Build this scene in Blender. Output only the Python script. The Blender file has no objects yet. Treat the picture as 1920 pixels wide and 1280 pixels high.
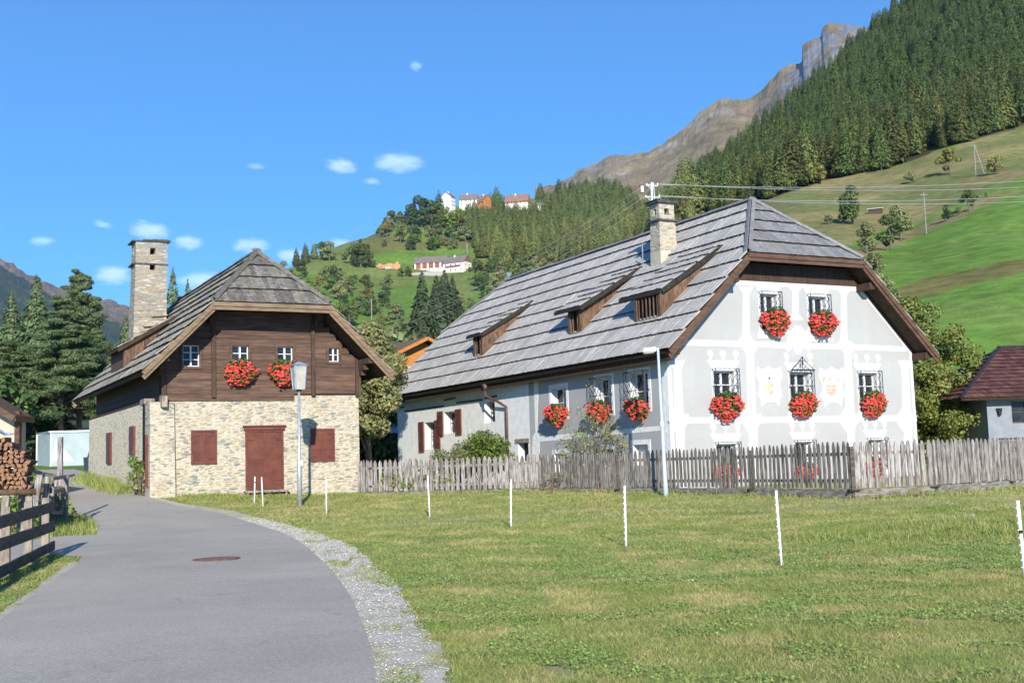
import bpy, bmesh, math, random
import numpy as np
from mathutils import Vector, Matrix
from mathutils.geometry import delaunay_2d_cdt
R = math.radians
random.seed(7)
rng = np.random.default_rng(7)
scene = bpy.context.scene
COL = scene.collection

# ------------------------------------------------------------------ camera
F_PX, PITCH, ROLL, CAMH = 2183.6, R(5.887), R(-1.84), 1.6
cF = np.array([0, math.cos(PITCH), math.sin(PITCH)])
cR0 = np.array([1.0, 0, 0]); cU0 = np.array([0, -math.sin(PITCH), math.cos(PITCH)])
cR = math.cos(ROLL) * cR0 + math.sin(ROLL) * cU0
cU = -math.sin(ROLL) * cR0 + math.cos(ROLL) * cU0
cam = bpy.data.objects.new('camera', bpy.data.cameras.new('camera'))
COL.objects.link(cam)
m = Matrix(((cR[0], cU[0], -cF[0], 0), (cR[1], cU[1], -cF[1], 0), (cR[2], cU[2], -cF[2], CAMH), (0, 0, 0, 1)))
cam.matrix_world = m
cam.data.sensor_width = 36; cam.data.lens = F_PX / 1920 * 36
cam.data.clip_start = 0.1; cam.data.clip_end = 60000
scene.camera = cam

# ------------------------------------------------------------------ sky and sun
SUN_EL, SUN_AZ = R(20.5), R(6)       # sun behind the camera, a little to its right
world = bpy.data.worlds.new('World'); scene.world = world; world.use_nodes = True
wn = world.node_tree.nodes; wl = world.node_tree.links
sky = wn.new('ShaderNodeTexSky'); sky.sky_type = 'NISHITA'; sky.sun_disc = False
sky.sun_elevation = SUN_EL; sky.sun_rotation = R(180) - SUN_AZ
sky.altitude = 1100; sky.air_density = 1.0; sky.dust_density = 0.15; sky.ozone_density = 4.0
# the lookup is lifted a little so that the blue stays clear down to the mountain skyline
wtc = wn.new('ShaderNodeTexCoord'); wsp = wn.new('ShaderNodeSeparateXYZ'); wcb = wn.new('ShaderNodeCombineXYZ'); wmr = wn.new('ShaderNodeMapRange')
wl.new(wtc.outputs['Generated'], wsp.inputs[0]); wl.new(wsp.outputs[2], wmr.inputs[0]); wmr.inputs[1].default_value = 0; wmr.inputs[2].default_value = 1; wmr.inputs[3].default_value = .15; wmr.inputs[4].default_value = 1.2
wl.new(wsp.outputs[0], wcb.inputs[0]); wl.new(wsp.outputs[1], wcb.inputs[1]); wl.new(wmr.outputs[0], wcb.inputs[2]); wl.new(wcb.outputs[0], sky.inputs['Vector'])
hs = wn.new('ShaderNodeHueSaturation'); hs.inputs['Saturation'].default_value = 1.2; hs.inputs['Hue'].default_value = .500; hs.inputs['Value'].default_value = 1.1
wl.new(sky.outputs[0], hs.inputs['Color'])
wl.new(hs.outputs[0], wn['Background'].inputs[0]); wn['Background'].inputs[1].default_value = 0.15
sun = bpy.data.objects.new('sun', bpy.data.lights.new('sun', 'SUN')); COL.objects.link(sun)
sun.data.energy = 4.4; sun.data.angle = R(0.55); sun.data.color = (1.0, 0.94, 0.83)
sd = Vector((math.sin(SUN_AZ) * math.cos(SUN_EL), -math.cos(SUN_AZ) * math.cos(SUN_EL), math.sin(SUN_EL)))
sun.rotation_euler = sd.to_track_quat('Z', 'Y').to_euler(); sun.location = (5, -20, 30)
scene.view_settings.view_transform = 'Standard'; scene.view_settings.look = 'None'
scene.view_settings.exposure = 0.68; scene.view_settings.gamma = 1.0
scene.cycles.max_bounces = 5; scene.cycles.volume_bounces = 3; scene.cycles.transparent_max_bounces = 8

# ------------------------------------------------------------------ pixel <-> world helpers
def ray(px, py):
    d = cF + (px - 960) / F_PX * cR - (py - 640) / F_PX * cU
    return d / d[1]                     # (s, 1, e)
def at(px, py, Y):
    d = ray(px, py) * Y
    return Vector((d[0], d[1], d[2] + CAMH))
def proj(X, Y, Z):
    P = np.stack([X, Y, Z - CAMH], -1); w = P @ cF
    return 960 + F_PX * (P @ cR) / w, 640 - F_PX * (P @ cU) / w

# ------------------------------------------------------------------ noise
def _hash(ix, iy, seed):
    h = (ix.astype(np.int64) * 374761393 + iy.astype(np.int64) * 668265263 + seed * 144269) & 0xffffffff
    h = ((h ^ (h >> 13)) * 1274126177) & 0xffffffff
    return ((h ^ (h >> 16)) & 0xffff) / 65535.0
def vnoise(x, y, seed=0):
    x = np.asarray(x, float); y = np.asarray(y, float)
    ix = np.floor(x); iy = np.floor(y); fx = x - ix; fy = y - iy
    fx = fx * fx * (3 - 2 * fx); fy = fy * fy * (3 - 2 * fy)
    a = _hash(ix, iy, seed); b = _hash(ix + 1, iy, seed); c = _hash(ix, iy + 1, seed); d = _hash(ix + 1, iy + 1, seed)
    return (a * (1 - fx) + b * fx) * (1 - fy) + (c * (1 - fx) + d * fx) * fy
def fbm(x, y, seed=0, o=4):
    s = 0; a = 1; t = 0
    for k in range(o):
        s = s + a * vnoise(x * 2 ** k, y * 2 ** k, seed + k * 17); t += a; a *= .5
    return s / t

# ------------------------------------------------------------------ terrain height
def e_at(s, y):                          # elevation tangent seen at pixel row y on the bearing s
    lo, hi = -1.0, 1.5
    for _ in range(40):
        mid = (lo + hi) / 2
        if proj(np.array(s), np.array(1.0), np.array(mid + CAMH))[1] > y: lo = mid
        else: hi = mid
    return lo
def s_of(x):
    s = (x - 960) / F_PX
    for _ in range(5): s += (x - proj(np.array(s), np.array(1.0), np.array(CAMH + 0.0))[0]) / F_PX
    return float(s)
N0 = [(4, -1.62), (10, -1.60), (16, -1.58), (20, -1.52), (25, -1.44), (30, -1.36)]
# column pixel x : [(depth, z relative to the eye)] , [(depth, pixel row of the ground)]
COLS = {
 -900: (N0 + [(36, -1.15), (42, -.8), (50, -.3), (62, .1), (75, .6), (110, 2), (300, 8), (700, 30), (1200, 50), (2200, 60)], []),
 60:  (N0 + [(36, -1.15), (42, -.8), (50, -.3), (62, .1), (75, .65), (110, 2), (300, 6), (700, 14), (1200, 20), (2200, 30)], []),
 170: (N0 + [(36, -1.12), (42, -.78), (50, -.3), (62, .1), (75, .65), (110, 2), (300, 6), (700, 14), (1200, 20), (2200, 30)], []),
 250: (N0[:-1] + [(30, -1.3), (36, -1.05), (40, -.8), (46, -.45), (52, -.12), (62, .2), (75, .6), (110, 2), (300, 6), (700, 14), (1200, 20), (2200, 30)], []),
 330: (N0 + [(36, -1.1), (40.2, -.82), (45, -.65), (60, -.3), (100, .8), (300, 8), (700, 20), (1200, 30), (2200, 30)], []),
 440: (N0 + [(37, -1.15), (41, -.88), (45, -.8), (60, -.5), (100, .6), (300, 10)], [(450, 800), (700, 700), (950, 645), (1150, 660)]),
 500: (N0 + [(37, -1.2), (42, -.9), (60, -.6), (100, .5)], [(300, 765), (450, 690), (600, 620), (800, 548), (900, 515), (1000, 520)]),
 600: (N0 + [(38, -1.24), (43, -.97), (60, -.6), (100, .5)], [(300, 770), (450, 700), (600, 630), (800, 550), (950, 500), (1010, 478), (1100, 482)]),
 670: (N0 + [(37, -1.25), (43, -1.02), (60, -.6), (100, .5)], [(300, 770), (450, 700), (600, 635), (800, 560), (950, 510), (1060, 450), (1150, 455)]),
 760: (N0 + [(37, -1.24), (43, -1.07), (60, -.6), (100, .5)], [(300, 770), (450, 700), (600, 630), (800, 562), (950, 518), (1100, 430), (1150, 412), (1250, 418)]),
 850: (N0 + [(37, -1.22), (42.5, -1.05), (60, -.6), (100, .5)], [(300, 765), (450, 695), (600, 625), (800, 562), (950, 518), (1100, 440), (1200, 387), (1300, 390)]),
 1000: (N0 + [(35, -1.25), (40, -1.08), (60, -.6), (100, .8)], [(300, 760), (450, 685), (600, 615), (800, 550), (950, 495), (1200, 400), (1300, 372), (1400, 374)]),
 1200: (N0 + [(34, -1.2), (37, -1.1), (50, -.9), (62, -.5), (110, 2)], [(300, 740), (450, 640), (600, 570), (800, 500), (1000, 430), (1300, 366), (1500, 348)]),
 1300: (N0 + [(34.5, -1.15), (45, -.95), (60, -.3)], [(75, 812), (130, 660), (200, 560), (330, 460), (450, 415), (700, 372), (900, 366), (1100, 366)]),
 1410: (N0 + [(32, -1.15), (45, -.95), (60, -.2)], [(75, 805), (130, 625), (200, 520), (330, 430), (420, 390), (600, 335), (900, 285), (1000, 280)]),
 1500: (N0[:-1] + [(28, -1.3), (31, -1.15), (45, -.95), (60, -.1)], [(75, 800), (130, 600), (200, 490), (260, 430), (330, 385), (400, 352), (600, 292), (900, 222), (1000, 215)]),
 1600: (N0[:-1] + [(27.5, -1.28), (29, -1.2), (45, -.95), (60, 0)], [(75, 800), (110, 660), (150, 560), (200, 480), (260, 420), (330, 375), (420, 328), (600, 240), (900, 142), (1000, 130)]),
 1735: (N0[:-1] + [(28, -1.25), (31, -1.15), (45, -.9), (60, .1)], [(75, 800), (100, 700), (130, 590), (180, 505), (250, 440), (330, 350), (430, 290), (600, 165), (900, 34), (1000, 15)]),
 1833: (N0[:-1] + [(29, -1.25), (32, -1.15), (45, -.8), (60, .2)], [(75, 795), (100, 690), (130, 565), (180, 482), (250, 400), (330, 330), (420, 260), (600, 105), (900, -60), (1000, -80)]),
 1920: (N0[:-1] + [(30, -1.25), (33, -1.15), (45, -.7), (60, .4)], [(75, 790), (100, 680), (130, 545), (180, 462), (250, 375), (330, 310), (420, 235), (600, 65), (900, -120), (1000, -140)]),
 2900: (N0[:-1] + [(30, -1.2), (33, -1.1), (45, -.4), (60, 1.4)], [(75, 740), (100, 600), (130, 480), (180, 380), (250, 280), (330, 180), (420, 90), (600, -50), (900, -200), (1000, -220)]),
}
SG = np.linspace(-1.0, 1.0, 801)
YG = np.concatenate([np.arange(4, 60, .5), np.arange(60, 200, 2), np.arange(200, 1500, 6), np.arange(1500, 9001, 150)])
_cs, _cz = [], []
for x, (near, far) in COLS.items():
    s = s_of(x); pts = list(near) + [(Y, e_at(s, y) * Y) for Y, y in far]
    last = pts[-1]
    if last[0] < 2000: pts += [(last[0] + 500, last[1] * .6), (3000, 40)]
    pts += [(9000, 20)]
    a = np.array(pts)
    _cs.append(s); _cz.append(np.interp(YG, a[:, 0], a[:, 1]))
_cs = np.array(_cs); _cz = np.array(_cz)
GT = np.stack([np.interp(SG, _cs, _cz[:, j]) for j in range(len(YG))], 1)     # [s, Y]
def _blur(a, ax, n):
    for _ in range(n):
        p = np.concatenate([a.take([0], ax), a, a.take([-1], ax)], ax); k = a.shape[ax]
        a = (p.take(range(0, k), ax) + 2 * p.take(range(1, k + 1), ax) + p.take(range(2, k + 2), ax)) / 4
    return a
GT = _blur(_blur(GT, 0, 12), 1, 5)
_yy = YG[None, :]; _xx = SG[:, None] * _yy
amp = np.clip((_yy - 60) / 400, 0, 1) * 7 * np.clip((1600 - _yy) / 300, 0, 1)
GT = GT + (fbm(_xx / 60 + 50, _yy / 60, 3, 4) - .5) * amp
# the low grassy bank in front of the fence, at the right
GT = GT + .17 * np.exp(-(((_xx - 7.9) / 2.0) ** 2 + ((_yy - 21.3) / 1.6) ** 2)) + .04 * (fbm(_xx / 2, _yy / 2, 9, 2) - .5) * np.clip((_yy - 5) / 5, 0, 1) * np.clip((45 - _yy) / 10, 0, 1)
def G(X, Y):
    X = np.asarray(X, float); Y = np.asarray(Y, float)
    Yc = np.clip(Y, 8, 8990); s = np.clip(X / Yc, -.999, .999)
    fs = (s + 1) / 2 * 800; i = np.clip(np.floor(fs).astype(int), 0, 799); a = fs - i
    j = np.clip(np.searchsorted(YG, Yc, 'right') - 1, 0, len(YG) - 2); b = (Yc - YG[j]) / (YG[j + 1] - YG[j])
    return ((GT[i, j] * (1 - a) + GT[i + 1, j] * a) * (1 - b) + (GT[i, j + 1] * (1 - a) + GT[i + 1, j + 1] * a) * b) + CAMH
_MY = np.concatenate([np.arange(4, 70, .1), np.arange(70, 1600, .8)])
def hit(px, py, ymin=4.0):               # where the sight line through a pixel meets the ground
    d = ray(px, py); Y = _MY[_MY >= ymin]
    k = np.nonzero(d[2] * Y + CAMH <= G(d[0] * Y, Y))[0]
    if len(k) == 0: return None
    Yh = Y[k[0]]
    return Vector((d[0] * Yh, Yh, float(G(d[0] * Yh, Yh))))
def inpoly(x, y, poly):
    x = np.asarray(x, float); y = np.asarray(y, float); r = np.zeros(x.shape, bool); n = len(poly)
    for k in range(n):
        x1, y1 = poly[k][:2]; x2, y2 = poly[(k + 1) % n][:2]
        if y1 == y2: continue
        r ^= ((y1 > y) != (y2 > y)) & (x < (x2 - x1) * (y - y1) / (y2 - y1) + x1)
    return r

# ------------------------------------------------------------------ materials
def mat(name, c1, c2=None, scale=4, stretch=(1, 1, 1), rough=.85, bump=0, bscale=None, island=0, detail=4, metal=0, spec=.3, ramp=(.35, .65), c3=None, s3=1, trans=0, orand=0):
    m = bpy.data.materials.new(name); m.use_nodes = True; n = m.node_tree.nodes; l = m.node_tree.links; b = n['Principled BSDF']
    b.inputs['Roughness'].default_value = rough; b.inputs['Metallic'].default_value = metal; b.inputs['Specular IOR Level'].default_value = spec
    tc = n.new('ShaderNodeTexCoord'); mp = n.new('ShaderNodeMapping'); mp.inputs['Scale'].default_value = stretch
    l.new(tc.outputs['Object'], mp.inputs[0])
    out = None
    c2 = c2 or c1
    nz = n.new('ShaderNodeTexNoise'); nz.inputs['Scale'].default_value = scale; nz.inputs['Detail'].default_value = detail; l.new(mp.outputs[0], nz.inputs['Vector'])
    rp = n.new('ShaderNodeValToRGB'); rp.color_ramp.elements[0].position = ramp[0]; rp.color_ramp.elements[1].position = ramp[1]
    rp.color_ramp.elements[0].color = (*c1, 1); rp.color_ramp.elements[1].color = (*c2, 1)
    l.new(nz.outputs[0], rp.inputs[0]); out = rp.outputs[0]
    if c3:
        n3 = n.new('ShaderNodeTexNoise'); n3.inputs['Scale'].default_value = s3; n3.inputs['Detail'].default_value = 3; l.new(mp.outputs[0], n3.inputs['Vector'])
        r3 = n.new('ShaderNodeValToRGB'); r3.color_ramp.elements[0].position = .45; r3.color_ramp.elements[1].position = .65; l.new(n3.outputs[0], r3.inputs[0])
        mx = n.new('ShaderNodeMixRGB'); l.new(r3.outputs[0], mx.inputs[0]); l.new(out, mx.inputs[1]); mx.inputs[2].default_value = (*c3, 1); out = mx.outputs[0]
    if island:
        g = n.new('ShaderNodeNewGeometry'); mr = n.new('ShaderNodeMapRange'); mr.inputs[3].default_value = 1 - island; mr.inputs[4].default_value = 1 + island
        l.new(g.outputs['Random Per Island'], mr.inputs[0])
        h = n.new('ShaderNodeHueSaturation'); l.new(mr.outputs[0], h.inputs['Value']); l.new(out, h.inputs['Color']); out = h.outputs[0]
    if orand:
        oi = n.new('ShaderNodeObjectInfo'); r1 = n.new('ShaderNodeMapRange'); r1.inputs[3].default_value = .5 - orand * .035; r1.inputs[4].default_value = .5 + orand * .03; l.new(oi.outputs['Random'], r1.inputs[0])
        mm_ = n.new('ShaderNodeMath'); mm_.operation = 'MULTIPLY'; mm_.inputs[1].default_value = 7.31; l.new(oi.outputs['Random'], mm_.inputs[0]); fr_ = n.new('ShaderNodeMath'); fr_.operation = 'FRACT'; l.new(mm_.outputs[0], fr_.inputs[0])
        r2 = n.new('ShaderNodeMapRange'); r2.inputs[3].default_value = 1 - orand * .32; r2.inputs[4].default_value = 1 + orand * .28; l.new(fr_.outputs[0], r2.inputs[0])
        h2 = n.new('ShaderNodeHueSaturation'); l.new(r1.outputs[0], h2.inputs['Hue']); l.new(r2.outputs[0], h2.inputs['Value']); l.new(out, h2.inputs['Color']); out = h2.outputs[0]
    l.new(out, b.inputs['Base Color'])
    if bump:
        nb = n.new('ShaderNodeTexNoise'); nb.inputs['Scale'].default_value = bscale or scale * 3; nb.inputs['Detail'].default_value = 5; l.new(mp.outputs[0], nb.inputs['Vector'])
        bp = n.new('ShaderNodeBump'); bp.inputs['Strength'].default_value = bump; bp.inputs['Distance'].default_value = .03
        l.new(nb.outputs[0], bp.inputs['Height']); l.new(bp.outputs[0], b.inputs['Normal'])
    if trans:
        tr = n.new('ShaderNodeBsdfTranslucent'); ms = n.new('ShaderNodeMixShader'); ms.inputs[0].default_value = trans
        l.new(out, tr.inputs[0]); l.new(b.outputs[0], ms.inputs[1]); l.new(tr.outputs[0], ms.inputs[2]); l.new(ms.outputs[0], n['Material Output'].inputs[0])
    return m
def stone_mat(name, tones, mortar, sc=(3.2, 3.2, 8.5), mw=.07):
    m = bpy.data.materials.new(name); m.use_nodes = True; n = m.node_tree.nodes; l = m.node_tree.links; b = n['Principled BSDF']
    b.inputs['Roughness'].default_value = .92; b.inputs['Specular IOR Level'].default_value = .15
    tc = n.new('ShaderNodeTexCoord'); mp = n.new('ShaderNodeMapping'); mp.inputs['Scale'].default_value = sc; l.new(tc.outputs['Object'], mp.inputs[0])
    dn = n.new('ShaderNodeTexNoise'); dn.inputs['Scale'].default_value = .8; dn.inputs['Detail'].default_value = 3; l.new(mp.outputs[0], dn.inputs['Vector'])
    ad = n.new('ShaderNodeVectorMath'); ad.operation = 'MULTIPLY_ADD'; ad.inputs[1].default_value = (1.3, 1.3, 1.3); l.new(dn.outputs['Color'], ad.inputs[0]); l.new(mp.outputs[0], ad.inputs[2])
    v = n.new('ShaderNodeTexVoronoi'); v.inputs['Scale'].default_value = 1; l.new(ad.outputs[0], v.inputs['Vector'])
    ve = n.new('ShaderNodeTexVoronoi'); ve.feature = 'DISTANCE_TO_EDGE'; ve.inputs['Scale'].default_value = 1; l.new(ad.outputs[0], ve.inputs['Vector'])
    sp = n.new('ShaderNodeSeparateColor'); l.new(v.outputs['Color'], sp.inputs[0])
    rp = n.new('ShaderNodeValToRGB'); cr = rp.color_ramp; cr.interpolation = 'CONSTANT'
    while len(cr.elements) < len(tones): cr.elements.new(.5)
    for k, t in enumerate(tones): cr.elements[k].position = k / len(tones); cr.elements[k].color = (*t, 1)
    l.new(sp.outputs[0], rp.inputs[0])
    nf = n.new('ShaderNodeTexNoise'); nf.inputs['Scale'].default_value = 9; nf.inputs['Detail'].default_value = 5; l.new(tc.outputs['Object'], nf.inputs['Vector'])
    mr = n.new('ShaderNodeMapRange'); mr.inputs[3].default_value = .72; mr.inputs[4].default_value = 1.25; l.new(nf.outputs[0], mr.inputs[0])
    h = n.new('ShaderNodeHueSaturation'); l.new(mr.outputs[0], h.inputs['Value']); l.new(rp.outputs[0], h.inputs['Color'])
    # mortar smeared unevenly over the joints
    nm = n.new('ShaderNodeTexNoise'); nm.inputs['Scale'].default_value = 2.2; nm.inputs['Detail'].default_value = 4; l.new(tc.outputs['Object'], nm.inputs['Vector'])
    mm = n.new('ShaderNodeMapRange'); mm.inputs[1].default_value = .35; mm.inputs[2].default_value = .7; mm.inputs[3].default_value = mw * .4; mm.inputs[4].default_value = mw * 3.2; l.new(nm.outputs[0], mm.inputs[0])
    lt = n.new('ShaderNodeMath'); lt.operation = 'LESS_THAN'; l.new(ve.outputs['Distance'], lt.inputs[0]); l.new(mm.outputs[0], lt.inputs[1])
    mx = n.new('ShaderNodeMixRGB'); l.new(lt.outputs[0], mx.inputs[0]); l.new(h.outputs[0], mx.inputs[1])
    mo = n.new('ShaderNodeHueSaturation'); mo.inputs['Color'].default_value = (*mortar, 1); l.new(mr.outputs[0], mo.inputs['Value']); l.new(mo.outputs[0], mx.inputs[2])
    l.new(mx.outputs[0], b.inputs['Base Color'])
    bw = n.new('ShaderNodeMath'); bw.operation = 'MULTIPLY_ADD'; bw.inputs[1].default_value = 1.6; l.new(ve.outputs['Distance'], bw.inputs[0]); l.new(nf.outputs[0], bw.inputs[2])
    bp = n.new('ShaderNodeBump'); bp.inputs['Strength'].default_value = .75; bp.inputs['Distance'].default_value = .05; l.new(bw.outputs[0], bp.inputs['Height']); l.new(bp.outputs[0], b.inputs['Normal'])
    return m
def cover_mat(name, sc=.35, bump=.3):
    m = bpy.data.materials.new(name); m.use_nodes = True; n = m.node_tree.nodes; l = m.node_tree.links; b = n['Principled BSDF']
    b.inputs['Roughness'].default_value = .95; b.inputs['Specular IOR Level'].default_value = .1
    a = n.new('ShaderNodeAttribute'); a.attribute_name = 'cover'
    tc = n.new('ShaderNodeTexCoord'); o = a.outputs['Color']
    for s, lo, hi in ((sc, .72, 1.28), (sc * 12, .8, 1.2), (sc * .08, .82, 1.18)):
        z = n.new('ShaderNodeTexNoise'); z.inputs['Scale'].default_value = s; z.inputs['Detail'].default_value = 6; l.new(tc.outputs['Object'], z.inputs['Vector'])
        mr = n.new('ShaderNodeMapRange'); mr.inputs[1].default_value = .3; mr.inputs[2].default_value = .7; mr.inputs[3].default_value = lo; mr.inputs[4].default_value = hi; l.new(z.outputs[0], mr.inputs[0])
        h = n.new('ShaderNodeHueSaturation'); l.new(mr.outputs[0], h.inputs['Value']); l.new(o, h.inputs['Color']); o = h.outputs[0]
    l.new(o, b.inputs['Base Color'])
    z = n.new('ShaderNodeTexNoise'); z.inputs['Scale'].default_value = sc * 5; z.inputs['Detail'].default_value = 6; l.new(tc.outputs['Object'], z.inputs['Vector'])
    bp = n.new('ShaderNodeBump'); bp.inputs['Strength'].default_value = bump; bp.inputs['Distance'].default_value = .3; l.new(z.outputs[0], bp.inputs['Height']); l.new(bp.outputs[0], b.inputs['Normal'])
    return m
def asphalt_mat():
    m = bpy.data.materials.new('asphalt'); m.use_nodes = True; n = m.node_tree.nodes; l = m.node_tree.links; b = n['Principled BSDF']
    b.inputs['Roughness'].default_value = .93; b.inputs['Specular IOR Level'].default_value = .2
    tc = n.new('ShaderNodeTexCoord'); rgb = n.new('ShaderNodeRGB'); rgb.outputs[0].default_value = (.42, .375, .312, 1); o = rgb.outputs[0]
    for sc, a0, a1, lo, hi in ((.22, .35, .65, .91, 1.08), (1.3, .3, .7, .95, 1.05), (26, .35, .68, .90, 1.12), (75, .35, .7, .84, 1.22)):
        z = n.new('ShaderNodeTexNoise'); z.inputs['Scale'].default_value = sc; z.inputs['Detail'].default_value = 4; l.new(tc.outputs['Object'], z.inputs['Vector'])
        mr = n.new('ShaderNodeMapRange'); mr.inputs[1].default_value = a0; mr.inputs[2].default_value = a1; mr.inputs[3].default_value = lo; mr.inputs[4].default_value = hi; l.new(z.outputs[0], mr.inputs[0])
        h = n.new('ShaderNodeHueSaturation'); l.new(mr.outputs[0], h.inputs['Value']); l.new(o, h.inputs['Color']); o = h.outputs[0]
    # pale grit
    v = n.new('ShaderNodeTexVoronoi'); v.inputs['Scale'].default_value = 22; l.new(tc.outputs['Object'], v.inputs['Vector']); lt = n.new('ShaderNodeMath'); lt.operation = 'LESS_THAN'; lt.inputs[1].default_value = .17; l.new(v.outputs['Distance'], lt.inputs[0])
    sp = n.new('ShaderNodeSeparateColor'); l.new(v.outputs['Color'], sp.inputs[0]); gt = n.new('ShaderNodeMath'); gt.operation = 'GREATER_THAN'; gt.inputs[1].default_value = .72; l.new(sp.outputs[0], gt.inputs[0]); mu = n.new('ShaderNodeMath'); mu.operation = 'MULTIPLY'; l.new(lt.outputs[0], mu.inputs[0]); l.new(gt.outputs[0], mu.inputs[1])
    mx = n.new('ShaderNodeMixRGB'); l.new(mu.outputs[0], mx.inputs[0]); l.new(o, mx.inputs[1]); mx.inputs[2].default_value = (.60, .56, .50, 1); o = mx.outputs[0]
    # fine wandering cracks
    dn = n.new('ShaderNodeTexNoise'); dn.inputs['Scale'].default_value = 1.1; dn.inputs['Detail'].default_value = 5; l.new(tc.outputs['Object'], dn.inputs['Vector']); ad = n.new('ShaderNodeVectorMath'); ad.operation = 'MULTIPLY_ADD'; ad.inputs[1].default_value = (1.5, 1.5, 0); l.new(dn.outputs['Color'], ad.inputs[0]); l.new(tc.outputs['Object'], ad.inputs[2])
    ve = n.new('ShaderNodeTexVoronoi'); ve.feature = 'DISTANCE_TO_EDGE'; ve.inputs['Scale'].default_value = .24; l.new(ad.outputs[0], ve.inputs['Vector']); cr = n.new('ShaderNodeMapRange'); cr.inputs[1].default_value = .0015; cr.inputs[2].default_value = .004; cr.inputs[3].default_value = .16; cr.inputs[4].default_value = 0; l.new(ve.outputs['Distance'], cr.inputs[0])
    m2 = n.new('ShaderNodeMixRGB'); l.new(cr.outputs[0], m2.inputs[0]); l.new(o, m2.inputs[1]); m2.inputs[2].default_value = (.09, .085, .08, 1); l.new(m2.outputs[0], b.inputs['Base Color'])
    z = n.new('ShaderNodeTexNoise'); z.inputs['Scale'].default_value = 60; l.new(tc.outputs['Object'], z.inputs['Vector']); bp = n.new('ShaderNodeBump'); bp.inputs['Strength'].default_value = .35; bp.inputs['Distance'].default_value = .02; l.new(z.outputs[0], bp.inputs['Height']); l.new(bp.outputs[0], b.inputs['Normal']); return m
MT = {}
MT['roof_grey'] = mat('weathered_shingle', (.36, .338, .305), (.49, .465, .43), 6, (1, 1, 1), .8, .3, 30, .09, c3=(.35, .33, .295), s3=1.2)
MT['hip_grey'] = mat('dark_weathered_hip_shingle', (.15, .145, .145), (.25, .245, .245), 7, (1, 1, 1), .8, .3, 30, .14, c3=(.19, .18, .175), s3=1.2)
MT['hip_brown'] = mat('brown_weathered_hip_shingle', (.085, .075, .065), (.215, .195, .175), 7, (1, 1, 1), .85, .35, 26, .3, c3=(.14, .13, .095), s3=1.6)
MT['roof_brown'] = mat('old_shingle', (.16, .145, .125), (.36, .34, .31), 5, (1, 1, 1), .85, .4, 24, .3, c3=(.20, .19, .13), s3=1.6)
MT['butt'] = mat('shingle_end_gap_shade', (.012, .011, .01), (.04, .036, .03), 14)  # aged ends, painted near black for the shade in the gaps beneath
MT['deck'] = mat('dark_soffit_boards', (.035, .022, .014), (.06, .038, .024), 5, (1, 1, 1), .9)
MT['barge'] = mat('barge_board_wood', (.075, .04, .026), (.125, .07, .043), 3, (1, 1, 4), .75, .2, 20, .1)
MT['barge_light'] = mat('light_barge_wood', (.15, .10, .06), (.23, .16, .10), 3, (1, 1, 4), .75, .2, 20, .1)
MT['boards_dark'] = mat('dark_brown_boards', (.045, .024, .017), (.075, .042, .03), 4, (6, 6, .6), .8, .2, 20, .12)
MT['logs'] = mat('brown_plank_wall', (.085, .048, .034), (.155, .092, .066), 3, (.7, .7, 9), .8, .35, 14, .18, c3=(.065, .04, .03), s3=.9)
MT['beam'] = mat('dark_timber_post', (.045, .027, .018), (.09, .056, .038), 4, (3, 3, .6), .8, .3)
MT['cheek'] = mat('warm_board_cheek', (.05, .032, .022), (.165, .095, .055), 5, (3, 3, .7), .8, .3, 20, .3)
MT['stone'] = stone_mat('rubble_stone', [(.40, .355, .27), (.27, .25, .21), (.45, .39, .285), (.32, .30, .25), (.41, .34, .23), (.49, .44, .34), (.23, .23, .20), (.38, .30, .20)], (.48, .43, .335), (3.5, 3.5, 11.5), .09)
MT['stone_rough'] = stone_mat('rendered_rubble', [(.62, .53, .38), (.52, .46, .35), (.68, .59, .43), (.42, .37, .29), (.70, .61, .46)], (.68, .60, .44), (6, 6, 9), .12)
MT['stone_chim'] = stone_mat('chimney_stone', [(.34, .30, .23), (.24, .23, .20), (.41, .36, .28), (.29, .27, .235), (.38, .29, .18), (.45, .41, .33)], (.27, .24, .19), (2.4, 2.4, 13), .05)
MT['stone_pale'] = stone_mat('pale_chimney_stone', [(.40, .35, .26), (.29, .265, .22), (.47, .40, .30), (.35, .31, .24)], (.43, .38, .29), (3, 3, 10), .08)
MT['slate'] = mat('slate_slab', (.04, .04, .042), (.10, .095, .09), 6, rough=.7, bump=.4)
MT['ledge'] = mat('stone_ledge', (.28, .17, .09), (.38, .30, .2), 6, bump=.4)
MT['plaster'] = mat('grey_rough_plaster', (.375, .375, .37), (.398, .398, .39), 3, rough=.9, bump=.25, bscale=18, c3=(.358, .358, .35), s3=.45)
MT['roughcast'] = mat('pale_roughcast', (.70, .70, .68), (.80, .80, .77), 3, rough=.92, bump=.8, bscale=14)
MT['white'] = mat('white_limewash', (.58, .58, .57), (.62, .62, .61), 3, rough=.85, bump=.08, bscale=20)
MT['whitepaint'] = mat('white_window_paint', (.72, .72, .7), (.8, .8, .78), 8, rough=.5)
MT['glass'] = mat('window_glass', (.012, .014, .018), (.03, .034, .04), 3, rough=.12, spec=.25)
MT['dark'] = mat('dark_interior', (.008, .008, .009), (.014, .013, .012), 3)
MT['iron'] = mat('dark_wrought_iron', (.02, .02, .024), (.045, .045, .05), 9, rough=.55, metal=.3)
MT['red'] = mat('red_brown_shutter', (.10, .031, .020), (.15, .046, .029), 3, (1, 1, 1), .55, .1, 20, .08)
MT['redframe'] = mat('dark_red_frame', (.10, .03, .025), (.15, .045, .035), 4, rough=.6)
MT['gutter'] = mat('dark_gutter_metal', (.022, .015, .012), (.04, .026, .02), 4, rough=.5, metal=.2)
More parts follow.
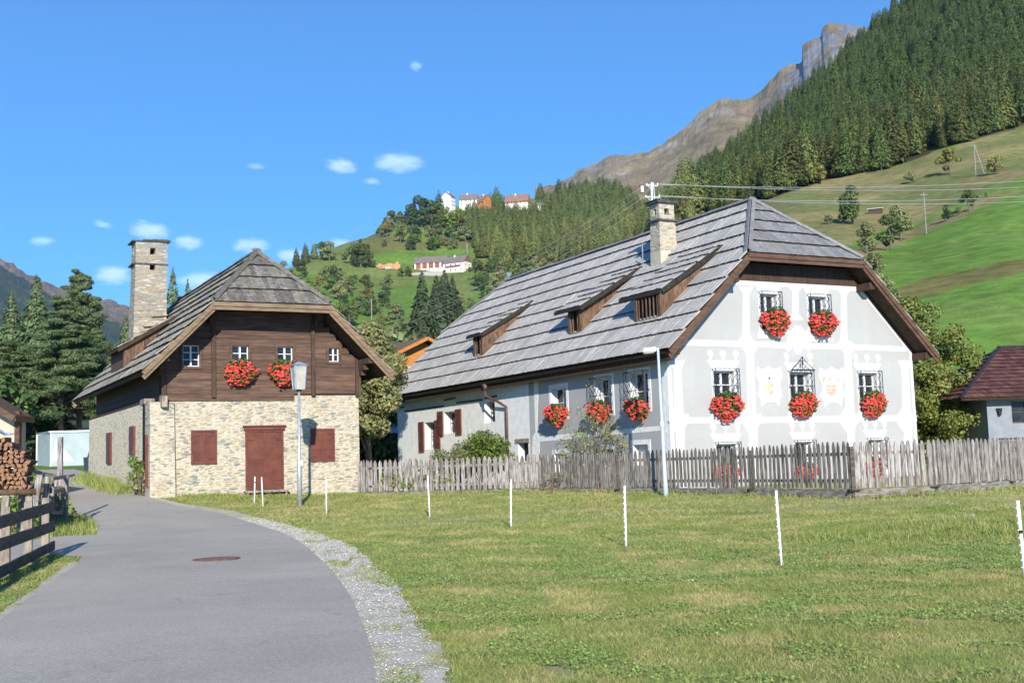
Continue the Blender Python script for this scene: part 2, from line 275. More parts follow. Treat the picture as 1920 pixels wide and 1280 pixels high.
MT['pipe'] = mat('brown_downpipe_metal', (.08, .045, .037), (.12, .07, .056), 4, rough=.45, metal=.2)
MT['galv'] = mat('galvanised_steel', (.38, .42, .46), (.55, .59, .63), 9, rough=.4, metal=.55)
MT['galvw'] = mat('pale_painted_steel', (.36, .43, .50), (.46, .53, .60), 5, rough=.4)
MT['lampglass'] = mat('frosted_lamp_glass', (.45, .45, .38), (.62, .6, .5), 4, rough=.25, trans=.35)
MT['picket'] = mat('silver_weathered_wood', (.19, .175, .165), (.40, .375, .36), 4, (7, 7, 1), .85, .35, 22, .2, c3=(.13, .10, .085), s3=2.5)
MT['picket_dark'] = mat('weathered_picket_shade_tone', (.16, .145, .13), (.32, .295, .265), 4, (7, 7, 1), .85, .35, 22, .22, c3=(.09, .07, .06), s3=2.5)  # darker weathered wood; weaker sun on these sections is put into the tone
MT['oldwood'] = mat('old_fence_wood', (.15, .12, .095), (.32, .28, .23), 4, (4, 4, 1), .85, .4, 20, .2)
MT['boardwood'] = mat('dark_fence_board', (.055, .045, .035), (.13, .105, .08), 4, (1, 1, 5), .85, .35, 20, .12)
MT['plinth'] = mat('grey_ground_beam', (.10, .085, .07), (.27, .245, .215), 4, (1, 1, 5), .9, .4, 16, .2)
MT['asphalt'] = asphalt_mat()
MT['gravel'] = mat('gravel', (.44, .395, .32), (.66, .60, .50), 45, rough=.95, bump=.3, bscale=80, detail=6, c3=(.43, .39, .28), s3=2.6)
MT['white_post'] = mat('white_plastic_post', (.78, .79, .8), (.85, .85, .86), 3, rough=.4)
MT['black'] = mat('black_band', (.02, .02, .02), rough=.5)
MT['rust'] = mat('rusty_cast_iron', (.10, .055, .045), (.17, .10, .085), 9, rough=.8, bump=.4)
MT['tile'] = mat('red_roof_tile', (.085, .034, .030), (.14, .06, .05), 3, rough=.6, island=.25)
MT['shaded_wall'] = mat('render_with_shade', (.20, .22, .25), (.24, .26, .29), 3, bump=.2)  # render darkened: the shade on the outbuilding wall is put into its colour
MT['cream'] = mat('cream_render', (.42, .37, .28), (.48, .43, .33), 3, bump=.1)
MT['farwhite'] = mat('far_white_render', (.66, .63, .56), (.76, .73, .66), .5)
MT['farroof'] = mat('far_grey_roof', (.15, .12, .115), (.21, .175, .165), .6)
MT['farbrown'] = mat('far_red_brown_roof', (.2, .12, .09), (.27, .17, .13), .6)
MT['farred'] = mat('far_barn_boards', (.22, .075, .045), (.29, .11, .07), 1, (1, 1, .2))
MT['farorange'] = mat('far_orange_wood', (.42, .16, .05), (.52, .22, .08), .8)
MT['brick'] = mat('orange_hollow_brick', (.55, .2, .1), (.66, .28, .15), 1.2)
MT['orange'] = mat('orange_stained_boards', (.42, .15, .025), (.52, .21, .05), 2, (1, 1, 8), rough=.5)
MT['orangedark'] = mat('brown_tile_roof', (.12, .075, .05), (.18, .12, .085), 6)
MT['contain'] = mat('pale_blue_sheet_metal', (.27, .345, .36), (.32, .39, .405), 2, rough=.5)
MT['container_white'] = mat('white_triangle_paint', (.5, .53, .53), rough=.5)
MT['tarp'] = mat('white_canopy_cloth', (.6, .64, .7), (.7, .74, .8), 2, rough=.7, trans=.2)
MT['bluetarp'] = mat('pale_blue_tarp', (.3, .36, .5), (.45, .5, .62), 5, rough=.6)
MT['logbark'] = mat('log_bark', (.06, .035, .025), (.12, .075, .05), 9, bump=.4, island=.3)
MT['logend'] = mat('split_log_end', (.12, .06, .036), (.30, .165, .095), 12, bump=.3, island=.45)
MT['bark'] = mat('grey_bark', (.09, .075, .06), (.17, .145, .12), 7, (2, 2, .6), bump=.6)
MT['pinebark'] = mat('orange_pine_bark', (.2, .11, .07), (.34, .21, .15), 6, (2, 2, .7), bump=.5)
MT['apple'] = mat('apple_leaves', (.15, .195, .04), (.24, .27, .075), .9, orand=.6, island=.35, trans=.3, rough=.6)
MT['applered'] = mat('ripening_apples', (.35, .09, .02), (.42, .2, .04), 3, rough=.4)
MT['leaf_olive'] = mat('olive_leaves', (.185, .21, .085), (.29, .30, .13), .7, orand=.6, island=.4, trans=.25, rough=.65)
MT['leaf_mid'] = mat('mid_green_leaves', (.075, .125, .035), (.13, .18, .055), .5, orand=.6, island=.4, trans=.22, rough=.65)
MT['leaf_dark'] = mat('dark_green_leaves', (.045, .08, .028), (.08, .12, .042), .5, orand=.6, island=.4, trans=.18, rough=.65)
MT['leaf_bright'] = mat('bright_green_leaves', (.12, .20, .03), (.18, .26, .05), .9, orand=.6, island=.35, trans=.28, rough=.6)
MT['leaf_yellow'] = mat('yellowing_leaves', (.20, .20, .05), (.28, .26, .075), .5, orand=.6, island=.4, trans=.25, rough=.65)
MT['needle_spruce'] = mat('spruce_needles', (.068, .089, .022), (.116, .138, .033), .08, orand=1, island=.38, trans=.12, rough=.75)
MT['needle_larch'] = mat('larch_needles', (.125, .155, .043), (.18, .20, .058), .05, orand=1, island=.38, trans=.15, rough=.75)
MT['needle_pine'] = mat('pine_needles', (.085, .135, .055), (.145, .19, .08), .3, island=.42, trans=.15, rough=.7)
MT['needle_dark'] = mat('dark_fir_needles', (.036, .058, .027), (.065, .092, .04), .4, island=.38, trans=.1, rough=.75)
MT['flower'] = mat('red_geranium_petals', (.74, .045, .04), (.90, .13, .115), 9, island=.3, rough=.6, trans=.15)
MT['flowerleaf'] = mat('geranium_leaves', (.05, .11, .02), (.1, .17, .035), 6, island=.4, trans=.2)
MT['grass'] = mat('grass_blades', (.30, .325, .095), (.48, .425, .18), 1.1, island=.4, trans=.3, rough=.7, ramp=(.4, .62), c3=(.235, .305, .075), s3=.8)
MT['weeds'] = mat('long_weeds', (.20, .28, .06), (.33, .34, .12), 2, island=.4, trans=.25)
MT['clover'] = mat('clover_leaves', (.18, .26, .07), (.235, .315, .09), 2, island=.3, trans=.2)
MT['clover_flower'] = mat('white_clover_heads', (.6, .55, .5), (.7, .66, .6), 2)
MT['crest_yellow'] = mat('faded_yellow_paint', (.72, .5, .2), (.78, .62, .32), 9)
MT['crest_red'] = mat('faded_red_paint', (.72, .30, .22), (.78, .46, .36), 12)
MT['crest_blue'] = mat('faded_blue_paint', (.55, .64, .75), (.62, .7, .78), 9)
MT['wire'] = mat('aluminium_wire', (.36, .36, .35), rough=.4, metal=.2)
MT['rock'] = mat('grey_rock', (.25, .235, .21), (.4, .38, .34), 2, bump=.6)
MT['cloud'] = None

# ------------------------------------------------------------------ object helpers
class MB:
    def __init__(s): s.v = []; s.f = []; s.m = []
    def add(s, vs, fs, mi=0):
        o = len(s.v); s.v += [tuple(p) for p in vs]; s.f += [tuple(i + o for i in f) for f in fs]; s.m += [mi] * len(fs); return s
    def hexa(s, p, mi=0):                 # 8 points: bottom ring 0-3, top ring 4-7
        return s.add(p, [(3, 2, 1, 0), (4, 5, 6, 7), (0, 1, 5, 4), (1, 2, 6, 5), (2, 3, 7, 6), (3, 0, 4, 7)], mi)
    def box(s, x0, x1, y0, y1, z0, z1, mi=0):
        return s.hexa([(x0, y0, z0), (x1, y0, z0), (x1, y1, z0), (x0, y1, z0), (x0, y0, z1), (x1, y0, z1), (x1, y1, z1), (x0, y1, z1)], mi)
    def bar(s, a, b, w, h, up=(0, 0, 1), mi=0):   # rectangular beam a->b
        a = Vector(a); b = Vector(b); d = (b - a).normalized(); u = Vector(up)
        x = d.cross(u)
        if x.length < 1e-4: x = d.cross(Vector((1, 0, 0)))
        x.normalize(); u = x.cross(d).normalized(); x = x * w / 2; u = u * h / 2
        return s.hexa([a - x - u, a + x - u, b + x - u, b - x - u, a - x + u, a + x + u, b + x + u, b - x + u], mi)
    def tube(s, pts, rad, n=8, mi=0, cap=True):
        pts = [Vector(p) for p in pts]; rad = rad if isinstance(rad, (list, tuple)) else [rad] * len(pts); o = len(s.v); prev = None
        for i, p in enumerate(pts):
            d = (pts[min(i + 1, len(pts) - 1)] - pts[max(i - 1, 0)]).normalized()
            r = prev if prev is not None else (Vector((1, 0, 0)) if abs(d.x) < .9 else Vector((0, 1, 0)))
            x = (r - d * r.dot(d)).normalized(); prev = x; y = d.cross(x)
            for k in range(n):
                a = 2 * math.pi * k / n; q = p + (x * math.cos(a) + y * math.sin(a)) * rad[i]; s.v.append(tuple(q))
        for i in range(len(pts) - 1):
            for k in range(n):
                s.f.append((o + i * n + k, o + i * n + (k + 1) % n, o + (i + 1) * n + (k + 1) % n, o + (i + 1) * n + k)); s.m.append(mi)
        if cap:
            s.f.append(tuple(o + k for k in reversed(range(n)))); s.f.append(tuple(o + (len(pts) - 1) * n + k for k in range(n))); s.m += [mi, mi]
        return s
    def prism(s, poly, fn, h0, h1, mi=0):  # poly 2-D; fn(x,y,h)->3-D
        n = len(poly)
        return s.add([fn(x, y, h0) for x, y in poly] + [fn(x, y, h1) for x, y in poly],
                     [tuple(reversed(range(n))), tuple(range(n, 2 * n))] + [(k, (k + 1) % n, n + (k + 1) % n, n + k) for k in range(n)], mi)
    def build(s, name, mats, parent=None, loc=None, smooth=False, fix=True):
        me = bpy.data.meshes.new(name); me.from_pydata(s.v, [], s.f)
        for mm in (mats if isinstance(mats, (list, tuple)) else [mats]): me.materials.append(MT[mm] if isinstance(mm, str) else mm)
        me.polygons.foreach_set('material_index', s.m)
        if fix:
            bm = bmesh.new(); bm.from_mesh(me); bmesh.ops.recalc_face_normals(bm, faces=bm.faces); bm.to_mesh(me); bm.free()
        if smooth: me.polygons.foreach_set('use_smooth', [True] * len(me.polygons))
        me.update()
        return link(name, me, parent, loc)
def link(name, me, parent=None, loc=None):
    o = bpy.data.objects.new(name, me); COL.objects.link(o)
    if parent: o.parent = parent
    if loc is not None: o.location = loc
    return o
def npmesh(name, V, Fc, k, mats, mi=None, smooth=False):   # V (n,3), Fc (m,k)
    me = bpy.data.meshes.new(name); me.vertices.add(len(V)); me.vertices.foreach_set('co', np.asarray(V, np.float32).ravel())
    me.loops.add(Fc.size); me.loops.foreach_set('vertex_index', Fc.astype(np.int32).ravel())
    me.polygons.add(len(Fc)); me.polygons.foreach_set('loop_start', (np.arange(len(Fc)) * k).astype(np.int32)); me.polygons.foreach_set('loop_total', np.full(len(Fc), k, np.int32))
    for mm in mats: me.materials.append(MT[mm] if isinstance(mm, str) else mm)
    if mi is not None: me.polygons.foreach_set('material_index', mi.astype(np.int32))
    me.polygons.foreach_set('use_smooth', np.full(len(Fc), smooth))
    me.update(calc_edges=True); return me
def tag(o, label, cat=None, group=None, kind=None):
    if label: o['label'] = label
    if cat: o['category'] = cat
    if group: o['group'] = group
    if kind: o['kind'] = kind
    return o
def empty(name, loc, rz=0):
    o = bpy.data.objects.new(name, None); COL.objects.link(o); o.location = loc; o.rotation_euler = (0, 0, rz); o.empty_display_size = .3
    return o
def clone(o, loc=None, rz=None, scale=None, parent=None):
    c = o.copy(); COL.objects.link(c); c.parent = parent
    if loc is not None: c.location = loc
    if rz is not None: c.rotation_euler = (0, 0, rz)
    if scale is not None: c.scale = scale if isinstance(scale, tuple) else (scale,) * 3
    for ch in list(o.children):
        d = clone(ch, parent=c)
    return c

# ------------------------------------------------------------------ the ground sheet
def build_ground():
    ys = np.concatenate([np.arange(-24, 4, 2), np.arange(4, 60, .4), np.arange(60, 200, 2), np.arange(200, 1500, 7), np.arange(1500, 9000, 250)])
    ss = np.linspace(-.75, .75, 460)
    Yv, Sv = np.meshgrid(ys, ss, indexing='ij'); off = np.clip(30 - Yv * .02, 5, 30); Xv = Sv * (Yv + off)
    Z = G(Xv, Yv)
    V = np.stack([Xv, Yv, Z], -1).reshape(-1, 3); nr, nc = Yv.shape
    a = (np.arange(nr - 1)[:, None] * nc + np.arange(nc - 1)[None]).ravel()
    me = npmesh('ground', V, np.stack([a, a + 1, a + nc + 1, a + nc], 1), 4, [cover_mat('meadow_and_pasture')], smooth=True)
    px, py = proj(V[:, 0], np.maximum(V[:, 1], 1), V[:, 2]); Y = V[:, 1]; X = V[:, 0]
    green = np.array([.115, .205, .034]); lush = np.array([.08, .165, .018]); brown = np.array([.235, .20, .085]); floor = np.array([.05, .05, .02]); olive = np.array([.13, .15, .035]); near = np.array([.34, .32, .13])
    c = np.tile(green, (len(V), 1))
    t = np.clip((fbm(X / 2.2, Y / 2.2, 5, 4) - .35) / .3, 0, 1)[:, None]; nearc = near * t + np.array([.27, .30, .09]) * (1 - t)
    c = np.where((Y < 60)[:, None], nearc, c)
    nz = (fbm(X / 25, Y / 25, 21, 4) - .5)
    far = Y > 62
    def paint(poly, col, soft=14):
        k = far & inpoly(px + nz * soft * 2, py + nz * soft * 1.2, poly); c[k] = col
    paint([(380, 440), (1300, 300), (1300, 760), (380, 800)], np.array([.15, .19, .05]))
    for pl in ([(440, 560), (520, 500), (600, 520), (620, 560), (560, 640), (470, 640)], [(700, 470), (880, 460), (880, 505), (700, 500)], [(600, 560), (800, 530), (800, 590), (600, 640)], [(1010, 350), (1090, 355), (1060, 385), (1005, 388)], [(760, 590), (920, 540), (900, 640), (780, 640)], [(860, 470), (960, 400), (950, 440), (880, 500)]):
        paint(pl, green)
    for pl in ([(640, 440), (700, 440), (880, 452), (880, 466), (660, 478)], [(560, 615), (700, 640), (720, 700), (560, 700)], [(900, 560), (960, 560), (940, 640), (880, 640)], [(1030, 480), (1180, 470), (1150, 520), (1040, 510)]):
        paint(pl, np.array([.15, .15, .05]))
    # pasture on the right slope: brown upper bank, lush fields, brown strip
    paint([(1290, 400), (1450, 372), (1560, 335), (1680, 312), (1810, 265), (1960, 222), (1960, 330), (1870, 350), (1740, 410), (1640, 440), (1540, 470), (1290, 470)], brown, 8)
    bk = np.nonzero(far & (np.abs(c - brown).sum(1) < 1e-6))[0]; tt = np.clip((fbm(X[bk] / 14, Y[bk] / 20, 91, 4) - .42) / .2, 0, 1)[:, None]; c[bk] = brown * (1 - tt) + np.array([.15, .165, .055]) * tt
    gk = np.nonzero(far & (np.abs(c - green).sum(1) < 1e-6))[0]; tt = np.clip((fbm(X[gk] / 10, Y[gk] / 16, 92, 4) - .5) / .2, 0, 1)[:, None] * .5; c[gk] = green * (1 - tt) + np.array([.15, .205, .055]) * tt
    paint([(1650, 552), (1720, 525), (1920, 484), (2200, 444), (2200, 492), (1920, 510), (1800, 540), (1660, 572)], np.array([.15, .14, .045]), 5)
    paint([(1590, 470), (1700, 436), (1800, 392), (1870, 360), (1920, 352), (1920, 362), (1860, 380), (1810, 405), (1710, 447), (1600, 490)], brown * .9, 3)
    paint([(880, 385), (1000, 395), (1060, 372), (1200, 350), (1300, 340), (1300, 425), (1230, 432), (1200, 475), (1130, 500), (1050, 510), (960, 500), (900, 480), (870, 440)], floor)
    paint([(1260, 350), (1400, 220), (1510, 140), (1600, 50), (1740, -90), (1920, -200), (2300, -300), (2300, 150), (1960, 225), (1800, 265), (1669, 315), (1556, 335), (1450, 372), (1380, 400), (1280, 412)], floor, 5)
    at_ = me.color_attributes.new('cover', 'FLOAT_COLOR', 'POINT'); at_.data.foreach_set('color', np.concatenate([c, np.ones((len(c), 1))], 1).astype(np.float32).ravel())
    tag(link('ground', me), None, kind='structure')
build_ground()

# roads: draped strips between two pixel-surveyed edges
def drape(pairs, name, matn, lift, nx=10, sub=8, jit=0):
    L = [hit(*a) for a, b in pairs]; Rr = [hit(*b) for a, b in pairs]
    def dense(P):
        out = []
        for i in range(len(P) - 1):
            p0 = P[max(i - 1, 0)]; p1 = P[i]; p2 = P[i + 1]; p3 = P[min(i + 2, len(P) - 1)]
            for k in range(sub):
                t = k / sub; out.append(.5 * ((2 * p1) + (p2 - p0) * t + (2 * p0 - 5 * p1 + 4 * p2 - p3) * t * t + (3 * p1 - p0 - 3 * p2 + p3) * t ** 3))
        return out + [P[-1]]
    A, B = dense(L), dense(Rr); V = []
    for i, (a, b) in enumerate(zip(A, B)):
        for k in range(nx + 1):
            t = k / nx; q = a.lerp(b, t)
            if jit and k in (0, nx): q = q + Vector((random.uniform(-jit, jit), random.uniform(-jit, jit), 0))
            V.append((q.x, q.y, float(G(q.x, q.y)) + lift))
    Fc = [(i * (nx + 1) + k, i * (nx + 1) + k + 1, (i + 1) * (nx + 1) + k + 1, (i + 1) * (nx + 1) + k) for i in range(len(A) - 1) for k in range(nx)]
    o = MB().add(V, Fc).build(name, matn, smooth=True, fix=False); tag(o, None, kind='structure')
    return [(p.x, p.y) for p in A] + [(p.x, p.y) for p in reversed(B)]
ROAD = [((-520, 1500), (712, 1500)), ((-180, 1280), (705, 1280)), ((-60, 1205), (690, 1200)), ((0, 1165), (650, 1110)), ((80, 1105), (600, 1050)),
        ((143, 1060), (530, 1000)), ((152, 1046), (430, 968)), ((178, 1012), (380, 957)), ((180, 990), (330, 948)), ((152, 968), (280, 934)), ((136, 950), (240, 922)),
        ((130, 928), (200, 911)), ((124, 908), (170, 902)), ((112, 896), (163, 892)), ((90, 887), (158, 885)), ((50, 881), (140, 880))]
road_poly = drape(ROAD, 'road', 'asphalt', .024)
drive_poly = drape([((-90, 1040), (-90, 1080)), ((20, 1022), (20, 1056)), ((95, 1008), (95, 1042)), ((190, 1003), (190, 1050))], 'driveway', 'asphalt', .018, 6, 4)
verge_poly = drape([((700, 1500), (960, 1500)), ((694, 1280), (850, 1275)), ((680, 1200), (815, 1210)), ((642, 1110), (762, 1130)), ((594, 1050), (716, 1068)), ((524, 1000), (630, 1012)), ((424, 968), (512, 978)), ((374, 957), (420, 955)), ((324, 948), (340, 944)), ((276, 935), (276, 929))], 'gravel_verge', 'gravel', .012, 8, 8, .085)
verge2_poly = drape([((-30, 1170), (-20, 1200)), ((60, 1108), (82, 1112)), ((138, 1052), (160, 1062))], 'gravel_edge', 'gravel', .014, 4, 8, .04)

# manhole cover
def manhole():
    p = hit(406, 1051); b = MB(); n = 40
    b.tube([p + Vector((0, 0, .0)), p + Vector((0, 0, .034))], .40, n)
    for k in range(-5, 6):
        w = math.sqrt(max(.34 ** 2 - (k * .06) ** 2, 0)); b.box(p.x - w, p.x + w, p.y + k * .06 - .016, p.y + k * .06 + .016, p.z + .03, p.z + .042)
    tag(b.build('manhole_cover', 'rust'), 'round rust brown manhole cover in the middle of the asphalt road', 'manhole cover')
manhole()
# ------------------------------------------------------------------ house frame
class House:
    def __init__(s, name, x0, y0, t, W, L, ze, zh, zr, og, oe, vp, zb):
        s.W, s.L, s.og, s.oe, s.vp = W, L, og, oe, vp; s.t = R(t); s.zb = zb
        s.ze, s.zh, s.zr = ze + CAMH - zb, zh + CAMH - zb, zr + CAMH - zb
        s.k = (s.zr - s.ze) / (W / 2 + oe); s.uh = -oe + (s.zh - s.ze) / s.k
        s.root = empty(name, (x0, y0, zb), s.t); s.M = Matrix.Translation((x0, y0, zb)) @ Matrix.Rotation(s.t, 4, 'Z'); s.Mi = s.M.inverted()
    def hitp(s, px, py, n, c):
        o = s.Mi @ Vector((0, 0, CAMH)); d = (s.Mi.to_3x3() @ Vector(ray(px, py))); n = Vector(n)
        return o + d * ((c - n.dot(o)) / n.dot(d))
    def front(s, px, py, v=0): p = s.hitp(px, py, (0, 1, 0), v); return (p.x, p.z)
    def side(s, px, py, u=0): p = s.hitp(px, py, (1, 0, 0), u); return (p.y, p.z)
    def slope(s, px, py, h=0): return s.hitp(px, py, (-s.k, 0, 1), s.ze + s.k * s.oe + h)
    def w(s, p): return s.M @ Vector(p)
def clip_poly(poly, clip):
    # Sutherland-Hodgman, both counter-clockwise convex
    out = poly
    for i in range(len(clip)):
        a = clip[i]; b = clip[(i + 1) % len(clip)]; inp = out; out = []
        if not inp: break
        f = lambda p: (b[0] - a[0]) * (p[1] - a[1]) - (b[1] - a[1]) * (p[0] - a[0])
        for k in range(len(inp)):
            p = inp[k]; q = inp[(k + 1) % len(inp)]; fp, fq = f(p), f(q)
            if fp >= 0: out.append(p)
            if (fp > 0 and fq < 0) or (fp < 0 and fq > 0):
                t = fp / (fp - fq); out.append((p[0] + (q[0] - p[0]) * t, p[1] + (q[1] - p[1]) * t))
    return out
def boards(mb, O, e1, e2, poly, course, width, lift=.085, th=.028, base=.02, jit=.012, start=0):
    O = Vector(O); e1 = Vector(e1).normalized(); e2 = Vector(e2).normalized(); n = e1.cross(e2).normalized()
    area = sum(poly[i][0] * poly[(i + 1) % len(poly)][1] - poly[(i + 1) % len(poly)][0] * poly[i][1] for i in range(len(poly)))
    if area < 0: poly = poly[::-1]
    if n.z < 0: n = -n
    x0 = min(p[0] for p in poly); x1 = max(p[0] for p in poly); y1 = max(p[1] for p in poly); y = start
    while y < y1 - .05:
        x = x0 - random.uniform(0, width); yb0 = y
        wob = random.uniform(-.5, .5)
        while x < x1:
            w = width * random.uniform(.7, 1.35); j = random.uniform(-jit, jit) + .012 * math.sin(x * 1.3 + wob * 9)
            yb = yb0 + (j if y > start else j * .4 - .01)
            pl = clip_poly([(x, yb), (x + w - .006, yb), (x + w - .006, y + course + .1), (x, y + course + .1)], poly if y > start else [(p[0], p[1] - (.03 if p[1] < .01 else 0)) for p in poly])
            if len(pl) >= 3:
                hj = random.uniform(-.006, .008); m = len(pl); tilt = random.uniform(-.006, .006)
                def P(q, dn):
                    h = base + th + lift * (1 - (q[1] - y) / course) * (.85 if y > start else .5) + hj + tilt * (q[0] - x) / w - (th if dn else 0)
                    return O + e1 * q[0] + e2 * q[1] + n * h
                o = len(mb.v); mb.v += [tuple(P(q, 0)) for q in pl] + [tuple(P(q, 1)) for q in pl]
                mb.f.append(tuple(o + k for k in range(m))); mb.m.append(0)
                for k in range(m):
                    kk = (k + 1) % m; low = pl[k][1] < yb + .03 and pl[kk][1] < yb + .03
                    mb.f.append((o + k, o + m + k, o + m + kk, o + kk)); mb.m.append(1 if low else 0)
            x += w
        y += course
def roof(H, name, matn, course, width, hip_course, barge, chim=None):
    W, L, ze, zh, zr, og, oe, vp, uh = H.W, H.L, H.ze, H.zh, H.zr, H.og, H.oe, H.vp, H.uh
    LE, LB = -oe, W + oe
    left = [(-oe, -og, ze), (-oe, L + og, ze), (uh, L + og, zh), (W / 2, L - vp, zr), (W / 2, vp, zr), (uh, -og, zh)]
    mirror = lambda p: (W - p[0], p[1], p[2])
    deckb = MB(); mb = MB(); s2 = math.sqrt(1 + H.k ** 2)
    for side in (0, 1):
        P = [Vector(p if side == 0 else mirror(p)) for p in left]
        O = P[0]; e1 = Vector((0, 1, 0)); e2 = (Vector((1, 0, H.k)) if side == 0 else Vector((-1, 0, H.k))).normalized()
        pl = [((p - O).dot(e1), (p - O).dot(e2)) for p in P]
        boards(mb, O, e1, e2, pl, course, width)
        dn = Vector((H.k * .14 / s2, 0, -.14 / s2)) if side == 0 else Vector((-H.k * .14 / s2, 0, -.14 / s2))
        n = len(P); deckb.add([tuple(p) for p in P] + [tuple(p + dn) for p in P], [tuple(range(n)), tuple(reversed(range(n, 2 * n)))] + [(k, n + k, n + (k + 1) % n, (k + 1) % n) for k in range(n)])
    for v0, sg, vr in ((-og, 1, vp), (L + og, -1, L - vp)):
        P = [Vector((uh, v0, zh)), Vector((W - uh, v0, zh)), Vector((W / 2, vr, zr))]
        O = P[0]; e1 = Vector((1, 0, 0)); up = (P[2] - Vector((W / 2, v0, zh))).normalized()
        pl = [((p - O).dot(e1), (p - O).dot(up)) for p in P]
        k0 = len(mb.m); boards(mb, O, e1, up, pl, hip_course, width * 1.35); mb.m[k0:] = [2 if q == 0 else q for q in mb.m[k0:]]
        nn = e1.cross(up).normalized(); nn = nn if nn.z > 0 else -nn; dn = -nn * .13
        deckb.add([tuple(p) for p in P] + [tuple(p + dn) for p in P], [(0, 1, 2), (5, 4, 3), (0, 3, 4, 1), (1, 4, 5, 2), (2, 5, 3, 0)])
    # ridge and hip cap boards
    capn = Vector((0, 0, 1))
    def caps(a, b, w=.2):
        a = Vector(a); b = Vector(b); d = b - a; nseg = max(1, int(d.length / 2.2))
        for k in range(nseg):
            p = a + d * (k / nseg); q = a + d * ((k + 1.03) / nseg)
            for sx in (-1, 1):
                side_ = d.cross(Vector((0, 0, 1))).normalized() * sx
                o1 = side_ * w * .5 + Vector((0, 0, .11 - .09 * (k % 2) * .15 + random.uniform(0, .012)))
                mb.bar(p + o1, q + o1, w, .028, up=(Vector((0, 0, 1)) + side_ * .75).normalized(), mi=2)
    caps((W / 2, vp - .1, zr), (W / 2, L - vp + .1, zr))
    for v0, vr in ((-og, vp), (L + og, L - vp)):
        for u in (uh, W - uh): caps((u, v0, zh + .02), (W / 2, vr, zr + .02), .15)
    r = mb.build('roof', [matn, 'butt', 'hip_' + matn[5:]], H.root, fix=False)
    deckb.build('roof_deck', 'deck', r)
    # barge boards and hip fascia
    bb = MB()
    for v0, sg in ((-og, -1), (L + og, 1)):
        for m_ in (0, 1):
            f = (lambda p: p) if m_ == 0 else mirror
            for dz, off, hh in ((-.10, .03, .16), (-.24, -.02, .15)):
                a = Vector(f((-oe - .02, v0 + sg * off, ze + dz))); b = Vector(f((uh, v0 + sg * off, zh + dz))); bb.bar(a, b, .05, hh, up=(0, 0, 1))
            bb.build('barge_board', barge, r); bb = MB()
        for dz, off, hh in ((-.06, .06, .14), (-.19, .015, .13)):
            bb.bar((uh - .05, v0 + sg * off, zh + dz), (W - uh + .05, v0 + sg * off, zh + dz), .05, hh)
        bb.build('hip_board', barge, r); bb = MB()
    return r
def wall_sheet(mb, outer, holes, fn, depth, mi=0, mr=0):
    vs = []; es = []
    for lp in [outer] + holes:
        o = len(vs); vs += [Vector(p) for p in lp]; es += [(o + i, o + (i + 1) % len(lp)) for i in range(len(lp))]
    v2, e2, f2, *_ = delaunay_2d_cdt(vs, es, [], 0, 1e-5)
    o = len(mb.v); mb.v += [tuple(fn(p.x, p.y, 0)) for p in v2]
    for f in f2:
        cx = sum(v2[i].x for i in f) / 3; cy = sum(v2[i].y for i in f) / 3
        if not inpoly(cx, cy, outer): continue
        if any(inpoly(cx, cy, h) for h in holes): continue
        mb.f.append(tuple(o + i for i in f)); mb.m.append(mi)
    for h in holes:
        n = len(h); mb.add([fn(x, y, 0) for x, y in h] + [fn(x, y, depth) for x, y in h], [(k, (k + 1) % n, n + (k + 1) % n, n + k) for k in range(n)], mr)
def rect(x0, x1, z0, z1): return [(x0, z0), (x1, z0), (x1, z1), (x0, z1)]
def window(root, fn, x0, x1, z0, z1, d=.2, cols=2, rows=2, fm='whitepaint', fw=.05, casing=None, lab=None):
    b = MB(); B = lambda a0, a1, c0, c1, d0, d1, m=b: m.hexa([fn(a0, c0, d1), fn(a1, c0, d1), fn(a1, c0, d0), fn(a0, c0, d0), fn(a0, c1, d1), fn(a1, c1, d1), fn(a1, c1, d0), fn(a0, c1, d0)])
    B(x0, x0 + fw, z0, z1, d - .05, d); B(x1 - fw, x1, z0, z1, d - .05, d); B(x0 + fw, x1 - fw, z0, z0 + fw, d - .05, d); B(x0 + fw, x1 - fw, z1 - fw, z1, d - .05, d)
    for k in range(1, cols):
        xc = x0 + (x1 - x0) * k / cols; ww = fw * (.8 if k * 2 == cols else .35); B(xc - ww, xc + ww, z0 + fw, z1 - fw, d - .055, d - .003)
    for k in range(1, rows):
        zc = z0 + (z1 - z0) * k / rows; B(x0 + fw, x1 - fw, zc - fw * .32, zc + fw * .32, d - .048, d - .006)
    w = b.build('window', fm, root)
    if lab: w['label'] = lab
    g = MB(); B(x0, x1, z0, z1, d + .004, d + .02, g); g.build('pane', 'glass', w)
    if casing:
        c = MB(); t = .09
        B(x0 - t, x0, z0 - t, z1 + t, -.05, .1, c); B(x1, x1 + t, z0 - t, z1 + t, -.05, .1, c); B(x0, x1, z1, z1 + t, -.047, .1, c); B(x0, x1, z0 - t, z0, -.053, .1, c)
        c.build('casing', casing, w)
    return w
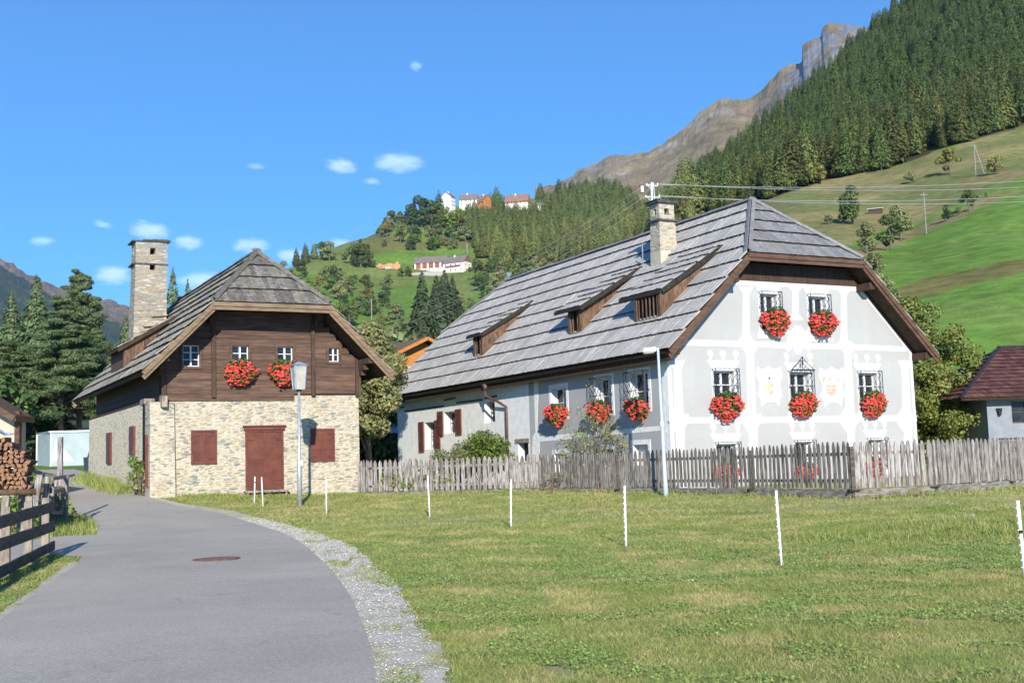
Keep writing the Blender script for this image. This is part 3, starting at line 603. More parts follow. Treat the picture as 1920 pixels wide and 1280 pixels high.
def grille(win, fn, x0, x1, z0, z1, pr=.2, crest=False, nd=5):
    b = MB(); r = .009; pts = [(x0, 0), (x0, -pr), (x1, -pr), (x1, 0)]
    for z in (z0, (z0 + z1) / 2, z1):
        for i in range(3): b.bar(fn(pts[i][0], z, pts[i][1]), fn(pts[i + 1][0], z, pts[i + 1][1]), r * 2, r * 2)
    for x, d in pts: b.bar(fn(x, z0, d), fn(x, z1, d), r * 2, r * 2)
    W = x1 - x0; H = z1 - z0; s = W / nd
    def diag(X0, X1, f2):
        w = X1 - X0; nn = max(1, round(w / s)); s2 = w / nn; rows = int(H / (s2 * 1.25)); sz = H / rows
        for i in range(-rows, nn + 1):
            for sg in (1, -1):
                p = []
                for k in range(rows + 1):
                    xx = (i + k if sg > 0 else i + rows - k)
                    if 0 <= xx <= nn: p.append((X0 + xx * s2, z0 + k * sz))
                if len(p) > 1: b.tube([f2(*q) for q in p], .0055, 4)
    diag(x0, x1, lambda x, z: fn(x, z, -pr))
    diag(0, pr, lambda x, z: fn(x0, z, -x)); diag(0, pr, lambda x, z: fn(x1, z, -x))
    if crest:
        xc = (x0 + x1) / 2; zz = z1
        for sg in (-1, 1):
            for (cx, cz, rr, a0, a1) in ((.36, .05, .09, 0, 250), (.22, .13, .10, 20, 300), (.09, .26, .08, 0, 260), (.12, .06, .05, 0, 330)):
                b.tube([fn(xc + sg * (cx * W + rr * math.cos(R(a)) * .8), zz + cz + rr * math.sin(R(a)), -pr) for a in range(a0, a1 + 1, 30)], .009, 4)
            b.tube([fn(xc + sg * W * x, zz + z, -pr) for x, z in ((.5, .02), (.4, .12), (.28, .2), (.16, .3), (.05, .42), (0, .46))], .012, 4)
        b.bar(fn(xc, zz, -pr), fn(xc, zz + .48, -pr), .025, .025); b.bar(fn(x0, zz, -pr - .03), fn(x1, zz, -pr - .03), .07, .05)
    return b.build('grille', 'iron', win)
def closed_shutter(root, fn, x0, x1, z0, z1, name='shutter', top=0, lab=None):
    b = MB(); B = lambda a0, a1, c0, c1, d0, d1, mi=0: b.hexa([fn(a0, c0, d1), fn(a1, c0, d1), fn(a1, c0, d0), fn(a0, c0, d0), fn(a0, c1, d1), fn(a1, c1, d1), fn(a1, c1, d0), fn(a0, c1, d0)], mi)
    f = .07; xc = (x0 + x1) / 2
    B(x0, x0 + f, z0, z1, -.055, 0, 1); B(x1 - f, x1, z0, z1, -.055, 0, 1); B(x0 + f, x1 - f, z1 - f, z1, -.052, 0, 1); B(x0 + f, x1 - f, z0, z0 + f, -.058, 0, 1)
    for a, c in ((x0 + f, xc - .008), (xc + .008, x1 - f)):
        n = 2 if top else 3
        for k in range(n): B(a, c, z0 + f + (z1 - z0 - 2 * f) * k / n, z0 + f + (z1 - z0 - 2 * f) * (k + 1) / n - .012, -.03 - .002 * k, 0, 0)
        B(a, c, z0 + f, z1 - f, -.02, 0, 1)
    B(xc - .025, xc + .025, z0 + f, z1 - f, -.05, 0, 1)
    for zz in (z0 + (z1 - z0) * .16, z1 - (z1 - z0) * .16):
        for a, c in ((x0 + .02, x0 + .27), (x1 - .27, x1 - .02)): B(a, c, zz - .015, zz + .015, -.064, -.05, 1)
    if top: B(x0 - .05, x1 + .05, z1, z1 + .13, -.1, 0, 0); B(x0 - .09, x1 + .09, z1 + .13, z1 + .17, -.15, 0, 1)
    o = b.build(name, ['red', 'redframe'], root)
    if lab: o['label'] = lab
    return o

# ------------------------------------------------------------------ hanging geraniums
def blossom_mesh(seed, a=.5, c=.42):
    r = np.random.default_rng(seed); ico = bmesh.new(); bmesh.ops.create_icosphere(ico, subdivisions=1, radius=1); iv = np.array([v.co[:] for v in ico.verts]); jf = np.array([[v.index for v in f.verts] for f in ico.faces]); ico.free()
    V, Fc = [], []; n = 330
    for k in range(n):
        th = r.uniform(0, 2 * math.pi); ph = math.acos(r.uniform(-1, .72)); rr = r.uniform(.8, 1.06) if r.random() < .8 else r.uniform(1.05, 1.2)
        rr *= .82 + .36 * float(vnoise(th * 1.3 + seed * 5, ph * 1.6, seed)); p = np.array([a * rr * math.sin(ph) * math.cos(th), .62 * a * rr * math.sin(ph) * math.sin(th), c * rr * math.cos(ph)])
        if p[2] < -c * .4: p[:2] *= .85
        s = r.uniform(.034, .06); jit = 1 + r.uniform(-.3, .3, iv.shape[0])[:, None]
        V.append(iv * jit * s * np.array([1.1, 1.1, .75]) + p); Fc.append(jf + k * len(iv))
    return np.concatenate(V), np.concatenate(Fc)
def leafcloud(n, r, c, rad, size, shell=.0, up=.3, asp=.6):
    d = r.normal(size=(n, 3)); d /= np.linalg.norm(d, axis=1)[:, None]; q = d * (shell + (1 - shell) * r.random(n)[:, None] ** (1 / 3.)) * np.asarray(rad) + np.asarray(c)
    nn = d * .8 + r.normal(size=(n, 3)) * .55 + np.array([0, 0, up]); nn /= np.linalg.norm(nn, axis=1)[:, None]
    t = np.cross(nn, r.normal(size=(n, 3))); t /= np.linalg.norm(t, axis=1)[:, None] + 1e-9; b = np.cross(nn, t)
    s = (size * r.uniform(.6, 1.3, n))[:, None]; t = t * s; b = b * s * asp
    V = np.stack([q - t, q + b, q + t, q - b], 1).reshape(-1, 3); return V, np.arange(n * 4).reshape(-1, 4)
FLOWERS = []
for sd in (1, 2, 3, 4, 5, 6):
    V, Fc = blossom_mesh(sd); fm_ = npmesh('blossoms', V, Fc, 3, ['flower'])
    r_ = np.random.default_rng(sd + 40); V, Fc = leafcloud(900, r_, (0, 0, 0), (.53, .33, .44), .045, .5); k = len(V)
    V2, F2 = leafcloud(190, r_, (0, 0, .33), (.40, .2, .16), .05, .2); V = np.concatenate([V, V2]); Fc = np.concatenate([Fc, F2 + k])
    lm_ = npmesh('leaves', V, Fc, 4, ['flowerleaf']); FLOWERS.append((fm_, lm_))
fbx = MB(); fbx.hexa([(-.3, -.09, .12), (.3, -.09, .12), (.3, .09, .12), (-.3, .09, .12), (-.34, -.12, .32), (.34, -.12, .32), (.34, .12, .32), (-.34, .12, .32)]).box(-.36, .36, -.13, .13, .32, .34)
_t = fbx.build('trough', 'butt'); TROUGH = _t.data; bpy.data.objects.remove(_t)
def flowerbox(H, px, py, rx, rz, plane, off, label, sd):
    p = H.hitp(px, py, (0, 1, 0), -off) if plane == 'f' else H.hitp(px, py, (1, 0, 0), -off)
    w = H.w(p); D = w.y; t = H.t if plane == 'f' else H.t + math.pi / 2
    fac = math.cos(H.t) if plane == 'f' else .62
    e = empty('flower_box', w, t); tag(e, label, 'flower box', 'hanging geranium boxes under the windows')
    sx = rx / F_PX * D / .54 / (fac ** .4); sz = rz / F_PX * D / .46
    e.scale = (sx, (sx + sz) / 2 * 1.05, sz)
    sd = (sd + int(px)) % 6; link('blossoms', FLOWERS[sd][0], e); link('leaves', FLOWERS[sd][1], e); link('trough', TROUGH, e)
    return e

# ------------------------------------------------------------------ the white farmhouse
RH = House('farmhouse', 5.009, 37.60, 27.792, 10.925, 23.26, 3.38, 6.636, 9.156, .803, .4465, 1.95, -1.05 + CAMH)
def build_RH():
    H = RH; W, L = H.W, H.L; root = H.root
    tag(root, 'large white farmhouse with painted gable, iron window grilles and long grey shingle roof', 'house')
    fF = lambda x, z, d: (x, d, z); fS = lambda y, z, d: (d, y, z)
    und = lambda u: H.ze + H.k * (u + H.oe) - .19
    zt = H.front(1490, 531)[1]
    ut = (zt - H.ze + .19) / H.k - H.oe
    outer = [(0, -.6), (W, -.6), (W, und(0)), (W - ut, zt), (ut, zt), (0, und(0))]
    def fr(x0, y0, x1, y1):
        a = H.front(x0, (y0 + y1) / 2); b = H.front(x1, (y0 + y1) / 2); c = H.front((x0 + x1) / 2, y0); d = H.front((x0 + x1) / 2, y1); return a[0], b[0], d[1], c[1]
    wins = [('upper left', 1427, 552, 1457, 618, 0), ('upper right', 1518, 557, 1549, 624, 0), ('m1', 1340, 696, 1377, 770, 0), ('m2', 1483, 699, 1517, 768, 1), ('m3', 1612, 700, 1645, 770, 0),
            ('l1', 1345, 833, 1380, 884, 0), ('l2', 1493, 829, 1521, 880, 0), ('l3', 1630, 825, 1656, 874, 0)]
    fw = [(n, fr(a, b, c, d), cr) for n, a, b, c, d, cr in wins]
    def sr(x0, y0, x1, y1):   # x0 = far edge, x1 = near edge in the picture
        a = H.side(x0, (y0 + y1) / 2); b = H.side(x1, (y0 + y1) / 2); c = H.side((x0 + x1) / 2, y0); d = H.side((x0 + x1) / 2, y1); return b[0], a[0], d[1], c[1]
    sw = [('a', sr(1183, 698, 1216, 768), 1), ('b', sr(1119, 709, 1147, 775), 1), ('c', sr(1034, 727, 1062, 782), 0), ('d', sr(833, 771, 856, 812), 2), ('e', sr(797, 791, 817, 842), 2),
          ('f', sr(1188, 833, 1216, 872), 3), ('g', sr(1131, 842, 1152, 880), 0), ('h', sr(1040, 850, 1066, 885), 0), ('i', sr(972, 830, 991, 864), 3), ('j', sr(908, 752, 928, 792), 2)]
    mb = MB()
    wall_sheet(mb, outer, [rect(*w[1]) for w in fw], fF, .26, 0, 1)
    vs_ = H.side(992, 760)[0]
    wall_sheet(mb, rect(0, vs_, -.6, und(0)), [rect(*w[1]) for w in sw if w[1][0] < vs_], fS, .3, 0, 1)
    wall_sheet(mb, rect(vs_, L, -.6, und(0)), [rect(*w[1]) for w in sw if w[1][0] >= vs_], fS, .42, 2, 1)
    mb.add([(W, 0, -.6), (W, L, -.6), (W, L, und(0)), (W, 0, und(0))], [(0, 1, 2, 3)])
    mb.add([(0, L, -.6), (W, L, -.6), (W, L, und(0)), (W - ut, L, zt), (ut, L, zt), (0, L, und(0))], [(5, 4, 3, 2, 1, 0)])
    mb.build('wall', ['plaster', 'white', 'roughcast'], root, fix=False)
    # dark backing behind the openings
    for k, (n, w, cr) in enumerate(fw):
        o = window(root, fF, *w, d=.22, cols=2, rows=3 if k in (2, 3, 4) else 2, fw=.045)
        zt_ = w[3] + .08
        grille(o, fF, w[0] - .08, w[1] + .09, w[2] + .25 if k < 5 else w[2], zt_, .2, cr)
    for n, w, kd in sw:
        if kd == 3: continue
        o = window(root, fS, *w, d=.27 if kd != 2 else .38, cols=2, rows=2, fw=.045)
        if kd == 1: grille(o, fS, w[0] - .06, w[1] + .06, w[2], w[3] + .03, .25)
        if kd == 2: grille(o, lambda y, z, d: (d + .34, y, z), w[0], w[1], w[2], w[3], .02)
    for n, w, kd in sw:
        if n == 'f': g = MB(); g.box(.22, .24, w[0], w[1], w[2], w[3]).build('shutter', 'white', root)['label'] = 'whitewashed blind window'
        if n == 'i':
            g = MB(); g.box(.28, .30, w[0], w[1], w[2], w[3]).build('pane', 'dark', root)
            a = H.side(966, 822); b = H.side(992, 828); MB().box(-.03, .2, b[0] - .05, a[0], w[3], w[3] + .17).build('lintel', 'oldwood', root)
    # open shutters of the far windows
    for n, w, kd in sw:
        if n in 'de':
            for s_, a, b in ((1, w[1] + .03, w[1] + .62), (-1, w[0] - .62, w[0] - .03)):
                s = MB(); s.box(-.09, -.045, a, b, w[2] - .08, w[3] + .05)
                for zz in (.2, .8): s.box(-.11, -.09, a + .03, b - .03, w[2] + (w[3] - w[2]) * zz, w[2] + (w[3] - w[2]) * zz + .06)
                s.build('shutter', 'red', root)
    # black wall anchors / cracks under the eaves
    s = MB()
    for x0, y0, x1, y1 in ((745, 765, 758, 763), (760, 771, 832, 761), (834, 750, 854, 746), (857, 755, 905, 749), (910, 747, 932, 742)):
        a = H.side(x0, y0); b = H.side(x1, y1); s.bar((-.02, a[0], a[1]), (-.02, b[0], b[1]), .05, .06)
    s.build('wall_anchor', 'butt', root)
    # painted white architecture of the gable: thin raised bands
    dc = MB(); PX = lambda pts: [H.front(x, y) for x, y in pts]
    def deco(pts, h): dc.prism(PX(pts), lambda x, z, hh: (x, -hh, z), 0, h)
    # bands
    deco([(1268, 636), (1300, 637), (1674, 648.5), (1696, 650), (1700, 659), (1674, 658), (1300, 648), (1262, 647)], .010)
    deco([(1262, 782.5), (1400, 782), (1560, 780), (1718, 778), (1718, 789), (1560, 791), (1400, 793), (1262, 793.5)], .010)
    # pilasters, upper floor
    for x0, x1, yt, yb in ((1392, 1405, 537, 640), (1485, 1497, 535, 600), (1576, 1588, 540, 648)):
        xc = (x0 + x1) / 2; deco([(xc - 13, yt), (xc + 13, yt), (xc + 12, yt + 5), (x1 - 1, yt + 13), (x1, yb - 12), (x1 + 9, yb), (x0 - 9, yb), (x0, yb - 12), (x0 + 1, yt + 13), (xc - 12, yt + 5)], .014)
    # pilasters, middle and lower floors
    for xt0, xt1, xb0, xb1 in ((1263, 1276, 1268, 1283), (1399, 1412, 1404, 1420), (1583, 1595, 1589, 1602), (1690, 1702, 1695, 1709)):
        xc = (xt0 + xt1) / 2; yt = 655
        if xc < 1300 or xc > 1650: yt = 684; deco([(xc - 14, 676), (xc + 14, 676), (xc + 8, 690), (xc - 8, 690)], .017)
        deco([(xt0, yt), (xt1, yt), (xb0 + 13, 776), (xt1 + 14, 776), (xt1 + 17, 788), (xt1 + 8, 800), (xb1, 812), (xb1 + 2, 960), (xb0 + 2, 960), (xb0, 812), (xt0 - 4, 800), (xt0 - 10, 788), (xt0 - 6, 776), (xt0 + 2, 762)], .014)
        deco([(xc - 9, 640), (xc + 9, 640), (xc + 15, 650), (xc + 9, 662), (xc - 9, 662), (xc - 15, 650)], .018) if yt == 655 else None
    # border along the roof
    bo = .17
    dc.prism([(ut, zt), (W - ut, zt), (W - ut - .05, zt - bo), (ut + .05, zt - bo)], lambda x, z, h: (x, -h, z), 0, .020)
    for a in (0, 1):
        q = [(0, und(0)), (ut, zt), (ut + .16, zt - .12), (.18, und(0) - .1), (0, und(0) - .28)]
        if a: q = [(W - x, z) for x, z in q]
        dc.prism(q, lambda x, z, h: (x, -h, z), 0, .022)
    dc.prism([(0, -.6), (.12, -.6), (.12, und(0)), (0, und(0))], lambda x, z, h: (x, -h, z), -.001, .008)
    dc.prism([(W - .12, -.6), (W, -.6), (W, und(0)), (W - .12, und(0))], lambda x, z, h: (x, -h, z), -.001, .008)
    # window surrounds with three small balls over each
    def ring(w, h, t=.1, sill=.14):
        x0, x1, z0, z1 = w; P_ = lambda q, hh: dc.prism(q, lambda x, z, h_: (x, -h_, z), 0, hh)
        P_(rect(x0 - t, x0, z0 - t, z1 + t), h); P_(rect(x1, x1 + t, z0 - t, z1 + t), h + .001)
        P_([(x0 - t - .16, z1 + t + .26), (x1 + t + .16, z1 + t + .26), (x1 + t, z1 + t), (x1 + t, z1), (x0 - t, z1), (x0 - t, z1 + t)], h + .003)
        P_([(x0 - t - .12, z0 - .30), (x0 - t - .12, z0 - .22), (x0 - t, z0 + .05), (x0, z0 + .05), (x0, z0), (x1, z0), (x1, z0 + .05), (x1 + t, z0 + .05), (x1 + t + .12, z0 - .22), (x1 + t + .12, z0 - .30)], h + .004)
        return x0 - t, x1 + t, z1 + t + .26
    for k, (n, w, cr) in enumerate(fw):
        a, b, z = ring(w, .012)
        if k >= 2:
            xs = [a - .02, (a + b) / 2, b + .02] if k != 3 else [a - .02, b + .02]
            for x in xs:
                dc.prism([(x + .115 * math.cos(i * math.pi / 6), z + .22 + .125 * math.sin(i * math.pi / 6)) for i in range(12)], lambda x, z, h: (x, -h, z), 0, .02)
                dc.prism(rect(x - .04, x + .04, z + .01, z + .11), lambda x, z, h: (x, -h, z), 0, .017)
    # shields and the oval emblem
    Z = lambda pts, dx=0, dy=0: [(1380 + (x + dx) / 7.385, 660 + (y + dy) / 7.385) for x, y in pts]
    sh = [(290, 200), (345, 240), (400, 230), (450, 190), (500, 225), (560, 240), (605, 200), (645, 320), (615, 400), (605, 480), (640, 600), (600, 640), (595, 755), (540, 700), (470, 685), (410, 700), (350, 755), (340, 650), (288, 600), (325, 520), (322, 430), (270, 330)]
    deco(Z(sh), .016); deco(Z(sh, 868, 8), .016)
    deco([(1474, 617), (1483, 622), (1490, 611), (1500, 611), (1508, 622), (1518, 617), (1517, 640), (1522, 652), (1514, 660), (1506, 652), (1499, 664), (1492, 664), (1486, 652), (1477, 660), (1469, 652), (1476, 640)], .019)
    dc.build('painted_surround', 'white', root, fix=False)
    def paint(pts, m_, h, nm):
        b = MB(); b.prism(PX(pts), lambda x, z, hh: (x, -hh, z), h, h + .004); return b
    ca = empty('coat_of_arms', (0, 0, 0)); ca.parent = root; ca['label'] = 'white shield with a faded yellow, red and blue coat of arms'
    for q, mt_, h in (([(350, 318), (540, 318), (545, 395), (520, 470), (505, 600), (400, 600), (390, 470), (350, 395)], 'crest_blue', .0165), ([(415, 308), (432, 295), (470, 295), (490, 310), (490, 320), (415, 320)], 'crest_red', .021),
                     ([(405, 425), (515, 425), (512, 560), (470, 608), (415, 560)], 'crest_yellow', .021), ([(462, 430), (512, 430), (512, 478), (462, 478)], 'crest_red', .0255), ([(462, 482), (512, 482), (512, 527), (462, 527)], 'white', .0255), ([(462, 531), (512, 531), (505, 572), (470, 598)], 'crest_red', .0255),
                     ([(448, 345), (462, 345), (462, 385), (448, 385)], 'iron', .021), ([(438, 357), (472, 357), (472, 366), (438, 366)], 'iron', .0255)):
        paint(Z(q), mt_, h, '').build('painted_field', mt_, ca)
    for sg in (-1, 1):
        b = MB(); b.tube([(H.front(*Z([(455 + sg * x, y)])[0])[0], -.02, H.front(*Z([(455 + sg * x, y)])[0])[1]) for x, y in ((60, 325), (100, 320), (118, 345), (105, 370), (115, 395), (95, 405))], .01, 5); b.build('painted_tassel', 'crest_red', ca)
    cb = empty('coat_of_arms', (0, 0, 0)); cb.parent = root; cb['label'] = 'white shield with a faded red coat of arms'
    b = MB()
    def ln(pts, r_=.022): b.tube([(H.front(*Z([p])[0])[0], -.02, H.front(*Z([p])[0])[1]) for p in pts], r_, 5)
    ln([(1250, 465), (1245, 500), (1262, 550), (1318, 592), (1370, 550), (1388, 500), (1380, 462), (1250, 465)], .03)
    ln([(1275, 470), (1285, 540), (1320, 572), (1350, 540), (1358, 470)]); ln([(1290, 470), (1300, 520), (1330, 515), (1340, 480)]); ln([(1265, 520), (1375, 515)]); ln([(1300, 560), (1340, 535), (1350, 560)])
    for sg in (-1, 1):
        ln([(1313 + sg * 22, 385), (1313 + sg * 40, 370), (1313 + sg * 60, 385), (1313 + sg * 50, 405)]); ln([(1313 + sg * 85, 375), (1313 + sg * 100, 355), (1313 + sg * 118, 365), (1313 + sg * 108, 400), (1313 + sg * 95, 410)], .03)
    ln([(1313, 350), (1313, 410)]); ln([(1295, 372), (1330, 372)])
    b.build('painted_lines', 'crest_red', cb)
    ce = MB()
    Q = lambda x, y: H.front(1240 + x / 3.692, 350 + y / 3.692)
    for pts in ([(930, 1040), (935, 1015), (955, 1008), (968, 1025), (965, 1050), (948, 1060), (930, 1040)], [(905, 1025), (925, 1045), (945, 1060), (960, 1085)], [(985, 1050), (965, 1070), (955, 1095), (957, 1128)], [(903, 1035), (915, 1030)]):
        ce.tube([(Q(*p)[0], -.022, Q(*p)[1]) for p in pts], .014, 5)
    e_ = ce.build('painted_emblem', 'crest_yellow', root); e_['label'] = 'faded golden emblem painted below the upper windows'
    # grey/white painting of the long side
    ds = MB()
    def dside(pts, h): ds.prism([H.side(x, y) for x, y in pts], lambda y, z, hh: (-hh, y, z), 0, h)
    dside([(1001, 712), (1004, 810), (999, 818), (996, 900), (1012, 900), (1011, 818), (1007, 810), (1010, 711)], .012)
    dside([(1011, 818), (1250, 797), (1250, 806), (1011, 828)], .010)
    for n, w, kd in sw:
        if n in 'abcfgh':
            ds.prism([(w[0] - .16, w[3] + .16), (w[1] + .16, w[3] + .16), (w[1] + .16, w[3]), (w[0] - .16, w[3])], lambda y, z, h: (-h, y, z), 0, .013)
            for a in (w[0] - .16, w[1]): ds.prism(rect(a, a + .16, w[2] - .1, w[3]), lambda y, z, h: (-h, y, z), 0, .014)
    ds.prism(rect(0, .35, -.6, und(0)), lambda y, z, h: (-h, y, z), 0, .009)
    ds.build('painted_border', 'roughcast', root, fix=False)
    # brown boards over the gable wall and along its right edge
    b = MB(); x = ut - .15
    while x < W - ut + .15:
        b.box(x, x + .145, -.05, 0, zt + .001, max(zt + .01, min(zt + .62, und(min(x, W - x - .145)) - .02))); x += .15
    for sg in (0, 1):
        p = [(ut - .02, zt), (ut - .02 - (zt - und(0)) / H.k, und(0))]
        A = [((W - q[0]) if sg else q[0], q[1]) for q in p]
        b.bar((A[0][0], -.045, A[0][1] + .02), (A[1][0], -.045, A[1][1] + .02), .05, .22)
    b.build('gable_boards', 'boards_dark', root)
    # purlin ends
    b = MB()
    for u, dz in ((ut + .15, .02), (W - ut - .15, .02), (-.1, .05), (W + .1, .05)):
        zz = H.ze + H.k * ((u if u < W / 2 else W - u) + H.oe) - .42 + dz
        MB().box(u - .12, u + .12, -H.og + .12, 0, zz - .12, zz + .12).build('purlin', 'boards_dark', root)
    r = roof(H, 'r', 'roof_grey', .845, .125, .74, 'barge')
    # gutter and downpipe
    g = MB(); n = 10
    for k in range(n):
        pass
    yy = [-H.og, L + H.og]; prof = [(-.075, 0), (-.07, -.05), (-.04, -.085), (0, -.095), (.04, -.085), (.07, -.05), (.075, 0)]
    pts = [(-H.oe - .09 + a, y, H.ze - .07 + c) for y in yy for a, c in prof]
    g.add(pts, [(i, i + 1, 7 + i + 1, 7 + i) for i in range(6)]); g.build('gutter', 'gutter', root, fix=False)
    for k in range(28):
        pass
    for zz_ in (0, 1): MB().box(-H.oe - .01, -H.oe + .05, -H.og + .02, L + H.og - .02, H.ze - .36, H.ze - .12).build('eave_shade_board', 'deck', root) if zz_ else MB().box(-H.oe + .05, 0, -.02, L + .02, H.ze - .30, H.ze - .27).build('soffit', 'deck', root)  # dark fascia added to widen the gutter band by its painted shadow
    vy = H.side(932, 760)[0]
    g = MB(); z0 = H.ze - .15; x0 = -H.oe - .09
    g.hexa([(x0 - .06, vy - .06, z0 - .28), (x0 + .06, vy - .06, z0 - .28), (x0 + .06, vy + .06, z0 - .28), (x0 - .06, vy + .06, z0 - .28), (x0 - .11, vy - .13, z0), (x0 + .11, vy - .13, z0), (x0 + .11, vy + .13, z0), (x0 - .11, vy + .13, z0)])
    v2 = H.side(953, 760)[0]
    g.tube([(x0, vy, z0 - .25), (x0 + .02, vy, z0 - .5), (x0 + .25, (vy + v2) / 2, z0 - .72), (-.1, v2, z0 - 1.0), (-.1, v2, z0 - 1.3), (-.1, v2, -.3)], .055, 10)
    g.build('downpipe', 'pipe', root, smooth=True)
    # a folded snow board on the ridge end and the two finials
    pk = (W / 2, H.vp, H.zr)
    # dormers
    sn = Vector((-H.k, 0, 1)).normalized()
    def dormer(nearb, farb, lipn, lipf, apex, bars, lab):
        A = H.slope(*nearb, .1); B = H.slope(*farb, .1); ud = (A.x + B.x) / 2; v0, v1 = A.y, B.y
        ap = H.slope(*apex, .1); va = ap.y; lp = H.hitp(*lipn, (0, 1, 0), va); lf = H.hitp(*lipf, (0, 0, 1), lp.z); vb = lf.y
        ul, zl = lp.x, lp.z
        if vb < v1 + .15: vb = v1 + .25
        va = min(va, v0 - .1); zb_ = A.z - .05
        ks = (ap.z - zl) / (ap.x - ul); zr_ = lambda u: zl + ks * (u - ul) - .09
        cheeks = []
        fb = H.ze + H.k * (ud + H.oe)
        # cheeks
        for v in (v0, v1):
            uu = ap.x - .45; n_ = 8; d = MB(); cheeks.append(d)
            for i in range(n_):
                a = ud + (uu - ud) * i / n_; b_ = ud + (uu - ud) * (i + 1) / n_ - .006
                za = lambda u: H.ze + H.k * (u + H.oe) - .1
                o = .025 if v == v0 else -.025
                d.hexa([(a, v - .025, za(a)), (b_, v - .025, za(b_)), (b_, v + .025, za(b_)), (a, v + .025, za(a)), (a, v - .025, zr_(a)), (b_, v - .025, max(zr_(b_), za(b_) + .01)), (b_, v + .025, max(zr_(b_), za(b_) + .01)), (a, v + .025, zr_(a))])
        f = MB(); zt_ = zr_(ud)
        f.box(ud - .05, ud + .03, v0 - .02, v0 + .1, fb - .1, zt_); f.box(ud - .05, ud + .03, v1 - .1, v1 + .02, fb - .1, zt_); f.box(ud - .07, ud + .03, v0 + .1, v1 - .1, fb, fb + .12); f.box(ud - .05, ud + .03, v0 + .1, v1 - .1, zt_ - .08, zt_)
        for i in range(bars):
            v = v0 + .1 + (v1 - v0 - .2) * (i + .5) / bars; f.box(ud - .03, ud + .01, v - .014, v + .014, fb + .12, zt_ - .08)
        dm = f.build('dormer', 'cheek', root); dm['label'] = lab
        for d in cheeks: d.build('cheek', 'cheek', dm, fix=False)
        MB().box(ud + .1, ud + .12, v0 + .03, v1 - .03, fb, zt_ - .02).build('dormer_opening', 'dark', dm)
        rb = MB(); O = Vector((ul, va - .02, zl - .03)); e2 = Vector((ap.x - ul, 0, ap.z - zl)); Ls = e2.length + .08
        boards(rb, O, (0, 1, 0), e2, [(0, 0), (vb - va + .02, 0), (vb - va + .02, Ls), (0, Ls)], .62, .17, .06, .03, .01)
        rb.add([(ul, va, zl - .1), (ul, vb, zl - .1), (ap.x + .1, vb, ap.z - .05), (ap.x + .1, va, ap.z - .05), (ul, va, zl - .02), (ul, vb, zl - .02), (ap.x + .1, vb, ap.z + .02), (ap.x + .1, va, ap.z + .02)], [(3, 2, 1, 0), (4, 5, 6, 7), (0, 1, 5, 4), (1, 2, 6, 5), (2, 3, 7, 6), (3, 0, 4, 7)], 1)
        rb.build('dormer_roof', ['roof_grey', 'butt'], dm, fix=False)
        fb_ = MB(); fb_.bar((ul, va - .04, zl - .09), (ap.x, va - .04, ap.z - .04), .05, .17, up=(0, 0, 1)); fb_.bar((ul - .03, va, zl - .08), (ul - .03, vb, zl - .08), .05, .12); fb_.build('dormer_barge_board', 'butt', dm)
    dormer((1244, 590), (1190, 608), (1239, 541), (1152, 560), (1354, 460), 6, 'widest dormer with a slatted front, nearest the gable')
    dormer((1092.5, 620), (1067, 629), (1087, 573), (1040, 585), (1201, 501), 2, 'middle dormer with a small opening')
    dormer((907.5, 665), (889, 671), (900, 624), (864, 630), (998, 565), 2, 'farthest dormer with a small opening')
    # chimney
    nl = H.slope(1239, 502); fl = H.slope(1217, 513); nr = H.slope(1270.5, 464)
    c = MB(); u0, v0 = nl.x, nl.y; u1 = max(nr.x, u0 + .6); v1 = max(fl.y, v0 + .7)
    zt2 = H.hitp(1234, 378, (0, 1, 0), v0).z; zb2 = H.hitp(1236, 413, (0, 1, 0), v0).z; zm = H.hitp(1238, 469, (0, 1, 0), v0).z
    print('chimney', u0, v0, u1, v1, zt2, zb2, zm)
    zlow = nl.z - 1
    c.hexa([(u0, v0, zlow), (u1, v0, zlow), (u1, v1, zlow), (u0, v1, zlow), (u0 + .03, v0 + .02, zm), (u1 - .02, v0 + .02, zm), (u1 - .02, v1 - .02, zm), (u0 + .03, v1 - .02, zm)], 1)
    c.hexa([(u0 + .035, v0 + .025, zm), (u1 - .025, v0 + .025, zm), (u1 - .025, v1 - .025, zm), (u0 + .035, v1 - .025, zm), (u0 + .06, v0 + .04, zb2), (u1 - .06, v0 + .04, zb2), (u1 - .06, v1 - .04, zb2), (u0 + .06, v1 - .04, zb2)])
    # top storey with smoke holes: four corner piers and lintels
    a0, a1, b0, b1 = u0 + .08, u1 - .08, v0 + .05, v1 - .05; zc0, zc1 = zb2 + .06, zt2 - .02; zh0 = zc0 + (zc1 - zc0) * .30; zh1 = zc0 + (zc1 - zc0) * .68
    wu = (a1 - a0) * .34; wv = (b1 - b0) * .36
    c.box(a0, a1, b0, b1, zc0, zh0); c.box(a0, a1, b0, b1, zh1, zc1)
    for x in (a0, a1 - wu):
        for y in (b0, b1 - wv): c.box(x, x + wu, y, y + wv, zh0, zh1)
    ch = c.build('chimney', ['stone_pale', 'cream'], root, fix=True)
    MB().box((a0 + a1) / 2 - .09, (a0 + a1) / 2 + .09, (b0 + b1) / 2 - .09, (b0 + b1) / 2 + .09, zh0, zh1).build('dark_core', 'dark', ch)  # solid black core added so the smoke holes look shaded inside
    s = MB(); s.box(u0 - .07, u1 + .06, v0 - .06, v1 + .08, zb2, zb2 + .06); s.build('chimney_ledge', 'slate', ch); s = MB(); s.hexa([(u0 - .08, v0 - .08, zc1), (u1 + .04, v0 - .08, zc1), (u1 + .04, v1 + .08, zc1), (u0 - .08, v1 + .08, zc1), (u0 - .08, v0 - .08, zc1 + .05), (u1 + .04, v0 - .08, zc1 + .09), (u1 + .04, v1 + .08, zc1 + .07), (u0 - .08, v1 + .08, zc1 + .04)])
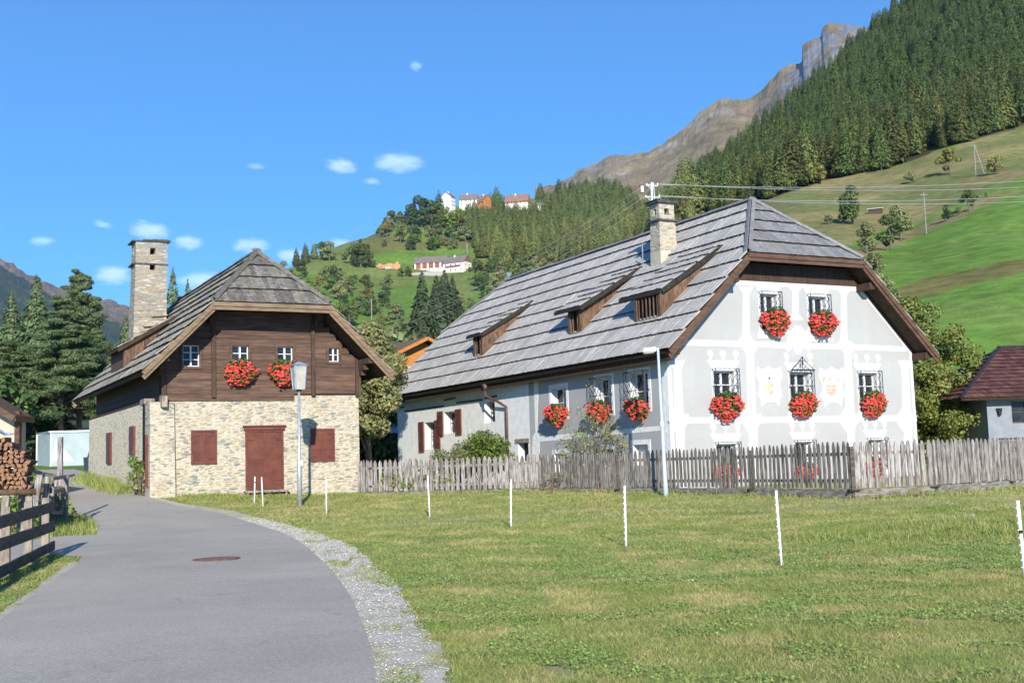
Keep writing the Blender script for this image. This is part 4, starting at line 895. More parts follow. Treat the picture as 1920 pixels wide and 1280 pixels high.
    s.box(u0 - .1, u0 + .35, v0 - .03, v1 + .1, zc1 + .08, zc1 + .12)
    s.build('chimney_cap', 'slate', ch)
    # roof ladder bar beside the chimney
    p = H.slope(1206, 503, .1); MB().bar(p, p + Vector((0, 0, 1.0)), .03, .03).build('roof_hook', 'galv', root)
    # lightning rods at the ridge end
    b = MB(); b.bar((W / 2, H.vp, H.zr + .1), (W / 2, H.vp, H.zr + .55), .02, .02); b.bar((W / 2 - .12, H.vp, H.zr + .35), (W / 2 + .12, H.vp, H.zr + .35), .015, .015); b.bar((W / 2 - .1, H.vp, H.zr + .1), (W / 2 - .1, H.vp, H.zr + .3), .02, .02)
    b.build('lightning_rod', 'iron', root)
    b = MB(); q = H.hitp(953, 528, (1, 0, 0), W / 2); b.bar((W / 2, q.y, H.zr), (W / 2, q.y, H.zr + .25), .05, .05); b.hexa([(W / 2 - .06, q.y - .06, H.zr + .25), (W / 2 + .06, q.y - .06, H.zr + .25), (W / 2 + .06, q.y + .06, H.zr + .25), (W / 2 - .06, q.y + .06, H.zr + .25), (W / 2 - .16, q.y - .16, H.zr + .45), (W / 2 + .16, q.y - .16, H.zr + .45), (W / 2 + .16, q.y + .16, H.zr + .45), (W / 2 - .16, q.y + .16, H.zr + .45)])
    b.build('ridge_lamp', 'galv', root)
build_RH()
for px, py, rx, rz, pl, lb, sd in (
    (1455, 602, 28, 26, 'f', 'round mass of red geraniums under the left one of the two top gable windows', 0), (1545, 606, 28, 25, 'f', 'round mass of red geraniums under the right one of the two top gable windows', 1),
    (1365, 760, 31, 26, 'f', 'red geraniums under the leftmost grilled window of the gable, left of the shields', 2), (1508, 757, 29, 24, 'f', 'red geraniums under the gable window with the scrolled iron crest, between two shields', 0), (1639, 757, 27, 24, 'f', 'red geraniums under the rightmost grilled gable window, right of the red shield', 1),
    (1364, 886, 25, 21, 'f', 'red geraniums behind the picket fence, below the leftmost gable window column', 1), (1514, 884, 24, 18, 'f', 'red geraniums behind the picket fence, below the middle gable window column', 2), (1641, 876, 21, 19, 'f', 'red geraniums behind the picket fence, below the rightmost gable window column', 0),
    (1193, 766, 26, 22, 's', 'red geraniums under the grilled side window nearest the corner lamp post', 2), (1122, 771, 24, 21, 's', 'red geraniums above the wiry climbing shrub, under a grilled side window', 0), (1042, 777, 24, 21, 's', 'red geraniums on the side wall under the window without a grille', 1)):
    flowerbox(RH, px, py, rx, rz, pl, .28, lb, sd)

# ------------------------------------------------------------------ the stone and timber house
LH = House('stone_timber_house', -12.142, 39.99, 28.044, 7.2, 14.25, 3.382, 5.752, 7.896, 1.387, .811, .726, -.95 + CAMH)
def build_LH():
    H = LH; W, L, root = H.W, H.L, H.root
    tag(root, 'old house with rubble stone ground floor, brown plank upper floor and tall stone chimney', 'house')
    fF = lambda x, z, d: (x, d, z)
    und = lambda u: H.ze + H.k * (u + H.oe) - .19
    zs1 = H.front(430, 751)[1]; zs2 = H.front(610, 741)[1]; us = H.front(551, 745)[0]
    s = MB()
    US = -.32
    vn = H.side(268, 840, US)[0]; vf = H.side(179, 840, US)[0]; zsd = H.side(223, 771, US)[1]
    print('LH', zs1, zs2, us, vn, vf, zsd)
    s.box(0, us, 0, .6, -.6, zs1); s.box(us, W, 0, .6, -.6, zs2)
    s.add([(W, .6, -.6), (W, L, -.6), (W, L, zs2), (W, .6, zs2)], [(0, 1, 2, 3)]); s.add([(US, L, -.6), (W, L, -.6), (W, L, zs1), (US, L, zs1)], [(3, 2, 1, 0)])
    s.build('stone_wall', 'stone', root)
    s = MB(); s.box(US, US + .5, vn, max(vf, L), -.6, zsd); w = s.build('side_wall', 'stone_rough', root); w['label'] = 'side wall of rendered rubble along the road'
    # corner buttress
    a = H.front(281, 840, -.16)[0]; b = H.front(328, 840, -.16)[0]; zt = H.front(320, 753, -.16)[1]
    s = MB(); s.hexa([(a, -.16, -.6), (b + .03, -.16, -.6), (b + .03, .7, -.6), (a, .7, -.6), (a - .0, -.14, zt), (b - .02, -.14, zt), (b - .02, .7, zt), (a, .7, zt)])
    s.build('corner_buttress', 'stone', root)
    MB().box(a + .05, .3, .7, vn, -.6, zs1).build('shaded_niche_wall', 'dark', root)  # near-black wall: the shade of the niche is put into its colour
    s = MB(); s.box(US - .05, US + .35, vn - .5, vn + .3, zsd - .02, zsd + .16); s.box(US + .02, US + .3, vn - .35, vn + .1, zsd - .4, zsd - .02); q = H.front(307, 752, -.25); s.box(q[0] - .09, q[0] + .09, -.42, 0, q[1] - .2, q[1] + .18)
    s.build('bracket', 'oldwood', root)
    # plank wall
    lg = MB(); z = zs1
    openings = []
    wins = [(342.5, 647, 374, 687, 3), (435, 648, 466, 690, 3), (520, 650, 549, 690, 3), (616, 652, 635.5, 678, 2)]
    VW = -.06
    for x0, y0, x1, y1, r_ in wins:
        p = H.front(x0, (y0 + y1) / 2, VW); q = H.front(x1, (y0 + y1) / 2, VW); t = H.front((x0 + x1) / 2, y0, VW); u_ = H.front((x0 + x1) / 2, y1, VW); openings.append((p[0], q[0], u_[1], t[1], r_))
    u00 = H.front(304, 700, VW)[0]
    while z < H.zh - .32:
        h = random.uniform(.235, .275); z1 = z + h - .008
        d = z1 - und(0); ul = max(u00, (z1 - H.ze + .19) / H.k - H.oe) if z1 > und(u00) else u00; ur = W - ul if ul > u00 else W
        if ul > W / 2 - .3: break
        segs = [(ul, ur)]
        for o in openings:
            if o[2] - .02 < z1 and o[3] + .02 > z:
                ns = []
                for a_, b_ in segs:
                    if o[0] > a_ and o[1] < b_:
                        ns += [(a_, o[0]), (o[1], b_)]
                        if z1 > o[3] + .01: lg.box(o[0], o[1], VW, .1, max(z, o[3]), z1)
                        if z < o[2] - .01: lg.box(o[0], o[1], VW, .1, z, min(z1, o[2]))
                    else: ns.append((a_, b_))
                segs = ns
        for a_, b_ in segs:
            lo = z
            if us > a_ and z < zs2 - .02:
                if us < b_: b_ = us
            elif z < zs2 - .02 and a_ >= us: continue
            dv = random.uniform(-.006, .006)
            lg.box(a_, b_, VW + dv, .1, lo, z1)
        z += h
    lg.build('plank_wall', 'logs', root)
    # fill strips round the windows so no gap shows above and below
    s = MB()
    for o in openings: s.box(o[0] - .2, o[1] + .2, .12, .16, o[2] - .3, o[3] + .3)
    s.add([(0, .11, zs1), (W, .11, zs1), (W, .11, und(0)), (W - H.uh, .11, H.zh - .1), (H.uh, .11, H.zh - .1), (0, .11, und(0))], [(0, 1, 2, 3, 4, 5)])
    s.build('inner_wall', 'deck', root)
    s = MB(); z = zsd + .01
    while z < und(0): s.box(-.02, .2, .1, L, z, z + .24); z += .25
    s.box(W - .2, W, .1, L, zs2, und(0)); s.add([(0, L, zs1), (W, L, zs1), (W, L, und(0)), (W - H.uh, L, H.zh), (H.uh, L, H.zh), (0, L, und(0))], [(5, 4, 3, 2, 1, 0)])
    s.box(US + .02, 0, vn + .2, L, zsd + .01, zsd + .1)
    s.build('side_plank_wall', 'boards_dark', root)
    for o in openings: window(root, lambda x, z, d: (x, d + VW, z), o[0], o[1], o[2], o[3], d=.12, cols=2, rows=o[4], fw=.035, casing='barge')
    # posts and purlin ends
    s = MB()
    for x0, x1, yt, yb in ((303, 311, 684, 745), (397, 404, 603, 745), (584, 590, 603, 742), (667, 676, 670, 743)):
        p = H.front(x0, (yt + yb) / 2, -.12); q = H.front(x1, (yt + yb) / 2, -.12); zt_ = min(H.front(x0, yt, -.12)[1], und(min(p[0], W - q[0])) - .02) ; zb_ = H.front(x0, yb, -.12)[1]
        s = MB(); s.box(p[0], q[0], -.16, -.05, zb_, zt_ + .1); s.build('timber_post', 'beam', root)
    s = MB()
    for u, dz in ((H.uh + .18, -.28), (W - H.uh - .18, -.28), (-.05, -.3), (W + .05, -.3)):
        zz = H.ze + H.k * ((u if u < W / 2 else W - u) + H.oe) + dz
        s = MB(); s.box(u - .1, u + .1, -H.og + .15, .1, zz - .12, zz + .1); s.box(u - .09, u + .09, -H.og * .55, .1, zz - .32, zz - .125); s.box(u - .08, u + .08, -.42, .1, zz - .5, zz - .325); s.build('purlin', 'beam', root)
    # shutters, door, sill
    def fr(x0, y0, x1, y1):
        a_ = H.front(x0, (y0 + y1) / 2); b_ = H.front(x1, (y0 + y1) / 2); c_ = H.front((x0 + x1) / 2, y0); d_ = H.front((x0 + x1) / 2, y1); return a_[0], b_[0], d_[1], c_[1]
    closed_shutter(root, fF, *fr(358, 806, 406, 870), lab='closed red brown shutter left of the door')
    closed_shutter(root, fF, *fr(582, 803, 627, 865), lab='closed red brown shutter right of the door')
    d = fr(460, 806, 531, 917); closed_shutter(root, fF, *d, name='door', top=1, lab='closed double door of red brown panels')
    s = MB(); s.box(d[0] - .08, d[1] + .12, -.32, 0, d[2] - .1, d[2] - .03); s.box(d[0] - .02, d[0] + .06, -.26, -.2, d[2] - .28, d[2] - .1); s.box(d[1] + .0, d[1] + .06, -.26, -.2, d[2] - .28, d[2] - .1); s.build('door_bench', 'oldwood', root)
    s = MB(); s.box(d[0] - .1, d[1] + .1, -.1, 0, d[2] - .5, d[2] - .18); s.build('doorstep', 'ledge', root)
    for x0, y0, x1, y1 in ((202, 811, 210, 869), (245, 799, 254, 852)):
        a_ = H.side(x1, (y0 + y1) / 2, US); b_ = H.side(x0, (y0 + y1) / 2, US); c_ = H.side((x0 + x1) / 2, y0, US); e_ = H.side((x0 + x1) / 2, y1, US)
        MB().box(US - .07, US, a_[0], b_[0], e_[1], c_[1]).build('shutter', 'red', root)
    q = H.front(272, 815, .2); q2 = H.front(280, 912, .2); MB().box(q[0], q2[0] - .02, .15, .2, q2[1], q[1]).build('side_door', 'red', root)
    r = roof(H, 'r', 'roof_brown', .66, .15, .74, 'barge_light')
    # dormer on the road side
    A = H.slope(235, 688, .1); ap = H.slope(372, 566, .1); ud, v0 = A.x, A.y; va = min(ap.y, v0) ; va = v0 - .12
    lp = H.hitp(220, 652, (0, 1, 0), va); ul, zl = lp.x, lp.z; v1 = v0 + 3.2; ux = ap.x; zx = H.ze + H.k * (ux + H.oe) + .08
    print('LHdormer', ud, v0, ul, zl, ux, zx)
    ks = (zx - zl) / (ux - ul); zr_ = lambda u: zl + ks * (u - ul) - .09; za = lambda u: H.ze + H.k * (u + H.oe) - .1
    s = MB(); n_ = 12
    for v in (v0, v1):
        for i in range(n_):
            a_ = ud + (ux - .1 - ud) * i / n_; b_ = ud + (ux - .1 - ud) * (i + 1) / n_ - .006
            s.hexa([(a_, v - .025, za(a_)), (b_, v - .025, za(b_)), (b_, v + .025, za(b_)), (a_, v + .025, za(a_)), (a_, v - .025, zr_(a_)), (b_, v - .025, max(zr_(b_), za(b_) + .01)), (b_, v + .025, max(zr_(b_), za(b_) + .01)), (a_, v + .025, zr_(a_))])
    s.box(ud - .03, ud + .03, v0, v1, za(ud), zr_(ud)); s.box(ud - .07, ud + .05, v0 - .06, v0 + .08, za(ud) - .1, zr_(ud))
    dm = s.build('dormer', 'cheek', root, fix=False)
    rb = MB(); e2 = Vector((ux - ul, 0, zx - zl)); Ls = e2.length + .1
    boards(rb, (ul, va - .1, zl - .02), (0, 1, 0), e2, [(0, 0), (v1 - va + .4, 0), (v1 - va + .4, Ls), (0, Ls)], .6, .17, .05, .03, .01)
    rb.hexa([(ul, va, zl - .1), (ul, v1 + .3, zl - .1), (ux + .1, v1 + .3, zx - .04), (ux + .1, va, zx - .04), (ul, va, zl - .02), (ul, v1 + .3, zl - .02), (ux + .1, v1 + .3, zx + .03), (ux + .1, va, zx + .03)], 1)
    rb.bar((ul, va - .08, zl - .1), (ux, va - .08, zx - .06), .05, .14, mi=1)
    rb.build('dormer_roof', ['roof_brown', 'deck'], dm, fix=False)
    # chimney: tall, tapering, rising beside the dormer
    nr = H.slope(312, 603); v0 = nr.y; x1b = nr.x; x0b = H.hitp(251, 620, (0, 1, 0), v0).x; x1t = H.hitp(314, 455, (0, 1, 0), v0).x; x0t = H.hitp(255, 460, (0, 1, 0), v0).x
    zt_ = H.hitp(285, 454, (0, 1, 0), v0).z; zb_ = H.hitp(285, 495, (0, 1, 0), v0).z; dp = 1.0
    print('LHchim', v0, x0b, x1b, x0t, x1t, zt_, zb_)
    c = MB(); f = lambda z: (z - nr.z) / (zt_ - nr.z); X0 = lambda z: x0b + (x0t - x0b) * f(z); X1 = lambda z: x1b + (x1t - x1b) * f(z); V1 = lambda z: v0 + dp + .15 * (1 - f(z))
    def blk(z0, z1, a=0, b_=1, c0=0, c1=1):
        P_ = []
        for z in (z0, z1):
            xa, xb = X0(z), X1(z); ya, yb = v0, V1(z); xx0 = xa + (xb - xa) * a; xx1 = xa + (xb - xa) * b_; yy0 = ya + (yb - ya) * c0; yy1 = ya + (yb - ya) * c1
            P_ += [(xx0, yy0, z), (xx1, yy0, z), (xx1, yy1, z), (xx0, yy1, z)]
        c.hexa(P_)
    zz = [nr.z - 3, H.hitp(285, 506, (0, 1, 0), v0).z, H.hitp(285, 496, (0, 1, 0), v0).z, H.hitp(285, 477, (0, 1, 0), v0).z, H.hitp(285, 465, (0, 1, 0), v0).z, zt_]
    blk(zz[0], zz[1]); blk(zz[2], zz[3]); blk(zz[4], zz[5])
    for z0, z1 in ((zz[1], zz[2]), (zz[3], zz[4])):
        for a_, b_ in ((0, .45), (.62, 1)):
            for c0, c1 in ((0, .4), (.6, 1)): blk(z0, z1, a_, b_, c0, c1)
    ch = c.build('chimney', 'stone_chim', root)
    MB().box((x0t + x1t) / 2 - .25, (x0t + x1t) / 2 + .2, v0 + .42, v0 + .6, zz[1] - .1, zz[5] - .1).build('dark_core', 'dark', ch)  # black block added to paint the shade within the open slots
    s = MB(); s.box(X0(zt_) - .16, X1(zt_) + .08, v0 - .06, V1(zt_) + .1, zt_ + .0, zt_ + .05); s.box(X0(zt_) + .3, X1(zt_) + .14, v0 - .1, V1(zt_) + .05, zt_ + .05, zt_ + .10); s.box(X0(zt_) + .7, X1(zt_) + .05, v0 - .04, V1(zt_), zt_ + .10, zt_ + .14)
    s.build('chimney_cap', 'slate', ch); s = MB(); s.box(X0(zb_) - .12, X1(zb_) + .05, v0 - .04, V1(zb_) + .06, zb_ - .03, zb_ + .03)
    s.build('chimney_ledge', 'slate', ch)
    s = MB(); 
    for x0, x1, y in ((283, 313, 593), (268, 292, 612)):
        p = H.hitp(x0, y, (0, 1, 0), v0); q = H.hitp(x1, y - 2, (0, 1, 0), v0); s.bar((p.x, v0 - .06, p.z), (q.x, v0 - .06, q.z), .14, .05)
    s.build('chimney_ledge', 'ledge', ch)
build_LH()
flowerbox(LH, 451, 697, 30, 25, 'f', .3, 'red geraniums under the left middle window of the brown plank wall', 1)
flowerbox(LH, 533, 698, 28, 25, 'f', .3, 'red geraniums on the brown plank wall, partly behind the lantern', 2)
# ------------------------------------------------------------------ picket fence round the garden
def gxy(px, Y, ref=900):
    d = ray(px, ref); return Vector((d[0] * Y, Y, 0))
FN = [(672, 43.3), (700, 43.0), (1018, 40.5), (1160, 37.6), (1255, 36), (1411, 32.7), (1600, 29.2), (1750, 30), (1893, 32.2), (2080, 36)]
ZB, ZT = -.93 + CAMH, .225 + CAMH
def picket_fence(nodes, label, pitch=.18, w=.12, postat=(), base=(-.95, -1.35), shade=None, name='picket_fence', hinge=False, pm='picket'):
    pm = 'picket_dark' if 'dark' in label or 'painted gable' in label else 'picket'
    P = [gxy(*n) for n in nodes]; e = empty(name, (P[0].x, P[0].y, float(G(P[0].x, P[0].y)))); tag(e, label, 'fence'); o = e.location
    b = MB(); rl = MB(); pb = MB(); 
    for i in range(len(P) - 1):
        a, c = P[i], P[i + 1]; d = (c - a); L = d.length; d = d / L; nrm = Vector((d.y, -d.x, 0)); n = max(1, round(L / pitch))
        for k in range(n):
            q = a + d * (L * (k + .5) / n); ww = w * random.uniform(.85, 1.1) / 2; ln = random.uniform(-.018, .018); zt = ZT + random.uniform(-.025, .03); zb = ZB + random.uniform(-.015, .015); tl = random.uniform(-.004, .012)
            F_ = lambda x, z, t: (q.x + d.x * (x + ln * (z - zb)) + nrm.x * (t + tl) - o.x, q.y + d.y * (x + ln * (z - zb)) + nrm.y * (t + tl) - o.y, z - o.z)
            b.prism([(-ww, zb), (ww, zb), (ww * .97, zt - .13), (ww * .45, zt - .03), (0, zt), (-ww * .45, zt - .03), (-ww * .97, zt - .13)], lambda x, z, h: F_(x, z, h), 0, .026)
        for z in (ZB + .19, ZT - .30):
            A = a - nrm * .035 - o; C_ = c - nrm * .035 - o; rl.bar((A.x, A.y, z - o.z), (C_.x, C_.y, z - o.z), .05, .085)
        A = a - nrm * .02 - o; C_ = c - nrm * .02 - o; m = (base[0] + base[1]) / 2 + CAMH - o.z
        pb.bar((A.x, A.y, m), (C_.x, C_.y, m), .12, base[0] - base[1])
    b.build('picket_panel', pm, e, fix=False); rl.build('rail', 'oldwood', e); pb.build('ground_beam', 'plinth', e)
    for i in postat:
        q = P[i] - o; s = MB(); s.box(q.x - .05, q.x + .05, q.y - .02, q.y + .09, -.25, ZT - .12 - o.z); s.build('post', 'boardwood', e)
        s = MB(); s.box(q.x - .13, q.x + .13, q.y - .1, q.y + .12, ZB - .02 - o.z - .05, ZB - .03 - o.z); s.build('post_foot', 'butt', e)
    if hinge:
        s = MB(); a, c = P[0] - o, P[1] - o
        for z in (ZB + .2, ZT - .3): s.bar((a.x + .25, a.y - .05, z - o.z), (c.x - .05, c.y - .06, z - o.z), .02, .04)
        s.build('hinge', 'iron', e)
    return e
picket_fence(FN[0:2], 'small picket gate with black hinges against the stone house corner', .105, .09, name='picket_gate', hinge=True)
picket_fence(FN[1:3], 'pale weathered picket fence in front of the whitewashed part of the farmhouse', .205, .145, (1,))
picket_fence(FN[2:4], 'tight dark grey picket fence under the wiry shrub', .175, .13, (1,))
picket_fence(FN[3:7], 'picket fence in front of the painted gable, right of the corner lamp post', .178, .108, (2, 3))
picket_fence(FN[6:10], 'knotty light picket fence at the right, above a thick ground beam', .205, .145, (1, 2))

# white plastic pasture posts
def posts():
    L = [(478, 893, 477, 943, 'white pasture post with a dark band, in front of the stone house door'), (490.5, 894, 493.5, 950, 'tilted white pasture post in front of the stone house door'), (612, 898, 612, 963, 'white pasture post just right of the lantern post'),
         (705, 880, 704.5, 923, 'thin white pasture post close to the picket gate'), (802, 891, 806, 969, 'slightly leaning white pasture post, between those near the gate and the bush'), (958, 898, 958, 991, 'upright white pasture post below the farmhouse downpipe'),
         (1171, 910, 1174, 1027, 'white pasture post left of the corner lamp post'), (1455, 919, 1466, 1061, 'leaning white pasture post in the middle of the right meadow'), (1908, 938, 1923, 1085, 'white and blue striped pasture post cut by the right edge of the picture')]
    for i, (xt, yt, xb, yb, lb) in enumerate(L):
        p = hit(xb, yb); t = at(xt, yt, p.y + (.0)); h = t - p; e = empty('pasture_post', p); tag(e, lb, 'post', 'white pasture fence posts')
        r = .018 if i < 8 else .022
        b = MB(); b.tube([(0, 0, -.1), tuple(h)], r, 8)
        b.build('shaft', 'white_post', e, smooth=True)
        ins = MB()
        for k in range(9):
            q = h * (.14 + .095 * k); ins.tube([q + Vector((-r, 0, 0)), q + Vector((-r - .012, -.005, .006))], .008, 6)
        ins.build('wire_clip', 'white_post', e)  # wire clips of one post, merged into a single mesh
        if i in (0, 8): q = h * (.78 if i == 0 else .60); MB().tube([q - h * .022, q + h * .022], r + .003, 8).build('band', 'black', e)
posts()

# lamps
def lantern():
    p = hit(561.8, 948); e = empty('street_lamp', p); tag(e, 'galvanised lamp post with a frosted lantern, in front of the stone house', 'street lamp')
    D = p.y; u = D / F_PX; h = (948 - 733) * u; dx = at(560.5, 733, D).x - p.x
    b = MB(); b.tube([(0, 0, -.2), (dx * .35, 0, h * .36), (dx * .37, 0, h * .38), (dx, 0, h)], [.085, .078, .052, .043], 14); b.build('pole', 'galv', e, smooth=True)
    MB().box(.06, .13, -.04, .04, h * .345, h * .39).build('service_box', 'white_post', e)
    MB().tube([(dx, 0, h - .05), (dx, 0, h + .03)], .075, 12).build('collar', 'iron', e)
    # glass: tapering four sided lantern
    w0, w1, hg = 10.5 * u, 14.2 * u, 43 * u; z0 = h + .03; z1 = z0 + hg; a = .5
    rot = lambda x, y: (dx + x * math.cos(a) - y * math.sin(a), x * math.sin(a) + y * math.cos(a))
    w0 *= .8; w1 *= .8
    g = MB(); g.hexa([(*rot(-w0, -w0), z0), (*rot(w0, -w0), z0), (*rot(w0, w0), z0), (*rot(-w0, w0), z0), (*rot(-w1, -w1), z1), (*rot(w1, -w1), z1), (*rot(w1, w1), z1), (*rot(-w1, w1), z1)]); g.build('glass', 'lampglass', e)
    f = MB()
    for sx, sy in ((-1, -1), (1, -1), (1, 1), (-1, 1)): f.bar((*rot(sx * w0, sy * w0), z0), (*rot(sx * w1, sy * w1), z1), .03, .03)
    for z, w in ((z0, w0), (z1, w1)):
        c = [(*rot(sx * w, sy * w), z) for sx, sy in ((-1, -1), (1, -1), (1, 1), (-1, 1))]
        for i in range(4): f.bar(c[i], c[(i + 1) % 4], .035, .035)
    f.build('lantern_frame', 'galv', e)
    r = MB(); w2 = 17.5 * u * .86; r.add([(*rot(-w2, -w2), z1 + .02), (*rot(w2, -w2), z1 + .02), (*rot(w2, w2), z1 + .02), (*rot(-w2, w2), z1 + .02), (dx, 0, z1 + .17)], [(3, 2, 1, 0), (0, 1, 4), (1, 2, 4), (2, 3, 4), (3, 0, 4)]); r.build('lantern_roof', 'galv', e)
lantern()
def corner_lamp():
    Y = 35.0; p = at(1248.5, 925, Y); p.z = float(G(p.x, p.y)); t = at(1233.5, 652, Y); h = t - p
    e = empty('street_lamp', p); tag(e, 'tall pale blue steel lamp post with a flat head, at the farmhouse corner', 'street lamp')
    b = MB(); b.tube([(0, 0, -.1), h * .08, h * .085, h * .42, h * .43, h], [.075, .075, .065, .056, .05, .038], 14); b.build('pole', 'galvw', e, smooth=True)
    b = MB(); b.box(-.07, .02, -.07, .0, h.z * .47, h.z * .50); b.build('service_box', 'white_post', e)
    b = MB(); b.tube([h + Vector((0, 0, -.05)), h + Vector((-.10, -.02, -.03))], .03, 8); b.build('arm', 'galvw', e)
    a = h + Vector((-.08, -.05, -.03)); b = MB()
    b.hexa([(a.x - .42, a.y - .14, a.z - .08), (a.x, a.y - .14, a.z - .08), (a.x, a.y + .14, a.z - .08), (a.x - .42, a.y + .14, a.z - .08), (a.x - .34, a.y - .1, a.z + .03), (a.x, a.y - .1, a.z + .05), (a.x, a.y + .1, a.z + .05), (a.x - .34, a.y + .1, a.z + .03)]); b.build('lamp_head', 'galv', e)
    b = MB(); b.hexa([(a.x - .34, a.y - .1, a.z - .15), (a.x - .06, a.y - .1, a.z - .13), (a.x - .06, a.y + .1, a.z - .13), (a.x - .34, a.y + .1, a.z - .15), (a.x - .4, a.y - .13, a.z - .082), (a.x - .02, a.y - .13, a.z - .082), (a.x - .02, a.y + .13, a.z - .082), (a.x - .4, a.y + .13, a.z - .082)]); b.build('glass', 'lampglass', e)
corner_lamp()

# ------------------------------------------------------------------ left foreground: board fence, posts, log rack
def left_fence():
    A = hit(10, 1079); B_ = hit(85, 1040); e = empty('board_fence', A); tag(e, 'three-board wooden fence at the left edge, beside the driveway', 'fence')
    d = (B_ - A); d.z = 0; L = d.length; d.normalize(); n = Vector((d.y, -d.x, 0)); C_ = A - d * 4.5
    for q in (C_, A - d * 1.8, A, A + d * L * .52, B_):
        s = MB(); o = q - A; g = float(G(q.x, q.y)) - A.z; s.bar((o.x, o.y, g - .3), (o.x, o.y, g + 1.08), .13, .10, up=tuple(d)); s.build('post', 'oldwood', e)
    for k, (ya, yb, y2a, y2b) in enumerate(((961, 984, 939, 959), (1001, 1026, 974, 998), (1051, 1073, 1014, 1031))):
        YA, YB = A.y - n.y * 0 - .0, B_.y
        za = (at(10, (ya + yb) / 2, A.y).z, at(95, (y2a + y2b) / 2, B_.y + .3).z); h = .19 if k < 2 else .17
        p0 = A + n * .09; p1 = B_ + d * .42 + n * .09; sl = (za[1] - za[0]) / (p1 - p0).length
        p2 = p0 - d * 5; s = MB(); s.bar((p2.x - A.x, p2.y - A.y, za[0] - A.z - sl * 5), (p1.x - A.x, p1.y - A.y, za[1] - A.z), .04, h); s.build('rail', 'boardwood', e)
left_fence()
def gate_group():
    p = hit(122, 985, 20); e = empty('fence_post', p); tag(e, 'weathered split post with a capped top, at the road edge past the driveway', 'post')
    h = (985 - 894) * p.y / F_PX
    b = MB(); b.hexa([(-.07, -.06, -.2), (.05, -.06, -.2), (.05, .06, -.2), (-.07, .06, -.2), (-.06, -.06, h), (.07, -.06, h - .06), (.07, .06, h), (-.06, .06, h + .03)]); b.build('shaft', 'oldwood', e)
    b = MB(); b.bar((-.02, 0, h * .98), (-.25, 1.2, h * 1.02), .1, .05); b.build('rail', 'oldwood', e)
    q = at(112, 985, p.y + 1.0); q.z = float(G(q.x, q.y)); t = at(111, 819, q.y); e = empty('tall_post', q); tag(e, 'tall slim grey wooden post rising in front of the pale blue container', 'post')
    MB().box(-.065, .065, -.05, .05, -.3, t.z - q.z).build('shaft', 'picket', e)
    e = empty('plank_fence', at(62, 960, 27)); e.location.z = float(G(e.location.x, e.location.y)); o = e.location; tag(e, 'leaning upright planks of a fence panel beside the log pile', 'fence')
    for x0, x1, y0, y1, Y, tl in ((66, 79, 889, 948, 27, .10), (82, 93, 893, 945, 27.6, .03), (95, 101, 905, 950, 28.5, 0), (100, 108, 895, 983, 31.5, 0), (113, 119, 897, 984, 31.8, 0)):
        a = at(x0, y1, Y) - o; c = at(x1, y0, Y) - o; w = (c.x - a.x); b = MB(); b.hexa([(a.x - tl, a.y, a.z), (a.x - tl + w, a.y, a.z), (a.x - tl + w, a.y + .04, a.z), (a.x - tl, a.y + .04, a.z), (a.x + .02, a.y, c.z), (c.x, a.y, c.z - .04), (c.x, a.y + .04, c.z), (a.x + .02, a.y + .04, c.z)]); b.build('plank', 'picket', e)
    b = MB()
    for (x0, y0, Y0), (x1, y1, Y1) in (((60, 880, 29), (98, 897, 27.6)), ((94, 925, 28.5), (120, 915, 31.5)), ((70, 935, 26.8), (100, 950, 28.6)), ((98, 897, 28), (124, 893, 32)), ((97, 960, 29), (120, 962, 31.7))):
        b.bar(at(x0, y0, Y0) - o, at(x1, y1, Y1) - o, .05, .09)
    b.build('rail', 'oldwood', e)
    # dark upright boards in the shade below the rails
    b = MB(); 
    for k in range(5): q = at(97 + k * 4.6, 950, 30 + k * .4) - o; b.box(q.x, q.x + .055, q.y, q.y + .03, float(G(q.x + o.x, q.y + o.y)) - o.z, at(97, 912, 30).z - o.z)
    b.build('back_board', 'boardwood', e)
gate_group()
